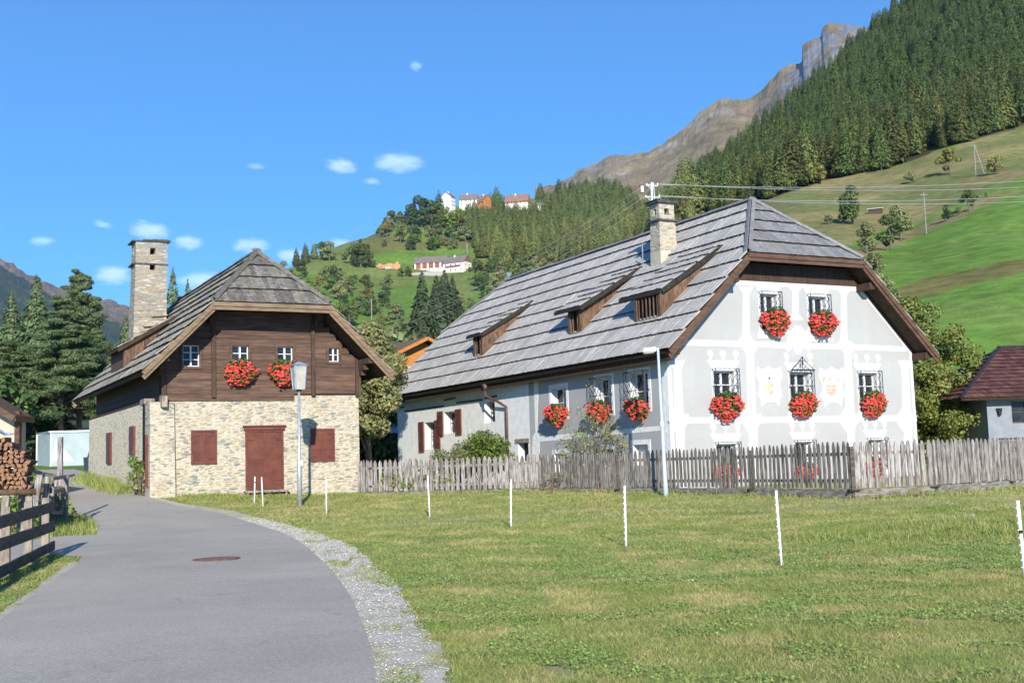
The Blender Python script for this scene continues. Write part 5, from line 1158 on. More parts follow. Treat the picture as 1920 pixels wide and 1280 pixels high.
def log_rack():
    Y = 27.0; a = at(-110, 926, Y); c = at(63, 921, Y); e = empty('log_rack', (c.x, c.y, float(G(c.x, c.y)))); o = e.location; tag(e, 'raised rack of round beams under the firewood pile', 'log rack')
    b = MB(); b.tube([a - o, c - o + Vector((.05, 0, 0))], .075, 10); b.build('beam', 'logbark', e, smooth=True)
    b = MB(); b.tube([a - o + Vector((0, .9, 0)), c - o + Vector((.05, .9, 0))], .075, 10); b.build('beam', 'logbark', e, smooth=True)
    for x, y in ((8, 0), (52, 0), (-60, 0), (8, .9), (52, .9)):
        q = at(x, 930, Y) - o; b = MB(); b.hexa([(q.x - .1, y - .06, -.3), (q.x + .08, y - .06, -.3), (q.x + .08, y + .06, -.3), (q.x - .1, y + .06, -.3), (q.x - .03, y - .06, q.z), (q.x + .13, y - .06, q.z), (q.x + .13, y + .06, q.z), (q.x - .03, y + .06, q.z)]); b.build('leg', 'oldwood', e)
    # split logs
    meshes = []
    for k in range(8):
        r = random.Random(k); n = r.choice((3, 4, 4, 5)); ang = sorted([r.uniform(0, 2 * math.pi / n * .5) + 2 * math.pi * i / n for i in range(n)]); rr = [r.uniform(.045, .10) for _ in ang]
        ln = .38; V = [(math.cos(t) * q, -r.uniform(0, .02), math.sin(t) * q * .8) for t, q in zip(ang, rr)] + [(math.cos(t) * q * .95, ln, math.sin(t) * q * .76) for t, q in zip(ang, rr)]
        b = MB(); b.add(V, [tuple(range(n))], 1); b.add([], [], 0); b.f += [tuple(reversed([n + i for i in range(n)]))] + [(i, (i + 1) % n, n + (i + 1) % n, n + i) for i in range(n)]; b.m += [1] + [0] * n
        ob = b.build('split_log', ['logbark', 'logend']); meshes.append(ob.data); bpy.data.objects.remove(ob)
    z0 = a.z + .11; row = 0; cnt = 0
    while row < 12:
        z = z0 + row * .098; x = a.x + random.uniform(0, .05); tilt = (c.z - a.z)
        xr = c.x - .04 - row * .012 - max(0, row - 7) * .10 - (.05 * (row % 2))
        while x < xr and cnt < 290:
            lo = z + .9 < 0
            ob = link('split_log', random.choice(meshes)); px_ = proj(np.array(x), np.array(a.y), np.array(z))[0]
            if px_ > -25:
                ob.location = (x, a.y - .05 + random.uniform(-.05, .05), z + random.uniform(-.012, .012)); ob.rotation_euler = (random.uniform(-.05, .05), random.uniform(0, 6.28), random.uniform(-.06, .06))
                tag(ob, 'split firewood log in the pile on the raised rack', 'log', 'split firewood logs stacked on the rack'); cnt += 1
            else: bpy.data.objects.remove(ob)
            x += random.uniform(.10, .15)
        row += 1
    # blue sheet on top of the pile
    b = MB(); q = at(8, 831, Y + .35); n = 11
    V = []; 
    for j in range(5):
        for i in range(n): V.append((q.x - .9 + i * .11, q.y + (j - 2) * .18, z0 + 11.6 * .098 + .05 + random.uniform(0, .10) + (.1 * math.exp(-((i - 5) / 2.5) ** 2)) - max(0, i - 9) * .03))
    b.add(V, [(j * n + i, j * n + i + 1, (j + 1) * n + i + 1, (j + 1) * n + i) for j in range(4) for i in range(n - 1)]); tag(b.build('crumpled_tarp', 'bluetarp', fix=False), 'crumpled pale blue plastic sheet lying on top of the log pile', 'tarp')
log_rack()
def left_cabin():
    Y = 38; a = at(27, 778, Y); e = empty('cabin', (a.x, a.y, float(G(a.x, a.y)))); o = e.location; tag(e, 'cream cabin with a red brown roof edge, cut by the left border behind the logs', 'cabin')
    ze = a.z - o.z; w = 5.5; e.rotation_euler = (0, 0, R(0))
    b = MB(); x1 = at(27, 800, Y + .5).x - o.x; b.box(x1 - 5, x1, .6, 1.4, -.5, ze + .15); b.build('wall', 'cream', e)
    b = MB(); b.box(x1 - .0, x1 + .16, .5, .7, -.5, ze + .15); b.build('corner_post', 'barge', e)
    b = MB(); t = at(0, 757, Y).z - o.z; sl = (t - ze) / (0 - (at(0, 757, Y).x - o.x)) if False else .62
    P = lambda x, y, dz: (x, y, ze + sl * (-x) + dz) if x > -3.2 else (x, y, ze + sl * 3.2 - sl * (-3.2 - x) + dz)
    for (xa, xb) in ((0, -3.2), (-3.2, -6.4)):
        b.hexa([P(xb, 0, -.12), P(xa, 0, -.12), P(xa, 1.5, -.12), P(xb, 1.5, -.12), P(xb, 0, 0), P(xa, 0, 0), P(xa, 1.5, 0), P(xb, 1.5, 0)])
    b.build('roof', 'cheek', e)
    b = MB(); b.bar(P(0, -.03, -.12), P(-3.2, -.03, -.12), .05, .2); b.bar((0.02, 0, ze - .1), (.02, 1.5, ze - .1), .05, .2); b.build('barge_board', 'barge', e)
    b = MB(); b.box(x1 - .9, x1 - .25, .56, .6, .9, 2.1); b.build('window', 'glass', e)
left_cabin()
def container():
    Y = 74; a = at(95, 872, Y); e = empty('container', (a.x, a.y, float(G(a.x, a.y)) - .05)); o = e.location; tag(e, 'pale blue metal container with a white triangle, where the road bends', 'container')
    h = at(95, 811, Y).z - o.z; w = at(215, 872, Y).x - o.x; lx = at(69, 872, Y + 2.6).x - o.x
    b = MB(); b.add([(0, 0, 0), (w, .6, 0), (w + lx, 3.4, 0), (lx, 2.6, 0), (0, 0, h), (w, .6, h), (w + lx, 3.4, h), (lx, 2.6, h)], [(3, 2, 1, 0), (4, 5, 6, 7), (0, 1, 5, 4), (1, 2, 6, 5), (2, 3, 7, 6), (3, 0, 4, 7)]); b.build('body', 'contain', e)
    b = MB(); b.add([(-.08, -.12, h), (w + .1, .5, h), (w + lx + .1, 3.6, h), (lx - .12, 2.7, h), (-.08, -.12, h + .1), (w + .1, .5, h + .1), (w + lx + .1, 3.6, h + .1), (lx - .12, 2.7, h + .1)], [(3, 2, 1, 0), (4, 5, 6, 7), (0, 1, 5, 4), (1, 2, 6, 5), (2, 3, 7, 6), (3, 0, 4, 7)]); b.build('roof', 'galv', e)
    t = lambda px, py: (at(px, py, Y + .1).x - o.x, at(px, py, Y + .1).z - o.z)
    A, B_, C_ = t(106, 822), t(83, 865), t(138.5, 865); A = (A[0], A[1]); B_ = (max(B_[0], .03), B_[1])
    b = MB(); f = lambda x, z, d: (x, .6 * x / w - d, z); b.prism([B_, C_, A], f, .01, .02); b.build('triangle_sign', 'container_white', e)
    b = MB(); b.bar((0, 0, 0), (0, 0, h), .06, .06, up=(1, 0, 0)); b.bar((lx, 2.6, 0), (lx, 2.6, h), .08, .08, up=(1, 0, 0)); b.bar((lx * .15, .35, h * .98), (lx * .95, 2.45, h * .98), .03, .05); b.build('door_frame', 'white_post', e)
container()
def roadside_bits():
    p = hit(172, 893, 40); q = p.copy(); e = empty('wooden_post', p); tag(e, 'short grey wooden post at the far corner of the stone house', 'post'); MB().box(-.14, .14, -.06, .06, -.2, (893 - 858) * p.y / F_PX).build('shaft', 'picket', e)
    p = at(169, 872, 66); p.z = float(G(p.x, p.y)); e = empty('wheelbarrow', p); tag(e, 'dark blue bin with a bag on it, beside the far corner of the stone house', 'bin')
    b = MB(); b.hexa([(-.25, -.2, 0), (.25, -.2, 0), (.25, .2, 0), (-.25, .2, 0), (-.3, -.25, .75), (.3, -.25, .75), (.3, .25, .75), (-.3, .25, .75)]); b.build('bin_body', mat('bin_blue', (.02, .035, .06)), e); e.name = 'garbage_bin'
    b = MB(); b.hexa([(-.1, -.2, .75), (.32, -.2, .75), (.32, .2, .75), (-.1, .2, .75), (.05, -.15, 1.3), (.3, -.15, 1.35), (.3, .15, 1.35), (.05, .15, 1.3)]); b.build('lid', 'black', e)
    p = at(163, 872, 69); p.z = float(G(p.x, p.y)); MBs = MB(); 
roadside_bits()

# ------------------------------------------------------------------ right outbuilding, rail fence, orange house, marquee
def right_house():
    Y = 47; a = at(1803, 747, Y); g = float(G(a.x, a.y)); e = empty('outbuilding', (a.x, a.y, g)); o = e.location; t = R(3); e.rotation_euler = (0, 0, t); tag(e, 'outbuilding with shade-toned walls and a hipped red tile roof, cut by the right border', 'outbuilding')
    ze = a.z - g; Wd, Dp = 11, 8; zr = at(1915, 650, Y + 3.4).z - g; xr = 3.6
    pts = {'l': [(0, 0, ze), (Wd, 0, ze), (Wd - xr, Dp / 2, zr), (xr, Dp / 2, zr)], 's': [(0, Dp, ze), (0, 0, ze), (xr, Dp / 2, zr)], 'b': [(Wd, Dp, ze), (0, Dp, ze), (xr, Dp / 2, zr), (Wd - xr, Dp / 2, zr)]}
    deck = MB(); tl = MB()
    for k, P in pts.items():
        P = [Vector(p) for p in P]; nn = (P[1] - P[0]).cross(P[-1] - P[0]).normalized(); n = len(P); dn = -nn * .1
        deck.add([tuple(p) for p in P] + [tuple(p + dn) for p in P], [tuple(range(n)), tuple(reversed(range(n, 2 * n)))] + [(i, n + i, n + (i + 1) % n, (i + 1) % n) for i in range(n)])
        if k == 'b': continue
        e1 = (P[1] - P[0]).normalized(); e2 = nn.cross(e1); Lx = (P[1] - P[0]).length; pl = [((p - P[0]).dot(e1), (p - P[0]).dot(e2)) for p in P]
        boards(tl, P[0], e1, e2, pl, .34, .23, .05, .02, .01, .004)
    r = deck.build('roof_deck', 'deck', e); tl.build('tile_layer', ['tile', 'butt'], r, fix=False)
    # rolls between the tiles so the courses read as pantiles
    cp = MB(); cp.tube([(0, 0, ze + .06), (xr, Dp / 2, zr + .06)], .08, 6); cp.tube([(xr, Dp / 2, zr + .06), (Wd - xr, Dp / 2, zr + .06)], .09, 6); cp.build('ridge_tile', 'iron', r)
    x0 = at(1856, 800, Y + .7).x - o.x
    b = MB(); wz0 = at(1905, 793, Y + .7).z - g; wz1 = at(1905, 752, Y + .7).z - g; wx0 = at(1901, 770, Y + .7).x - o.x
    wall_sheet(b, rect(x0, Wd, -.3, ze - .02), [rect(wx0, wx0 + 1.3, wz0, wz1)], lambda x, z, d: (x, .7 + d, z), .2)
    b.add([(x0, .7, -.3), (x0, Dp - .7, -.3), (x0, Dp - .7, ze), (x0, .7, ze)], [(0, 1, 2, 3)]); b.build('wall', 'shaded_wall', e, fix=False)
    b = MB(); f = lambda x, z, d: (x, .7 + d, z); window(e, f, wx0, wx0 + 1.3, wz0, wz1, .15, 2, 2, 'barge')
    b = MB(); b.tube([(at(1876, 769, Y + .7).x - o.x, .62, at(1876, 778, Y).z - g), (at(1876, 769, Y + .7).x - o.x, .62, at(1876, 764, Y).z - g)], [.06, .12], 8); b.build('wall_lamp', 'iron', e)
    b = MB(); xx = x0 + .5; zz = at(1890, 822, Y).z - g
    p = at(1876, 826, 44); e2_ = empty('garden_bench', (p.x, p.y, float(G(p.x, p.y)))); tag(e2_, 'dark brown slatted garden bench beside the outbuilding wall', 'bench')
    for z in (.78, .9): MB().box(0, 1.9, .3, .34, z + .1, z + .18).build('backrest', 'beam', e2_)
    MB().box(0, 1.9, -.15, .3, .55, .6).build('seat', 'beam', e2_)
    for x in (.1, 1.8): MB().box(x - .05, x + .05, -.1, .34, 0, .55).build('leg', 'beam', e2_)
right_house()
def rail_fence():
    pts = [at(1700, 800, 58), at(1762, 800, 57), at(1845, 800, 55), at(1960, 800, 53)]
    e = empty('rail_fence', (pts[0].x, pts[0].y, float(G(pts[0].x, pts[0].y)))); o = e.location; tag(e, 'grey rail fence below the meadow, between farmhouse and outbuilding', 'fence')
    zt = at(1762, 783, 57).z
    for i in range(len(pts) - 1):
        for k in range(3):
            q = pts[i].lerp(pts[i + 1], k / 3); g = float(G(q.x, q.y)); MB().box(q.x - o.x - .09, q.x - o.x + .09, q.y - o.y, q.y - o.y + .1, g - o.z - .2, zt + .25 - o.z + (.25 if (i, k) == (2, 0) else 0)).build('post', 'picket', e)
        for y_, in ((783,), (803,), (822,), (840,)):
            a = pts[i] - o; c = pts[i + 1] - o; z = at(1762, y_ + 12, 57).z - o.z; MB().bar((a.x, a.y - .05, z), (c.x, c.y - .05, z + .15), .04, .17).build('rail', 'oldwood', e)
rail_fence()
def orange_house():
    Y = 72; a = at(802, 634, Y); g = float(G(a.x, a.y)); e = empty('orange_chalet', (a.x, a.y, g)); e.rotation_euler = (0, 0, R(35)); tag(e, 'bright orange wooden house half hidden behind the farmhouse roof and trees', 'house')
    zr = a.z - g; ze = zr - 1.15; hw = 2.5; L = 7; sl = 1.15 / hw
    b = MB(); b.add([(-hw + .5, .7, -1), (hw - .5, .7, -1), (hw - .5, .7, ze - .1 + .25), (0, .7, zr - .12), (-hw + .5, .7, ze - .1 + .25)] + [(-hw + .5, L, -1), (hw - .5, L, -1), (hw - .5, L, ze + .15), (0, L, zr - .12), (-hw + .5, L, ze + .15)], [(4, 3, 2, 1, 0), (5, 6, 7, 8, 9), (0, 1, 6, 5), (1, 2, 7, 6), (4, 0, 5, 9)]); b.build('wall', 'orange', e)
    b = MB()
    for sg in (-1, 1): b.add([(0, 0, zr), (sg * hw, 0, ze), (sg * hw, L + .5, ze), (0, L + .5, zr), (0, 0, zr + .1), (sg * hw, 0, ze + .1), (sg * hw, L + .5, ze + .1), (0, L + .5, zr + .1)], [(3, 2, 1, 0), (4, 5, 6, 7), (0, 1, 5, 4), (1, 2, 6, 5), (2, 3, 7, 6), (3, 0, 4, 7)])
    b.build('roof', 'orangedark', e)
    b = MB()
    for sg in (-1, 1): b.bar((0, -.04, zr), (sg * hw * 1.02, -.04, ze), .05, .2)
    b.build('barge_board', 'orange', e)
    f = lambda x, z, d: (x, .7 + d, z); window(e, f, -1.55, -.95, ze - 1.35, ze - .55, .03, 2, 2, 'whitepaint', casing='orange')
orange_house()
def marquee():
    Y = 60; a = at(684, 812, Y); c = at(747, 812, Y); g = float(G(a.x, a.y)); e = empty('marquee', (a.x, a.y, g)); o = e.location; tag(e, 'white canopy with a scalloped edge over a dark seating place between the houses', 'canopy')
    w = c.x - a.x; z0 = a.z - o.z; z1 = at(690, 795, Y + 2).z - o.z; n = 24; V = []
    for i in range(n + 1):
        x = w * i / n; V += [(x, 0, z0 - .05 * abs(math.sin(i * math.pi / 1.5))), (x, 0, z0 + .06), (x, 1.5, (z0 + z1) / 2 + .06 + .05 * math.sin(i * .9)), (x, 3, z1 + .1)]
    b = MB(); b.add(V, [(i * 4 + k, i * 4 + 4 + k, i * 4 + 5 + k, i * 4 + 1 + k) for i in range(n) for k in range(3)]); b.build('canopy_cloth', 'tarp', e, fix=False)
    for x in (.3, w - .2): MB().box(x - .04, x + .04, .05, .13, -.2, z0).build('post', 'beam', e)
    b = MB(); b.box(-.5, w, 3, 3.2, -.2, z1); b.box(-.6, -.4, .8, 3.1, -.2, z0); b.build('back_wall', 'boards_dark', e)
marquee()

# ------------------------------------------------------------------ vegetation meshes
def conifer(seed, H, Rr, n, size, top=.85, droop=.35, lev=15, z0=.05, asp=.5, jag=.28):
    r = np.random.default_rng(seed); h = 1 - (1 - z0) * np.sqrt(r.random(n)) ; h = np.clip(h, z0, .995); a = r.uniform(0, 6.283, n)
    ph = (h * lev + vnoise(a * 1.2, h * 4, seed) * 1.2) % 1.0
    rad = Rr * (1 - h) ** top * np.clip(.55 + h * 3.2, 0, 1) * (1 - jag * ph) * (.72 + .5 * vnoise(a * 2.2 + 7, h * lev * .5, seed + 3)) * (1 - .45 * r.random(n) ** 2.2) + .01 * Rr
    z = H * (h + .012) - droop * rad * .5; c = np.stack([np.cos(a) * rad, np.sin(a) * rad, z], 1)
    out = np.stack([np.cos(a), np.sin(a), np.zeros(n)], 1); nn = out * .75 + np.array([0, 0, .5]) + r.normal(size=(n, 3)) * .38; nn /= np.linalg.norm(nn, axis=1)[:, None]
    t = out - np.array([0, 0, .5]) + r.normal(size=(n, 3)) * .35; t -= nn * (t * nn).sum(1)[:, None]; t /= np.linalg.norm(t, axis=1)[:, None]; b = np.cross(nn, t); s = (size * r.uniform(.6, 1.3, n) * (.45 + .75 * (1 - h)))[:, None]
    V = np.stack([c - t * s, c + b * s * asp, c + t * s, c - b * s * asp], 1).reshape(-1, 3); V = np.concatenate([V, [(0, 0, H * 1.015), (.012 * H, 0, H * .94), (0, 0, H * .92), (-.012 * H, 0, H * .94)]]); return V, np.arange(len(V)).reshape(-1, 4)
def trunkmesh(H, r0, n=7, bend=.0, matn='bark', seed=0, top=.95):
    b = MB(); rr = random.Random(seed); P = [(bend * H * (t ** 1.5) + rr.uniform(-.01, .01) * H * t, rr.uniform(-.01, .01) * H * t, H * t) for t in (0, .15, .35, .6, top)]; P[0] = (0, 0, -.3)
    b.tube(P, [r0 * 1.15, r0, r0 * .8, r0 * .5, r0 * .12], n); return b
CONI = {}
def conifer_set(key, matn, nvar, H, Rr, n, size, tr=.97, **kw):
    L = []
    for k in range(nvar):
        V, Fc = conifer(100 + k * 13 + len(key), H * 1.0, Rr * (.9 + .07 * k), n, size, **kw)
        cm = npmesh('crown', V, Fc, 4, [matn]); tb = trunkmesh(H * tr, H * .014); ob = tb.build('trunk', 'bark'); tm = ob.data; bpy.data.objects.remove(ob)
        L.append((cm, tm, V, Fc))
    CONI[key] = L
conifer_set('spruce', 'needle_spruce', 6, 20, 4.3, 1700, .78, .6, top=.62, jag=.2)
conifer_set('larch', 'needle_larch', 6, 20, 4.6, 1500, .82, .6, top=.5, jag=.14, droop=.2)
conifer_set('darkfir', 'needle_dark', 2, 16, 3.7, 9000, .36, lev=20)
conifer_set('nearspruce', 'needle_pine', 3, 13, 3.0, 9000, .26, lev=22, top=.95)
def put_conifer(key, k, loc, H, label, cat, group, name='spruce_tree', wide=1, parts=True, rz=None):
    base = {'spruce': 20, 'larch': 20, 'darkfir': 16, 'nearspruce': 13}[key]; cm, tm, *_ = CONI[key][k % len(CONI[key])]; s = H / base
    e = empty(name, loc, random.uniform(0, 6.28) if rz is None else rz); e.scale = (s * wide, s * wide, s); tag(e, label, cat, group); link('crown', cm, e); link('trunk', tm, e); return e
def lobes_tree(seed, H, Rc, nl, nleaf, size, leafm, barkm='bark', zc=.6, flat=.8, trunkr=.03, spread=1.0, low=.3, asp=.6, shell=.35, extra=None, lobe=(.26, .46), bend=0, shift=(0, 0)):
    r = np.random.default_rng(seed); V = []; F_ = []; o = 0; cent = []
    for k in range(nl):
        t = r.random(); a = r.uniform(0, 6.283); z = H * (low + (.93 - low) * t); prof = math.sin(math.pi * min(1, (t * .8 + .2))) ** .6 if True else 1; rad = Rc * prof * (r.random() ** .5) * .75 * spread
        c = np.array([math.cos(a) * rad + shift[0] * t, math.sin(a) * rad + shift[1] * t, z]); lr = Rc * r.uniform(*lobe); cent.append((c, lr))
        v, f = leafcloud(int(nleaf / nl), r, c, (lr, lr, lr * flat), size, shell, .35, asp); V.append(v); F_.append(f + o); o += len(v)
    cm = npmesh('crown', np.concatenate(V), np.concatenate(F_), 4, [leafm]); tb = trunkmesh(H * .8, H * trunkr, 9, bend, seed=seed)
    for c, lr in cent[:: max(1, len(cent) // 14)]:
        z = c[2] * .55; tb.tube([(bend * H * .3, 0, z * .9), (c[0] * .45, c[1] * .45, z + (c[2] - z) * .5), tuple(c)], [H * trunkr * .35, H * trunkr * .22, H * trunkr * .08], 5)
    ob = tb.build('trunk', barkm, smooth=True); tm = ob.data; bpy.data.objects.remove(ob); return cm, tm
DEC = {}
def dec_set(key, leafm, nvar, **kw):
    DEC[key] = [lobes_tree(sum(map(ord, key)) + k * 7, 10, 4.2, 11, 1500, .42, leafm, low=.22, **kw) for k in range(nvar)]
for k_, m_ in (('mid', 'leaf_mid'), ('dark', 'leaf_dark'), ('olive', 'leaf_olive'), ('bright', 'leaf_bright'), ('yellow', 'leaf_yellow')): dec_set(k_, m_, 3)
def put_dec(key, k, loc, H, label, cat='tree', group=None, wide=1.0, name='broadleaf_tree'):
    cm, tm = DEC[key][k % 3]; s = H / 10; e = empty(name, loc, random.uniform(0, 6.28)); e.scale = (s * wide, s * wide, s); tag(e, label, cat, group); link('crown', cm, e); link('trunk', tm, e); return e

# ------------------------------------------------------------------ hillside trees picked off the photograph
ORD = ['first', 'second', 'third', 'fourth', 'fifth', 'sixth', 'seventh', 'eighth', 'ninth', 'tenth', 'eleventh', 'twelfth', 'thirteenth', 'fourteenth', 'fifteenth']
ZONES = {
 'on the left skyline of the village hill': [(529, 512, 23, 'olive'), (556, 500, 37, 'S'), (573, 494, 40, 'S'), (589, 486, 31, 'L'), (603, 488, 34, 'mid'), (618, 490, 42, 'olive'), (568, 520, 33, 'dark')],
 'on the skyline beside the hilltop village': [(710, 442, 13, 'mid'), (724, 435, 27, 'olive'), (735, 432, 36, 'mid'), (751, 428, 31, 'mid'), (774, 424, 44, 'dark'), (791, 427, 60, 'dark'), (809, 426, 50, 'mid'), (824, 425, 69, 'S'), (837, 425, 36, 'olive')],
 'between the hilltop village and the white farm': [(850, 432, 46, 'bright'), (863, 428, 36, 'bright'), (751, 457, 30, 'mid'), (770, 471, 29, 'dark'), (777, 449, 28, 'mid'), (721, 463, 14, 'mid'), (815, 466, 31, 'mid'), (832, 462, 20, 'olive'), (852, 458, 20, 'mid'), (866, 452, 19, 'L'), (822, 441, 22, 'olive')],
 'beside the orange brick shell': [(663, 500, 42, 'mid'), (676, 502, 46, 'dark'), (689, 503, 44, 'mid'), (652, 470, 9, 'olive'), (676, 457, 9, 'mid'), (645, 488, 16, 'olive')],
 'on the lower meadow of the village hill': [(609, 525, 26, 'olive'), (624, 546, 47, 'mid'), (638, 517, 14, 'dark'), (600, 555, 38, 'yellow'), (636, 563, 42, 'olive'), (651, 549, 30, 'olive'), (659, 556, 9, 'mid'), (686, 554, 38, 'mid'), (727, 545, 31, 'olive'), (722, 575, 38, 'dark'), (751, 520, 17, 'mid'), (765, 519, 19, 'mid')],
 'at the foot of the village hill': [(628, 600, 38, 'bright'), (640, 592, 30, 'mid'), (655, 613, 43, 'mid'), (675, 582, 25, 'mid'), (697, 593, 39, 'mid'), (745, 600, 35, 'olive'), (716, 612, 30, 'yellow'), (864, 584, 32, 'olive')],
 'between the white farm and the farmhouse ridge': [(896, 526, 39, 'mid'), (930, 506, 30, 'mid'), (934, 558, 54, 'olive'), (966, 522, 46, 'bright'), (981, 520, 42, 'mid'), (1004, 516, 34, 'olive'), (1030, 509, 36, 'yellow'), (918, 512, 22, 'mid'), (950, 545, 26, 'olive'), (1010, 480, 22, 'mid'), (905, 560, 14, 'mid'), (890, 500, 15, 'mid')],
 'on the pasture above the farmhouse': [(1599, 421, 72, 'mid'), (1708, 345, 24, 'olive'), (1782, 329, 52, 'yellow'), (1867, 327, 40, 'yellow'), (1775, 415, 31, 'dark'), (1817, 397, 42, 'mid'), (1798, 404, 18, 'olive'), (1850, 372, 12, 'olive'), (1297, 412, 34, 'yellow'), (1580, 420, 16, 'olive'), (1540, 345, 34, 'yellow'), (1555, 420, 20, 'olive')],
 'along the lower edge of the pasture': [(1625, 476, 56, 'olive'), (1671, 470, 66, 'mid'), (1690, 452, 66, 'olive'), (1645, 530, 52, 'olive'), (1660, 560, 50, 'olive'), (1678, 590, 46, 'olive'), (1634, 505, 30, 'mid'), (1700, 610, 40, 'mid')],
}
KW = {'S': 'dark spruce', 'L': 'green larch', 'mid': 'mid green round tree', 'dark': 'dark round tree', 'olive': 'olive green tree', 'bright': 'light green tree', 'yellow': 'yellowish tree'}
def hill_trees():
    for zone, L in ZONES.items():
        cnt = {}; 
        for px, py, hp, kd in sorted(L):
            p = hit(px, py, 62)
            if p is None:
                for dy in range(2, 40, 2):
                    p = hit(px, py + dy, 62)
                    if p is not None: break
            if p is None: continue
            H = hp * p.y / F_PX * 1.03; k = cnt.get(kd, 0); cnt[kd] = k + 1
            lb = f'{ORD[k]} {KW[kd]} from the left {zone}'
            gname = 'trees ' + zone
            if kd in 'SL': put_conifer('spruce' if kd == 'S' else 'larch', k, p, H, lb, 'tree', gname, wide=1.25)
            else: put_dec(kd, k + len(zone), p, H, lb, 'tree', gname, wide=1.05 if hp > 25 else 1.3)
hill_trees()
def scrub():
    r = random.Random(12)
    for poly, dx, dy, lb, g in (([(540, 590), (640, 560), (700, 560), (760, 585), (900, 550), (960, 530), (960, 640), (900, 700), (560, 760)], 23, 17, 'small mixed tree or bush on the scrubby lower slope of the village hill', 'scrub trees on the lower slope of the village hill'),
                                ([(890, 505), (1060, 500), (1190, 478), (1240, 432), (1290, 440), (1230, 500), (1000, 560), (900, 560)], 21, 13, 'small light green tree at the lower rim of the larch wood', 'small trees at the lower rim of the larch wood'),
                                ([(690, 405), (840, 395), (890, 430), (880, 475), (790, 470), (700, 450)], 22, 13, 'small green tree on the upper meadow under the hilltop village', 'small trees on the upper meadow of the village hill'),
                                ([(540, 520), (700, 515), (700, 555), (560, 575)], 30, 19, 'small green tree on the meadow left of the white hill farm', 'small trees on the left meadow of the village hill')):
        for i, p in enumerate(sample_forest(poly, dx, dy, 40 + dx)):
            if r.random() < .12: continue
            h = r.uniform(12, 30) * p.y / F_PX; put_dec(r.choice(('mid', 'olive', 'yellow', 'bright', 'olive', 'dark')), i, p, h, lb, 'tree', g, r.uniform(1.0, 1.5))
def dark_group():
    for i, (px, py, hp, Y) in enumerate(((795, 690, 182, 150), (835, 590, 84, 420), (850, 594, 78, 430), (820, 596, 80, 400))):
        p = at(px, py, Y); p.z = float(G(p.x, p.y)); top = at(px, py - hp, Y).z
        put_conifer('darkfir', i, p, top - p.z, ['large dark spruce between the two houses, nearest of its group', 'dark spruce below the white farm, middle of three', 'dark spruce below the white farm, rightmost of three', 'dark spruce below the white farm, leftmost of three'][i], 'tree', 'dark spruces below the white farm', wide=1.15 if i else 1.0)
dark_group()

# ------------------------------------------------------------------ forests
def sample_forest(poly, dx, dy, seed, ymin=62):
    r = np.random.default_rng(seed); xs = [p[0] for p in poly]; ys = [p[1] for p in poly]; out = []; y = min(ys); row = 0
    while y < max(ys):
        x = min(xs) + (row % 2) * dx / 2
        while x < max(xs):
            qx = x + r.uniform(-.45, .45) * dx; qy = y + r.uniform(-.5, .5) * dy
            if inpoly(qx, qy, poly):
                p = hit(qx, qy, ymin)
                if p is not None and p.y < 1600: out.append(p)
            x += dx
        y += dy; row += 1
    return out
def forest(poly, dx, dy, seed, key, matn, hr, nind, name, lb, group, stuff, stufflb, wide=1.0):
    P = sample_forest(poly, dx, dy, seed); P.sort(key=lambda p: p.y); r = random.Random(seed)
    base = 20; VV = []; FF = []; o = 0; ni = 0
    for i, p in enumerate(P):
        H = r.uniform(*hr) * (1.2 if r.random() < .15 else (.62 if r.random() < .18 else 1)); k = r.randrange(6); w = r.uniform(.82, 1.25) * wide
        X, Y_ = proj(np.array(p.x), np.array(p.y), np.array(p.z + H))
        vis = -20 < X < 1940 and Y_ > -200 and proj(np.array(p.x), np.array(p.y), np.array(p.z + H))[1] < 1300 and proj(np.array(p.x), np.array(p.y), np.array(p.z + H * .9))[1] > -60 and proj(np.array(p.x), np.array(p.y), np.array(p.z + H))[1] > -H * F_PX / p.y
        if ni < nind and vis:
            put_conifer(key, k, p, H, lb, 'tree', group, name, wide=w); ni += 1
        else:
            cm, tm, V, Fc = CONI[key][k]; a = r.uniform(0, 6.28); s = H / base; c_, s_ = math.cos(a), math.sin(a)
            V2 = np.stack([(V[:, 0] * c_ - V[:, 1] * s_) * s * w + p.x, (V[:, 0] * s_ + V[:, 1] * c_) * s * w + p.y, V[:, 2] * s + p.z], 1).astype(np.float32)
            VV.append(V2); FF.append(Fc + o); o += len(V2)
    if VV: tag(link(stuff, npmesh(stuff, np.concatenate(VV), np.concatenate(FF), 4, [matn])), None, kind='stuff')
    print(name, len(P), ni, o // 4)
scrub()
F2 = [(1270, 356), (1330, 300), (1400, 230), (1460, 190), (1510, 150), (1560, 105), (1600, 60), (1660, -10), (1740, -80), (1960, -200), (2050, -150), (2050, 190), (1960, 215), (1915, 236), (1850, 256), (1800, 270), (1740, 285), (1669, 316), (1556, 336), (1500, 352), (1450, 372), (1380, 398), (1286, 416)]
forest(F2, 13.5, 8, 5, 'spruce', 'needle_spruce', (13, 19), 298, 'spruce_tree', 'green conifer in the dense forest on the steep right slope', 'forest conifers on the steep right slope', 'spruce_forest', '')
F1 = [(880, 392), (930, 388), (1000, 400), (1060, 376), (1100, 362), (1200, 352), (1300, 345), (1310, 425), (1230, 438), (1200, 470), (1130, 490), (1050, 500), (990, 490), (945, 500), (900, 482), (872, 445)]
forest(F1, 11, 7, 8, 'larch', 'needle_larch', (15, 21), 290, 'larch_tree', 'light green larch in the wood below the hilltop village', 'larches in the wood below the hilltop village', 'larch_forest', '', 1.15)
F3 = [(1000, 374), (1080, 362), (1200, 340), (1290, 335), (1290, 352), (1200, 356), (1080, 372), (1000, 378)]
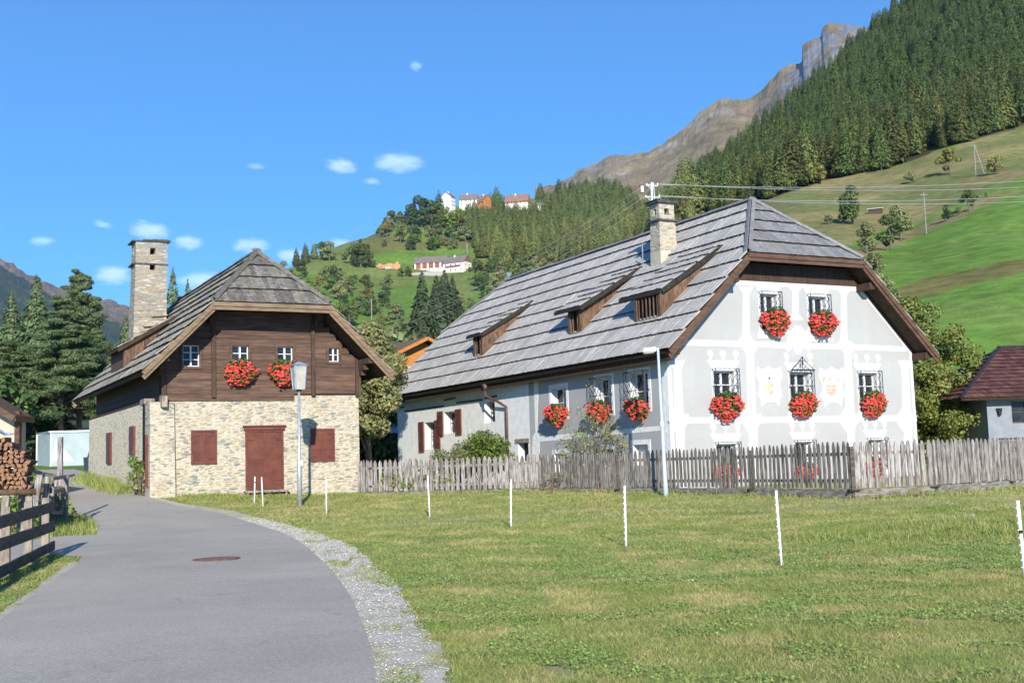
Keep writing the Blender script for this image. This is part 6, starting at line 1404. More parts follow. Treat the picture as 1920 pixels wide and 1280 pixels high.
forest(F3, 9, 5, 9, 'spruce', 'needle_spruce', (14, 20), 120, 'spruce_tree', 'small distant spruce on the ridge right of the hilltop village', 'spruces on the ridge right of the village', 'ridge_forest', '', 1.1)
# ------------------------------------------------------------------ large trees near the houses
def pine(seed, H, bend=0):
    r = np.random.default_rng(seed); tb = trunkmesh(H, H * .016, 10, bend, seed=seed, top=.98); V = []; F_ = []; o = 0
    for k in range(74):
        t = .30 + .70 * (k + r.uniform(-.4, .4)) / 74; t = min(t, .99); a = r.uniform(0, 6.283); L = H * (.26 * (1 - t) ** .9 + .035) * r.uniform(.6, 1.15) * (1 if t > .4 else .8); z = H * t
        bx = bend * H * t ** 1.5; tip = np.array([bx + math.cos(a) * L, math.sin(a) * L, z + L * r.uniform(-.15, .35)])
        tb.tube([(bx, 0, z - .2), ((bx + tip[0]) / 2, tip[1] / 2, z + .05 * L), tuple(tip)], [H * .0045, H * .003, H * .001], 5)
        for q in (.4, .65, .88, 1.08):
            c = np.array([bx, 0, z]) * (1 - q) + tip * q; c = c + r.normal(size=3) * .12; lr = L * .27 + .15
            v, f = leafcloud(190, r, c, (lr, lr, lr * .38), .15, .0, .5, .2); V.append(v); F_.append(f + o); o += len(v)
    for k in range(26):                                  # bare dead branches low on the trunk
        t = r.uniform(.10, .42); a = r.uniform(0, 6.283); L = H * r.uniform(.06, .16); z = H * t; bx = bend * H * t ** 1.5
        tb.tube([(bx, 0, z), (bx + math.cos(a) * L * .5, math.sin(a) * L * .5, z + .02 * L), (bx + math.cos(a) * L, math.sin(a) * L, z - L * r.uniform(-.1, .4))], [.03, .02, .008], 4)
    cm = npmesh('crown', np.concatenate(V), np.concatenate(F_), 4, ['needle_pine']); ob = tb.build('trunk', 'pinebark', smooth=True); tm = ob.data; bpy.data.objects.remove(ob); return cm, tm
PINES = [pine(3, 12.5), pine(4, 12.5, .02), pine(9, 12.5, -.015)]
def big(kind, px, yb, yt, Y, label, k=0, name=None, wide=1.0, group=None, cat='tree'):
    p = at(px, yb if yb else 860, Y); p.z = float(G(p.x, p.y)); H = at(px, yt, Y).z - p.z
    if kind == 'pine':
        e = empty(name or 'pine_tree', p, random.uniform(0, 6)); s = H / 12.5; e.scale = (s * wide, s * wide, s); tag(e, label, cat, group); link('crown', PINES[k][0], e); link('trunk', PINES[k][1], e); return e
    if kind in CONI: return put_conifer(kind, k, p, H, label, cat, group, name or 'spruce_tree', wide)
    return put_dec(kind, k, p, H, label, cat, group, wide, name or 'broadleaf_tree')
GL = 'evergreens behind the pale container'
big('pine', 148, 0, 514, 84, 'tallest pine with a bare orange trunk, right behind the container', 0, group=GL)
big('nearspruce', 66, 0, 516, 92, 'tall spruce with a pointed yellowish top, left of the orange trunked pine', 0, group=GL, wide=1.3)
big('nearspruce', 18, 0, 548, 98, 'spruce with a thin tip at the left border of the evergreens', 1, group=GL, wide=1.35)
big('pine', 112, 0, 560, 80, 'bushy pine in the middle of the evergreens, behind the container', 1, group=GL, wide=1.25)
big('pine', 25, 0, 640, 80, 'low wide pine above the cream cabin', 2, group=GL, wide=1.7)
big('pine', 205, 0, 655, 98, 'low pine between the container and the eaves of the stone house', 1, group=GL, wide=1.3)
big('pine', 172, 0, 610, 100, 'narrow pine just left of the stone house eaves', 2, group=GL, wide=1.1)
big('dark', 52, 0, 730, 79, 'leafy bush tree in front of the evergreens, left of the container', 1, group=GL, wide=1.2)
big('mid', 4, 0, 705, 74, 'light green tree over the cabin roof', 0, group=GL, wide=1.0)
big('nearspruce', 236, 0, 590, 110, 'spruce touching the left side of the tall stone chimney', 2, group=GL, wide=1.0)
GB = 'spruces rising behind the stone house roof'
big('nearspruce', 325, 0, 503, 88, 'spiky spruce just right of the tall stone chimney', 1, group=GB, wide=.85)
big('nearspruce', 353, 0, 527, 95, 'thin spruce tip behind the stone house roof, second from the chimney', 2, group=GB, wide=.8)
big('mid', 372, 0, 566, 92, 'small light crown over the stone house roof slope', 2, group=GB, wide=.7)
big('nearspruce', 430, 0, 500, 100, 'spruce tip barely showing over the stone house roof', 0, group=GB, wide=.55)
# the pale willow-like tree between the houses and the trees around it
WIL = lobes_tree(77, 7.6, 1.9, 34, 26000, .085, 'leaf_olive', 'bark', low=.32, trunkr=.022, bend=-.04, shell=.1)
def special(meshes, px, Y, label, name, scale=1, rz=0, cat='tree', zoff=0, group=None):
    p = at(px, 860, Y); p.z = float(G(p.x, p.y)) + zoff; e = empty(name, p, rz); e.scale = (scale,) * 3; tag(e, label, cat, group); link('crown', meshes[0], e); link('trunk', meshes[1], e); return e
special(WIL, 692, 52, 'pale green tree with a leaning trunk, between the stone house and the farmhouse', 'willow_tree', 1.0)
WIL2 = lobes_tree(78, 11, 3.0, 40, 26000, .13, 'leaf_olive', 'bark', low=.3, trunkr=.02, shell=.2)
special(WIL2, 700, 84, 'tall pale green tree behind the eaves of the stone house', 'willow_tree', .95, 1)
BSH = lobes_tree(79, 5.5, 3.2, 22, 12000, .15, 'leaf_mid', 'bark', low=.15, trunkr=.02, shell=.2)
special(BSH, 735, 74, 'darker leafy tree above the white canopy', 'broadleaf_tree', 1.0, 2)
special(BSH, 676, 62, 'leafy tree in shade beside the stone house corner', 'broadleaf_tree', .95, 4)
big('olive', 760, 0, 620, 120, 'yellow green tree left of the large dark spruce', 0, wide=1.0)
big('mid', 700, 0, 618, 150, 'round tree behind the pale tree between the houses', 1, wide=1.1)
big('mid', 770, 0, 640, 100, 'bushy tree under the large dark spruce, behind the orange house', 2, wide=1.2)
# apple tree right of the farmhouse
APP = lobes_tree(81, 7.4, 3.6, 80, 24000, .08, 'apple', 'bark', low=.12, trunkr=.02, shell=0, lobe=(.12, .24))
def apples():
    e = special(APP, 1722, 51.5, 'apple tree with yellow green leaves and small red apples, right of the farmhouse', 'apple_tree', 1.0, .4)
    r = np.random.default_rng(5); b = MB(); 
    co = np.empty(len(APP[0].vertices) * 3, np.float32); APP[0].vertices.foreach_get('co', co); co = co.reshape(-1, 3)
    b.tube([(0, 0, -.035), (0, 0, 0), (0, 0, .035)], [.015, .045, .02], 6); ob = b.build('apple', 'applered'); am = ob.data; bpy.data.objects.remove(ob)
    for i in r.choice(len(co), 98, False): link('apple', am, e, tuple(co[i] * 1.01))
    APP2 = lobes_tree(83, 4.6, 3.2, 60, 14000, .08, 'apple', 'bark', low=.08, trunkr=.02, shell=0, lobe=(.14, .26))
    special(APP2, 1762, 50, 'lower apple tree reaching over the rail fence', 'apple_tree', .92, 1.2)
apples()
big('olive', 1668, 0, 560, 80, 'grey green bush tree over the right slope of the farmhouse roof', 1, wide=1.2)
big('mid', 1705, 0, 600, 72, 'dark leafy tree behind the apple tree', 2, wide=1.1)

# shrubs against the farmhouse and the stone house
def shrub(seed, rx, rz, n, size, leafm, px, yb, Y, label, stems=14, sparse=False, name='garden_shrub', ry=None, twig='bark'):
    r = np.random.default_rng(seed); p = at(px, yb, Y); p.z = float(G(p.x, p.y)); e = empty(name, p); tag(e, label, 'shrub'); V = []; F_ = []; o = 0; tb = MB(); ry = ry or rx
    for k in range(stems):
        a = r.uniform(0, 6.283); q = r.random() ** .5; tip = np.array([math.cos(a) * rx * q, math.sin(a) * ry * q, rz * r.uniform(.45, 1.0) * (1 - .35 * q)])
        tb.tube([(math.cos(a) * .08, math.sin(a) * .08, -.05), tuple(tip * np.array([.45, .45, .55])), tuple(tip)], [.02, .012, .004], 4)
        for s in range(5 if sparse else 1):
            t2 = tip + r.normal(size=3) * np.array([rx, ry, rz]) * .16; m_ = tip * r.uniform(.5, .9); tb.tube([tuple(m_), tuple(t2)], [.007, .003], 3)
            c = t2 if sparse else tip * .82; lr = (.16 if sparse else .36) * rx; v, f = leafcloud(max(3, int(n / stems / (5 if sparse else 1))), r, c, (lr, lr, lr * .85), size, 0 if sparse else .25, .3, .6); V.append(v); F_.append(f + o); o += len(v)
    link('foliage', npmesh('foliage', np.concatenate(V), np.concatenate(F_), 4, [leafm]), e); tb.build('stem', twig, e, fix=False); return e
shrub(1, 1.12, 3.0, 6500, .055, 'leaf_bright', 905, 855, 42.9, 'round light green shrub before the whitewashed wall, right half of the garden bushes', 26)
shrub(2, 1.05, 2.45, 3400, .055, 'leaf_olive', 862, 855, 43.3, 'brownish green bush left of the light green shrub', 22)
shrub(3, 1.35, 2.8, 2400, .04, 'leaf_olive', 1118, 880, 40.2, 'tall wiry half-bare climbing shrub under the side window geraniums', 30, True)
shrub(4, .7, 1.0, 260, .04, 'leaf_olive', 1060, 880, 39.9, 'thin bare twigs leaning over the dark picket fence', 18, True)
for i, x in enumerate(range(722, 850, 17)):
    shrub(20 + i, .28, 1.15 + .25 * ((i * 7) % 3) / 2, 150, .06, 'leaf_yellow' if i % 2 else 'leaf_bright', x, 880, 42.9 - i * .12, f'{ORD[i]} thin yellowing plant from the left behind the pale picket fence', 7, name='garden_plant')
shrub(41, .55, 1.9, 1100, .06, 'leaf_bright', 258, 930, 41.2, 'dense green climber at the road side corner of the stone house', 22, ry=.4)
shrub(42, .5, 1.2, 420, .05, 'leaf_olive', 268, 935, 40.6, 'dry twiggy weeds at the foot of the stone buttress', 22, True, ry=.35)
shrub(50, 1.6, .95, 2600, .06, 'leaf_bright', 20, 960, 31.5, 'leafy undergrowth behind the legs of the firewood rack', 30, ry=.6)
shrub(51, .7, .8, 700, .06, 'leaf_mid', 62, 960, 32, 'small green bush right behind the end of the firewood rack', 14)
shrub(43, .6, 1.0, 700, .06, 'leaf_mid', 1700, 880, 46, 'low bush behind the picket fence under the apple tree', 16)
shrub(44, .6, 1.1, 700, .06, 'apple', 1800, 880, 45, 'low leafy branches over the fence left of the outbuilding', 16)
shrub(45, .35, .45, 26, .028, 'flower', 1030, 905, 39.0, 'small red garden flowers peeping through the dark picket fence', 6, name='garden_flower')
shrub(46, .35, .25, 26, .028, 'flower', 1128, 905, 37.9, 'small red flowers low behind the dark picket fence', 6, name='garden_flower')

# ------------------------------------------------------------------ grass: blades, verge tufts, weeds, clover
def blades(n, xs, ys, hmin, hmax, wd, keep, matn, name, seed, lean=1.5):
    r = np.random.default_rng(seed); X, Y = xs(n, r), None
    X, Y = xs(n, r); k = keep(X, Y); X, Y = X[k], Y[k]; Z = G(X, Y); n = len(X)
    pt = fbm(X / 1.3, Y / 1.3, 31, 3); h = (hmin + (hmax - hmin) * r.random(n) ** 1.6) * (.5 + 1.1 * pt); a = r.uniform(0, 6.283, n); w = wd * (Y / 12) ** .75 * r.uniform(.7, 1.3, n); la = r.uniform(0, 6.283, n); ll = h * lean * r.uniform(.2, 1.6, n)
    dx, dy = np.cos(a) * w / 2, np.sin(a) * w / 2
    V = np.stack([np.stack([X - dx, Y - dy, Z - .01], 1), np.stack([X + dx, Y + dy, Z - .01], 1), np.stack([X + np.cos(la) * ll, Y + np.sin(la) * ll, Z + h], 1)], 1).reshape(-1, 3)
    return tag(link(name, npmesh(name, V, np.arange(n * 3).reshape(-1, 3), 3, [matn])), None, kind='stuff')
gardenline = [(gxy(*q).x, gxy(*q).y) for q in FN]
def fence_y(X): return np.interp(X, [q[0] for q in gardenline], [q[1] for q in gardenline])
def offroad(X, Y):
    ok = ~(inpoly(X, Y, road_poly) | inpoly(X, Y, drive_poly))
    v = inpoly(X, Y, verge_poly); v2 = inpoly(X, Y, verge2_poly); clump = fbm(X / .16, Y / .40, 71, 3) * .6 + vnoise(X / .5, Y / 1.3, 72) * .4
    thr = np.full(X.shape, .0); k = np.nonzero(v)[0]; ed = np.array(road_poly[len(road_poly) // 2:])
    if len(k):
        d = np.min(np.hypot(X[k][:, None] - ed[None, :, 0], Y[k][:, None] - ed[None, :, 1]), 1); thr[k] = .665 - .40 * np.clip(d / 1.15, 0, 1) ** 1.5
    thr[v2] = .55
    return ok & (clump > thr) & (Y < np.where(X > -5.6, fence_y(X) + .3, 60))
def wedge(y0, y1, p=1.0):
    def f(n, r):
        Y = y0 + (y1 - y0) * r.random(n) ** p; return r.uniform(-1, 1, n) * (.46 * Y + 3.6), Y
    return f
def inview_house(X, Y):      # not under the stone house
    q = LH.Mi; u = q[0][0] * X + q[0][1] * Y + q[0][3]; v = q[1][0] * X + q[1][1] * Y + q[1][3]; return ~((u > -.4) & (u < LH.W) & (v > -.1) & (v < LH.L))
bare = lambda X, Y: vnoise(X * 3, Y * 3, 88) * .35 + fbm(X / 1.7, Y / 1.7, 89, 3) > .36
blades(560000, wedge(6.5, 15, .8), None, .015, .055, .0085, lambda X, Y: offroad(X, Y) & bare(X, Y), 'grass', 'grass', 1)
blades(420000, wedge(15, 27, .8), None, .02, .062, .009, lambda X, Y: offroad(X, Y) & bare(X, Y), 'grass', 'grass', 2)
blades(270000, wedge(27, 46, .8), None, .025, .07, .0095, lambda X, Y: offroad(X, Y) & inview_house(X, Y), 'grass', 'grass', 3)
def around(pts, n, sx, sy):
    def f(_, r):
        k = r.integers(0, len(pts), n); return np.array([p[0] for p in pts])[k] + r.normal(size=n) * sx, np.array([p[1] for p in pts])[k] + r.normal(size=n) * sy
    return f
hp = lambda L: [tuple(hit(*q))[:2] for q in L]
ok_ = lambda X, Y: ~(inpoly(X, Y, road_poly) | inpoly(X, Y, drive_poly))
blades(5200, around(hp([(1640, 1000), (1700, 985), (1760, 975), (1820, 985), (1860, 1000), (1720, 1010), (1790, 1005), (1580, 1010)]), 5200, .55, .4), None, .04, .17, .011, ok_, 'weeds', 'weeds', 11, .7)
blades(5200, around(hp([(120, 990), (140, 985), (160, 990), (110, 1000), (100, 985)]), 5200, .35, .6), None, .10, .30, .010, ok_, 'weeds', 'weeds', 12, .5)
wv = [H_.w((-.45, v, 0)) for H_ in (LH,) for v in np.linspace(3.0, 13.5, 14)]
blades(7000, around([(p.x - .1, p.y) for p in wv], 7000, .22, .4), None, .10, .42, .012, lambda X, Y: X > -99, 'weeds', 'weeds', 13, .6)
blades(5000, around([(q.x, q.y - .12) for q in [gxy(672 + (1900 - 672) * t, float(np.interp(672 + (1900 - 672) * t, [f[0] for f in FN], [f[1] for f in FN]))) for t in np.linspace(0, 1, 50)]], 5000, .3, .07), None, .05, .2, .010, ok_, 'weeds', 'weeds', 14, .5)
blades(3500, around([tuple(LH.w((u, -.1, 0)))[:2] for u in np.linspace(.6, 7, 16)], 3500, .25, .08), None, .05, .16, .009, ok_, 'weeds', 'weeds', 15, .5)
def flats(n, seed, name, matn, size, keep, y0=7.5, y1=24, zz=.03):
    r = np.random.default_rng(seed); X, Y = wedge(y0, y1, .8)(n, r); k = keep(X, Y); X, Y = X[k], Y[k]; n = len(X); Z = G(X, Y)
    nn = r.normal(size=(n, 3)) * .45 + np.array([0, -.25, 1]); nn /= np.linalg.norm(nn, axis=1)[:, None]; t = np.cross(nn, r.normal(size=(n, 3))); t /= np.linalg.norm(t, axis=1)[:, None]; b = np.cross(nn, t)
    s = (size * r.uniform(.6, 1.4, n))[:, None]; q = np.stack([X, Y, Z + zz * r.random(n) + .012], 1)
    V = np.stack([q - t * s, q + b * s, q + t * s, q - b * s], 1).reshape(-1, 3); return tag(link(name, npmesh(name, V, np.arange(n * 4).reshape(-1, 4), 4, [matn])), None, kind='stuff')
flats(480000, 4, 'clover', 'clover', .011, lambda X, Y: offroad(X, Y) & (fbm(X / .8, Y / .6, 55, 3) > .545))
flats(420, 5, 'clover_blossoms', 'clover_flower', .009, lambda X, Y: offroad(X, Y) & (fbm(X / 1.1, Y / .8, 55, 3) > .54), 7.5, 26, .06)
# loose pebbles on the verge
def pebbles():
    r = np.random.default_rng(6); P = np.array(verge_poly); n = 150000; X = r.uniform(P[:, 0].min(), P[:, 0].max(), n); Y = P[:, 1].min() + (min(P[:, 1].max(), 32) - P[:, 1].min()) * r.random(n) ** 1.3; k = inpoly(X, Y, verge_poly) & (Y > 7) & ~inpoly(X, Y, road_poly); X, Y = X[k], Y[k]; n = len(X); Z = G(X, Y) + .024
    s = r.uniform(.003, .010, n) * (.7 + Y / 34); base = np.array([(1, 0, 0), (0, 1, 0), (-1, 0, 0), (0, -1, 0), (0, 0, .8)]); V = (base[None] * (s[:, None, None] * r.uniform(.6, 1.3, (n, 5, 1))) + np.stack([X, Y, Z], 1)[:, None]).reshape(-1, 3)
    f = np.array([(0, 1, 4), (1, 2, 4), (2, 3, 4), (3, 0, 4)]); Fc = (f[None] + (np.arange(n) * 5)[:, None, None]).reshape(-1, 3); tag(link('gravel', npmesh('gravel', V, Fc, 3, [mat('pebble', (.40, .365, .30), (.66, .61, .52), 40, island=.4)])), None, kind='stuff')
pebbles()
p_ = hit(1750, 973); e_ = MB().box(-.9, .9, -.05, .05, -.05, .05).build('weathered_plank', 'oldwood', None, p_); e_.rotation_euler = (0, R(-2), R(8)); tag(e_, 'dark old plank lying in the weeds of the low bank at the right', 'plank')

# ------------------------------------------------------------------ far mountains
def mountain(name, sil, Yr, Y0, zfoot, cols, seed, rough, kind='brown'):
    xs = [s_of(x) for x, y in sil]; n = 380; s = np.linspace(xs[0], xs[-1], n); es = np.interp(s, xs, [e_at(s_of(x), y) for x, y in sil]) + (fbm(s * 500 + 900, s * 0 + 3, seed, 4) - .5) * .0012
    t = np.linspace(0, 1, 120); Yv = (Y0 + (Yr - Y0) * t)[:, None] + 0 * s[None]; S_ = s[None] + 0 * Yv; X = S_ * Yv
    zr = es * Yr; prof = t[:, None] ** .85; ks = np.hanning(61); ks /= ks.sum(); zs = np.convolve(np.pad(zr, 30, 'edge'), ks, 'valid'); wt = (t ** 5)[:, None]; base = zfoot + (np.minimum(zs, zr * 1.2)[None] * (1 - wt) + zr[None] * wt - zfoot) * prof
    nz = (fbm(X / 260, Yv / 420, seed, 6) - .5) * rough * (np.sin(np.pi * np.clip(t, 0, 1)) ** .5)[:, None] + (np.abs(fbm(X / 90, Yv / 150, seed + 5, 5) - .5)) * rough * .45 * (1 - t[:, None] * .6)
    nz = nz + (fbm(X / 38, Yv / 60, seed + 9, 5) - .5) * rough * .5 * (t ** 1.5)[:, None]
    Z = base + nz + CAMH
    V = np.stack([X, Yv, Z], -1).reshape(-1, 3)
    back = np.stack([s * (Yr + 700), np.full(n, Yr + 700.), zr * .6], 1); V = np.concatenate([V, back]); nr = 121
    a = (np.arange(nr - 1)[:, None] * n + np.arange(n - 1)[None]).ravel()
    me = npmesh(name, V, np.stack([a, a + 1, a + n + 1, a + n], 1), 4, [cover_mat(name + '_cover', .012, .5)], smooth=False)
    cc = cols(V, s, t, n, zr); me.color_attributes.new('cover', 'FLOAT_COLOR', 'POINT').data.foreach_set('color', np.concatenate([cc, np.ones((len(cc), 1))], 1).astype(np.float32).ravel())
    tag(link(name, me), None, kind='structure')
def brown_cols(V, s, t, n, zr):
    X, Y, Z = V.T; m = fbm(X / 140, Y / 200, 44, 5); c = np.array([.175, .132, .074]) * (1 - m[:, None]) + np.array([.225, .18, .105]) * m[:, None]
    px, py = proj(X, Y, Z); rk = (fbm(X / 45, Z / 30, 61, 4) > .60) & (fbm(X / 260, Z / 200, 62, 3) > .45); c[rk] = (.235, .205, .165)
    cl = inpoly(px, py, [(1545, 60), (1660, 20), (1660, 90), (1600, 110), (1550, 130), (1500, 160), (1440, 195), (1490, 120)]) & (fbm(X / 20, Z / 40, 63, 3) > .42); c[cl] = (.19, .19, .20); return c
SILB = [(1020, 356), (1060, 348), (1085, 338), (1110, 322), (1135, 318), (1160, 297), (1185, 292), (1210, 290), (1240, 284), (1270, 268), (1300, 248), (1330, 222), (1352, 205), (1385, 186), (1400, 187), (1415, 190), (1432, 192), (1448, 188), (1462, 172), (1478, 156), (1492, 147), (1508, 130), (1525, 122), (1540, 118), (1547, 110), (1549, 82), (1556, 76), (1572, 72), (1586, 70), (1590, 56), (1600, 46), (1618, 44), (1640, 44), (1665, 50), (1760, 70)]
mountain('mountain', SILB, 3300, 1700, 60, brown_cols, 3, 62)
def left_cols(V, s, t, n, zr):
    X, Y, Z = V.T; px, py = proj(X, Y, Z); m = fbm(X / 160, Y / 160, 45, 5); c = np.array([.032, .05, .03]) * (1 - m[:, None] * .5) + np.array([.02, .03, .014]) * m[:, None]
    line = np.interp(px, [0, 60, 110, 165, 200, 240, 400], [498, 530, 560, 575, 600, 612, 650]) + (fbm(X / 70, Y / 70, 46, 3) - .5) * 26; br = py < line; c[br] = np.array([.17, .125, .09]); return c
mountain('mountain', [(-420, 330), (-200, 400), (-60, 462), (0, 487), (22, 501), (50, 520), (100, 540), (140, 553), (165, 556), (185, 560), (215, 568), (240, 575), (300, 596), (360, 622), (440, 650), (520, 690)], 5200, 2300, 20, left_cols, 13, 120)

# ------------------------------------------------------------------ hillside buildings
def far_house(label, px, py, wpx, hpx, rpx, Y, yaw, depth, wallm, roofm, over=.8, gable=None, wins=(2, 2), lower=None, name='hill_house', balcony=None, chim=True):
    p = None if Y is None else at(px, py, Y)
    if p is None: p = hit(px, py, 62)
    Y = p.y; u = Y / F_PX; w = wpx * u; h = hpx * u; r = rpx * u; e = empty(name, p, R(yaw)); tag(e, label, 'house')
    d = depth; b = MB(); b.box(-w / 2, w / 2, 0, d, -6, h, 0)
    b.add([(-w / 2, 0, h), (-w / 2, d, h), (-w / 2, d / 2, h + r)], [(0, 1, 2)], 1); b.add([(w / 2, 0, h), (w / 2, d, h), (w / 2, d / 2, h + r)], [(2, 1, 0)], 1)
    if lower: b.box(-w / 2 - .05, w / 2 + .05, -.05, d, -6, h * lower, 2)
    b.build('wall', [wallm, gable or wallm, 'farwhite'], e)
    b = MB()
    for sg in (0, 1):
        y0 = -over if sg == 0 else d + over; z0 = h - over * r / (d / 2)
        b.hexa([(-w / 2 - over, y0, z0), (w / 2 + over, y0, z0), (w / 2 + over, d / 2, h + r), (-w / 2 - over, d / 2, h + r), (-w / 2 - over, y0, z0 + .3), (w / 2 + over, y0, z0 + .3), (w / 2 + over, d / 2, h + r + .3), (-w / 2 - over, d / 2, h + r + .3)])
    rf = b.build('roof', roofm, e)
    if chim: MB().box(-w * .1, -w * .1 + .9, d * .4, d * .4 + .9, h + r * .6, h + r + 1.2).build('chimney', 'farwhite', rf)
    nx, nz = wins
    for i in range(nx):
        for k in range(nz):
            x = -w / 2 + w * (i + .5) / nx; z = h * (k + .35) / nz; MB().box(x - .5, x + .5, -.12, .02, z, z + 1.3).build('window', 'glass', e)
    for k in range(nz):
        for y in (.3, .7): MB().box(w / 2 - .02, w / 2 + .12, d * y - .5, d * y + .5, h * (k + .35) / nz, h * (k + .35) / nz + 1.3).build('window', 'glass', e)
    if balcony: MB().box(-w * .35, w * .35, -1.2, -.1, h * .55, h * .55 + 1.0).build('balcony', balcony, e)
    return e
far_house('long red brown barn with white piers on the village hill', 806, 508, 62, 17, 13, None, -12, 13, 'farred', 'farroof', wins=(0, 0), lower=.3, name='hill_barn', chim=False)
def barn_piers():
    e = bpy.data.objects['hill_barn']; w = 62 * e.location.y / F_PX; h = 17 * e.location.y / F_PX
    for i in range(5): x = -w / 2 + w * (i + .08) / 5; MB().box(x, x + 1.3, -.3, .0, 0, h - .4).build('pier', 'farwhite', e)
    for i in range(7): x = -w / 2 + w * (i + .5) / 7; MB().box(x - .5, x + .5, -.16, -.04, h * .08, h * .2).build('window', 'glass', e)
barn_piers()
far_house('large white farmhouse with a grey half-hipped roof beside the red barn', 850, 511, 46, 20, 13, None, -28, 13, 'farwhite', 'farroof', gable='farred', wins=(4, 2), balcony='farred')
p_ = hit(800, 516, 62); b_ = MB(); b_.hexa([(-16, -1, -5), (14, -3, -5), (14, 2, -5), (-16, 2, -5), (-16, 0, 2.2), (14, -2, 3.0), (14, 2, 3.0), (-16, 2, 2.2)]); tag(b_.build('retaining_wall', 'rock', None, p_), 'grey stone retaining wall below the red barn', 'wall')
def brick_shell():
    p = hit(727, 503, 62); u = p.y / F_PX; e = empty('brick_shell', p, R(-4)); tag(e, 'unfinished orange brick building shell on the village hill', 'building site')
    w = 46 * u; x = -w / 2; r = random.Random(3); b = MB()
    b.box(-w / 2, w / 2, 3, 3.4, -2, 8 * u); b.box(-w / 2, -w / 2 + .4, 0, 3, -2, 9 * u)
    while x < w / 2:
        ww = r.uniform(1.2, 2.6); b.box(x, x + ww, 0, .4, -2, r.choice((6, 8, 11, 12)) * u * .8 + (2 * u if x > w * .2 else 0)); x += ww + r.choice((0, .9, 0))
        b.box(x - ww - .9, x, .02, .38, -2, 4 * u)
    b.build('brick_wall', 'brick', e)
    for dx, c, lb in ((-12, (.4, .03, .03), 'small red van in front of the brick shell'), (0, (.55, .6, .7), 'small white van in front of the brick shell')):
        q = hit(727 + dx + 1, 505, 62); m_ = mat('van_paint', c, rough=.4); v = empty('parked_van', q, R(5)); tag(v, lb, 'van')
        b = MB(); b.hexa([(-2.4, -.9, .4), (2.4, -.9, .4), (2.4, .9, .4), (-2.4, .9, .4), (-2.3, -.85, 1.2), (2.2, -.85, 1.2), (2.2, .85, 1.2), (-2.3, .85, 1.2)]); b.hexa([(-2.3, -.85, 1.2), (1.4, -.85, 1.2), (1.4, .85, 1.2), (-2.3, .85, 1.2), (-2.1, -.75, 2.1), (.8, -.75, 2.1), (.8, .75, 2.1), (-2.1, .75, 2.1)]); b.build('body', m_, v)
        MB().box(-1.8, .7, -.88, -.8, 1.35, 1.9).build('side_window', 'glass', v)
        for x in (-1.5, 1.5): MB().tube([(x, -.95, .4), (x, -.7, .4)], .4, 12).build('wheel', 'black', v)
brick_shell()
far_house('tall white gabled house at the left end of the hilltop village', 850, 388, 15, 20, 9, 1150, 62, 12, 'farwhite', 'farroof', wins=(3, 3))
far_house('grey roofed house in the middle of the hilltop village', 878, 386, 34, 13, 12, 1160, -5, 13, 'farwhite', 'farroof', gable='farroof', wins=(4, 2))
far_house('orange wooden chalet in the hilltop village', 902, 384, 18, 10, 10, 1150, -40, 10, 'farorange', 'farbrown', gable='farorange', wins=(2, 2), balcony='farorange')
far_house('long brown roofed house at the right end of the hilltop village', 968, 384, 44, 8, 14, 1160, -14, 12, 'farorange', 'farbrown', wins=(5, 1), lower=.4)
far_house('tiny white farmhouse below the right end of the village', 1014, 390, 12, 6, 5, 1160, 10, 7, 'farwhite', 'farroof', wins=(2, 1), chim=False)
far_house('tiny white hut among the trees high above the farmhouse roof', 1204, 350, 5, 3, 2, 1230, 0, 6, 'farwhite', 'farroof', wins=(1, 1), chim=False)
def hut():
    p = hit(1641, 401, 62); e = empty('hay_hut', p, R(-22)); tag(e, 'small dark wooden hut with a grey roof on the brown pasture', 'hut')
    MB().box(-1.6, 1.6, 0, 2.4, -.6, 1.3).build('wall', 'beam', e); b = MB(); b.hexa([(-1.9, -.4, 1.2), (1.9, -.4, 1.2), (1.9, 2.8, 1.9), (-1.9, 2.8, 1.9), (-1.9, -.4, 1.35), (1.9, -.4, 1.35), (1.9, 2.8, 2.05), (-1.9, 2.8, 2.05)]); b.build('roof', 'roof_grey', e)
hut()

# ------------------------------------------------------------------ power poles and wires
def pole(px, yb, yt, label, r=.11, A=False, name='power_pole', Y=None):
    p = hit(px, yb, 62) if Y is None else at(px, yb, Y)
    if Y is not None: p.z = float(G(p.x, p.y))
    h = at(px, yt, p.y).z - p.z; e = empty(name, p); tag(e, label, 'power pole'); r = max(r, p.y * .00045)
    if A:
        MB().tube([(-.2, 0, -.3), (0, 0, h)], r, 6).build('leg', 'picket', e); MB().tube([(h * .28, .3, -.3), (0, 0, h)], r, 6).build('leg', 'picket', e); MB().bar((-.1, 0, h * .45), (h * .17, .1, h * .45), .15, .15).build('brace', 'picket', e)
    else: MB().tube([(0, 0, -.4), (.0, 0, h)], [r * 1.2, r], 7).build('shaft', 'picket', e)
    b = MB(); b.bar((-.8, 0, h * .93), (.8, 0, h * .93), .12, .12); b.build('crossarm', 'picket', e); return e
pole(1831, 330, 270, 'tall A-shaped wooden power pole on the brown pasture below the forest', A=True)
pole(1737, 438, 360, 'straight wooden power pole at the green field edge of the right slope')
pole(1171, 452, 428, 'small double power pole at the edge of the wood behind the chimney')
pole(876, 481, 455, 'thin power pole right of the white hillside farmhouse'); pole(882, 394, 374, 'thin pale pole in front of the hilltop village')
pole(697, 600, 560, 'wooden power pole between trees at the foot of the village hill'); pole(750, 590, 570, 'short wooden power pole below the red barn')
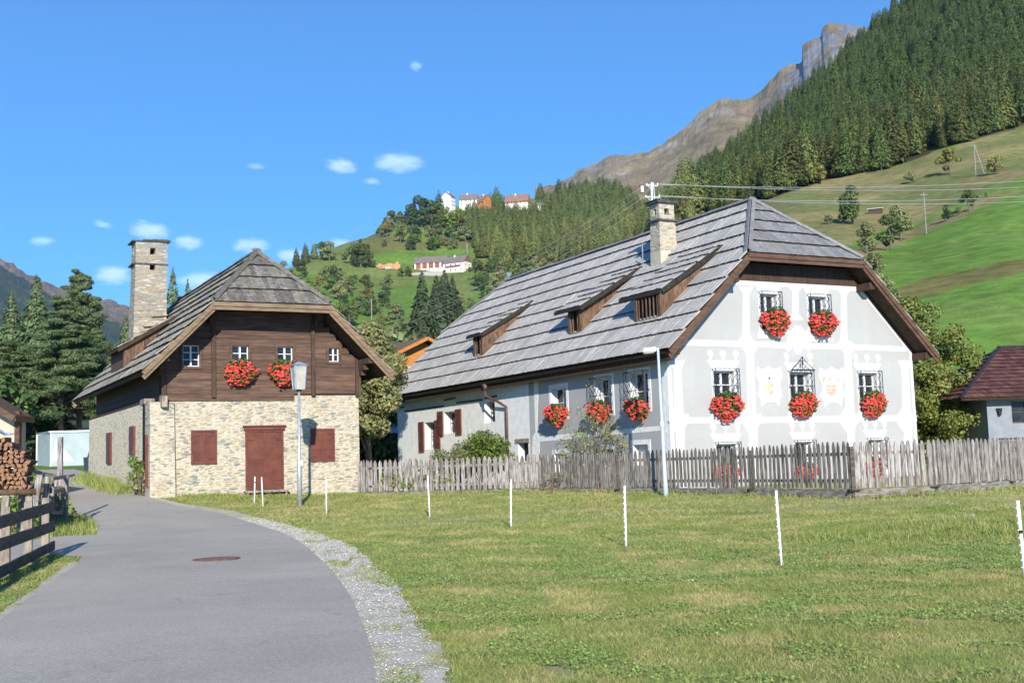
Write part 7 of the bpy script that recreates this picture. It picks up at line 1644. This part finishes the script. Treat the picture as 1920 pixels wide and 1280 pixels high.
def roof_mast():
    H = RH; q = H.hitp(1226, 420, (1, 0, 0), H.W / 2 + .5); w = H.w(q); z0 = H.w((H.W / 2, q.y, H.zr)).z; Y = w.y
    zt = at(1226, 342, Y).z; e = empty('roof_mast', (w.x, w.y, z0 - .6)); o = e.location; tag(e, 'steel roof mast with two crossarms and white insulators behind the pale chimney', 'power mast')
    b = MB(); hh = zt - o.z; b.bar((-.10, 0, 0), (-.02, 0, hh), .07, .07, up=(1, 0, 0)); b.bar((.10, 0, 0), (.06, 0, hh), .025, .025, up=(1, 0, 0)); b.bar((-.1, 0, hh * .5), (.12, 0, hh * .62), .03, .03); b.build('mast_frame', 'galvw', e)
    ends = []
    for yy, a in ((349, .24), (371, .3)):
        z = at(1226, yy, Y).z - o.z; b = MB(); b.bar((-a, 0, z + .06), (a * .9, 0, z), .03, .03); b.bar((-a * .8, 0, z + .05), (0, 0, z - .2), .02, .02); b.build('crossarm', 'galvw', e)
        for sg in (-1, 1):
            b = MB(); b.tube([(sg * a * .95, 0, z + .02), (sg * a * .95, 0, z + .06), (sg * a * .95, 0, z + .12)], [.028, .02, .028], 8); b.build('insulator', 'white_post', e); ends.append(Vector((w.x + sg * a * .95, w.y, o.z + z + .1)))
    return e, ends
mast, WE = roof_mast()
def far_pole_right():
    p = at(2120, 700, 58); p.z = float(G(p.x, p.y)); e = empty('power_pole', p); h = at(2120, 322, 58).z - p.z; tag(e, 'power pole outside the right border that carries the four wires', 'power pole'); MB().tube([(0, 0, -.4), (0, 0, h)], .13, 8).build('shaft', 'picket', e)
    return p, h
P2, h2 = far_pole_right()
tg = [at(2120, y, 58) for y in (322, 337, 353, 366)]
for i, (a, c) in enumerate(zip(WE, tg)):
    b = MB(); n = 16; b.tube([a.lerp(c, t / n) - Vector((0, 0, .42 * 4 * (t / n) * (1 - t / n))) for t in range(n + 1)], .0125, 5); tag(b.build('power_wire', 'wire', smooth=True), f'{ORD[i]} wire counted down from the top, running from the roof mast to the right', 'wire', 'wires running right')
for i, a in enumerate(WE):
    c = at(600, 628 + i * 12, 60); b = MB(); n = 16; b.tube([a.lerp(c, t / n) - Vector((0, 0, .9 * 4 * (t / n) * (1 - t / n))) for t in range(n + 1)], .0048, 5); tag(b.build('power_wire', 'wire', smooth=True), f'{ORD[i]} thin wire from the top, slanting left from the roof mast over the hillside', 'wire', 'wires slanting left')

# ------------------------------------------------------------------ clouds: small cumulus volumes far beyond the mountains
def cloud_mat():
    m = bpy.data.materials.new('cumulus_vapour'); m.use_nodes = True; n = m.node_tree.nodes; l = m.node_tree.links; n.remove(n['Principled BSDF'])
    v = n.new('ShaderNodeVolumePrincipled'); v.inputs['Color'].default_value = (1, 1, 1, 1); v.inputs['Anisotropy'].default_value = .0
    tc = n.new('ShaderNodeTexCoord'); oi = n.new('ShaderNodeObjectInfo'); ofs = n.new('ShaderNodeVectorMath'); ofs.operation = 'MULTIPLY_ADD'; ofs.inputs[1].default_value = (40, 40, 40); l.new(oi.outputs['Random'], ofs.inputs[0]); l.new(tc.outputs['Object'], ofs.inputs[2]); nz = n.new('ShaderNodeTexNoise'); nz.inputs['Scale'].default_value = 2.2; nz.inputs['Detail'].default_value = 8; nz.inputs['Roughness'].default_value = .7; l.new(ofs.outputs[0], nz.inputs['Vector'])
    ln = n.new('ShaderNodeVectorMath'); ln.operation = 'LENGTH'; l.new(tc.outputs['Object'], ln.inputs[0])
    s1 = n.new('ShaderNodeMath'); s1.operation = 'MULTIPLY_ADD'; s1.inputs[1].default_value = -.62; s1.inputs[2].default_value = .12; l.new(ln.outputs['Value'], s1.inputs[0])
    s2 = n.new('ShaderNodeMath'); s2.operation = 'ADD'; l.new(s1.outputs[0], s2.inputs[0]); l.new(nz.outputs[0], s2.inputs[1])
    mr = n.new('ShaderNodeMapRange'); mr.inputs[1].default_value = .17; mr.inputs[2].default_value = .48; mr.inputs[3].default_value = 0; mr.inputs[4].default_value = CLD; l.new(s2.outputs[0], mr.inputs[0]); l.new(mr.outputs[0], v.inputs['Density']); l.new(v.outputs[0], n['Material Output'].inputs['Volume']); return m
CLD = .0085
MT['cloud'] = cloud_mat()
def cloud(px, py, wx, wy, label, Y=9000, thin=1):
    me = bpy.data.meshes.get('cloud_hull')
    if me is None:
        bm = bmesh.new(); bmesh.ops.create_icosphere(bm, subdivisions=3, radius=1); me = bpy.data.meshes.new('cloud_hull'); bm.to_mesh(me); bm.free(); me.materials.append(MT['cloud'])
    o = link('cloud', me, None, at(px, py, Y)); sx = wx / 2 / F_PX * Y * 1.45; sz = wy / 2 / F_PX * Y * 1.45; o.scale = (sx, sz * 1.6, sz); o.rotation_euler = (0, 0, (px * 7 % 13) * .1); tag(o, label, 'cloud', 'small fair weather clouds'); o['kind'] = 'thing'
for c in ((640, 312, 66, 30, 'left lobe of the brightest cloud pair in the middle of the sky'), (745, 306, 100, 38, 'brightest puffy cloud, right of a smaller one, above the village hill'), (697, 340, 40, 14, 'faint wisp just under the brightest cloud'),
          (282, 434, 88, 36, 'cloud directly above the tall stone chimney'), (352, 455, 58, 30, 'small cloud right above the chimney top, on its right'), (470, 461, 74, 30, 'flat cloud above the stone house ridge'), (212, 516, 72, 38, 'cloud touching the left side of the stone chimney'),
          (78, 452, 50, 20, 'small cloud above the evergreens at the far left'), (193, 421, 50, 14, 'thin wisp left of the chimney cloud'), (385, 528, 110, 36, 'low cloud behind the left slope of the stone house roof'), (640, 458, 56, 24, 'low cloud on the skyline left of the village hill'), (545, 480, 60, 30, 'pale cloud at the skyline trees of the village hill'), (780, 124, 26, 18, 'faint lone wisp high in the sky'), (480, 312, 40, 12, 'tiny wisp left of the brightest cloud')):
    cloud(*c)
# ------------------------------------------------------------------ valley air
def haze():
    b = MB(); b.box(-6500, 6500, -60, 6600, -30, 2600); m = bpy.data.materials.new('valley_air'); m.use_nodes = True; n = m.node_tree.nodes; l = m.node_tree.links; n.remove(n['Principled BSDF'])
    v = n.new('ShaderNodeVolumePrincipled'); v.inputs['Color'].default_value = (.55, .72, 1, 1); v.inputs['Density'].default_value = HAZE; v.inputs['Anisotropy'].default_value = 0; l.new(v.outputs[0], n['Material Output'].inputs['Volume'])
    o = b.build('haze', m); tag(o, None, kind='stuff')
HAZE = 2.6e-5
haze()
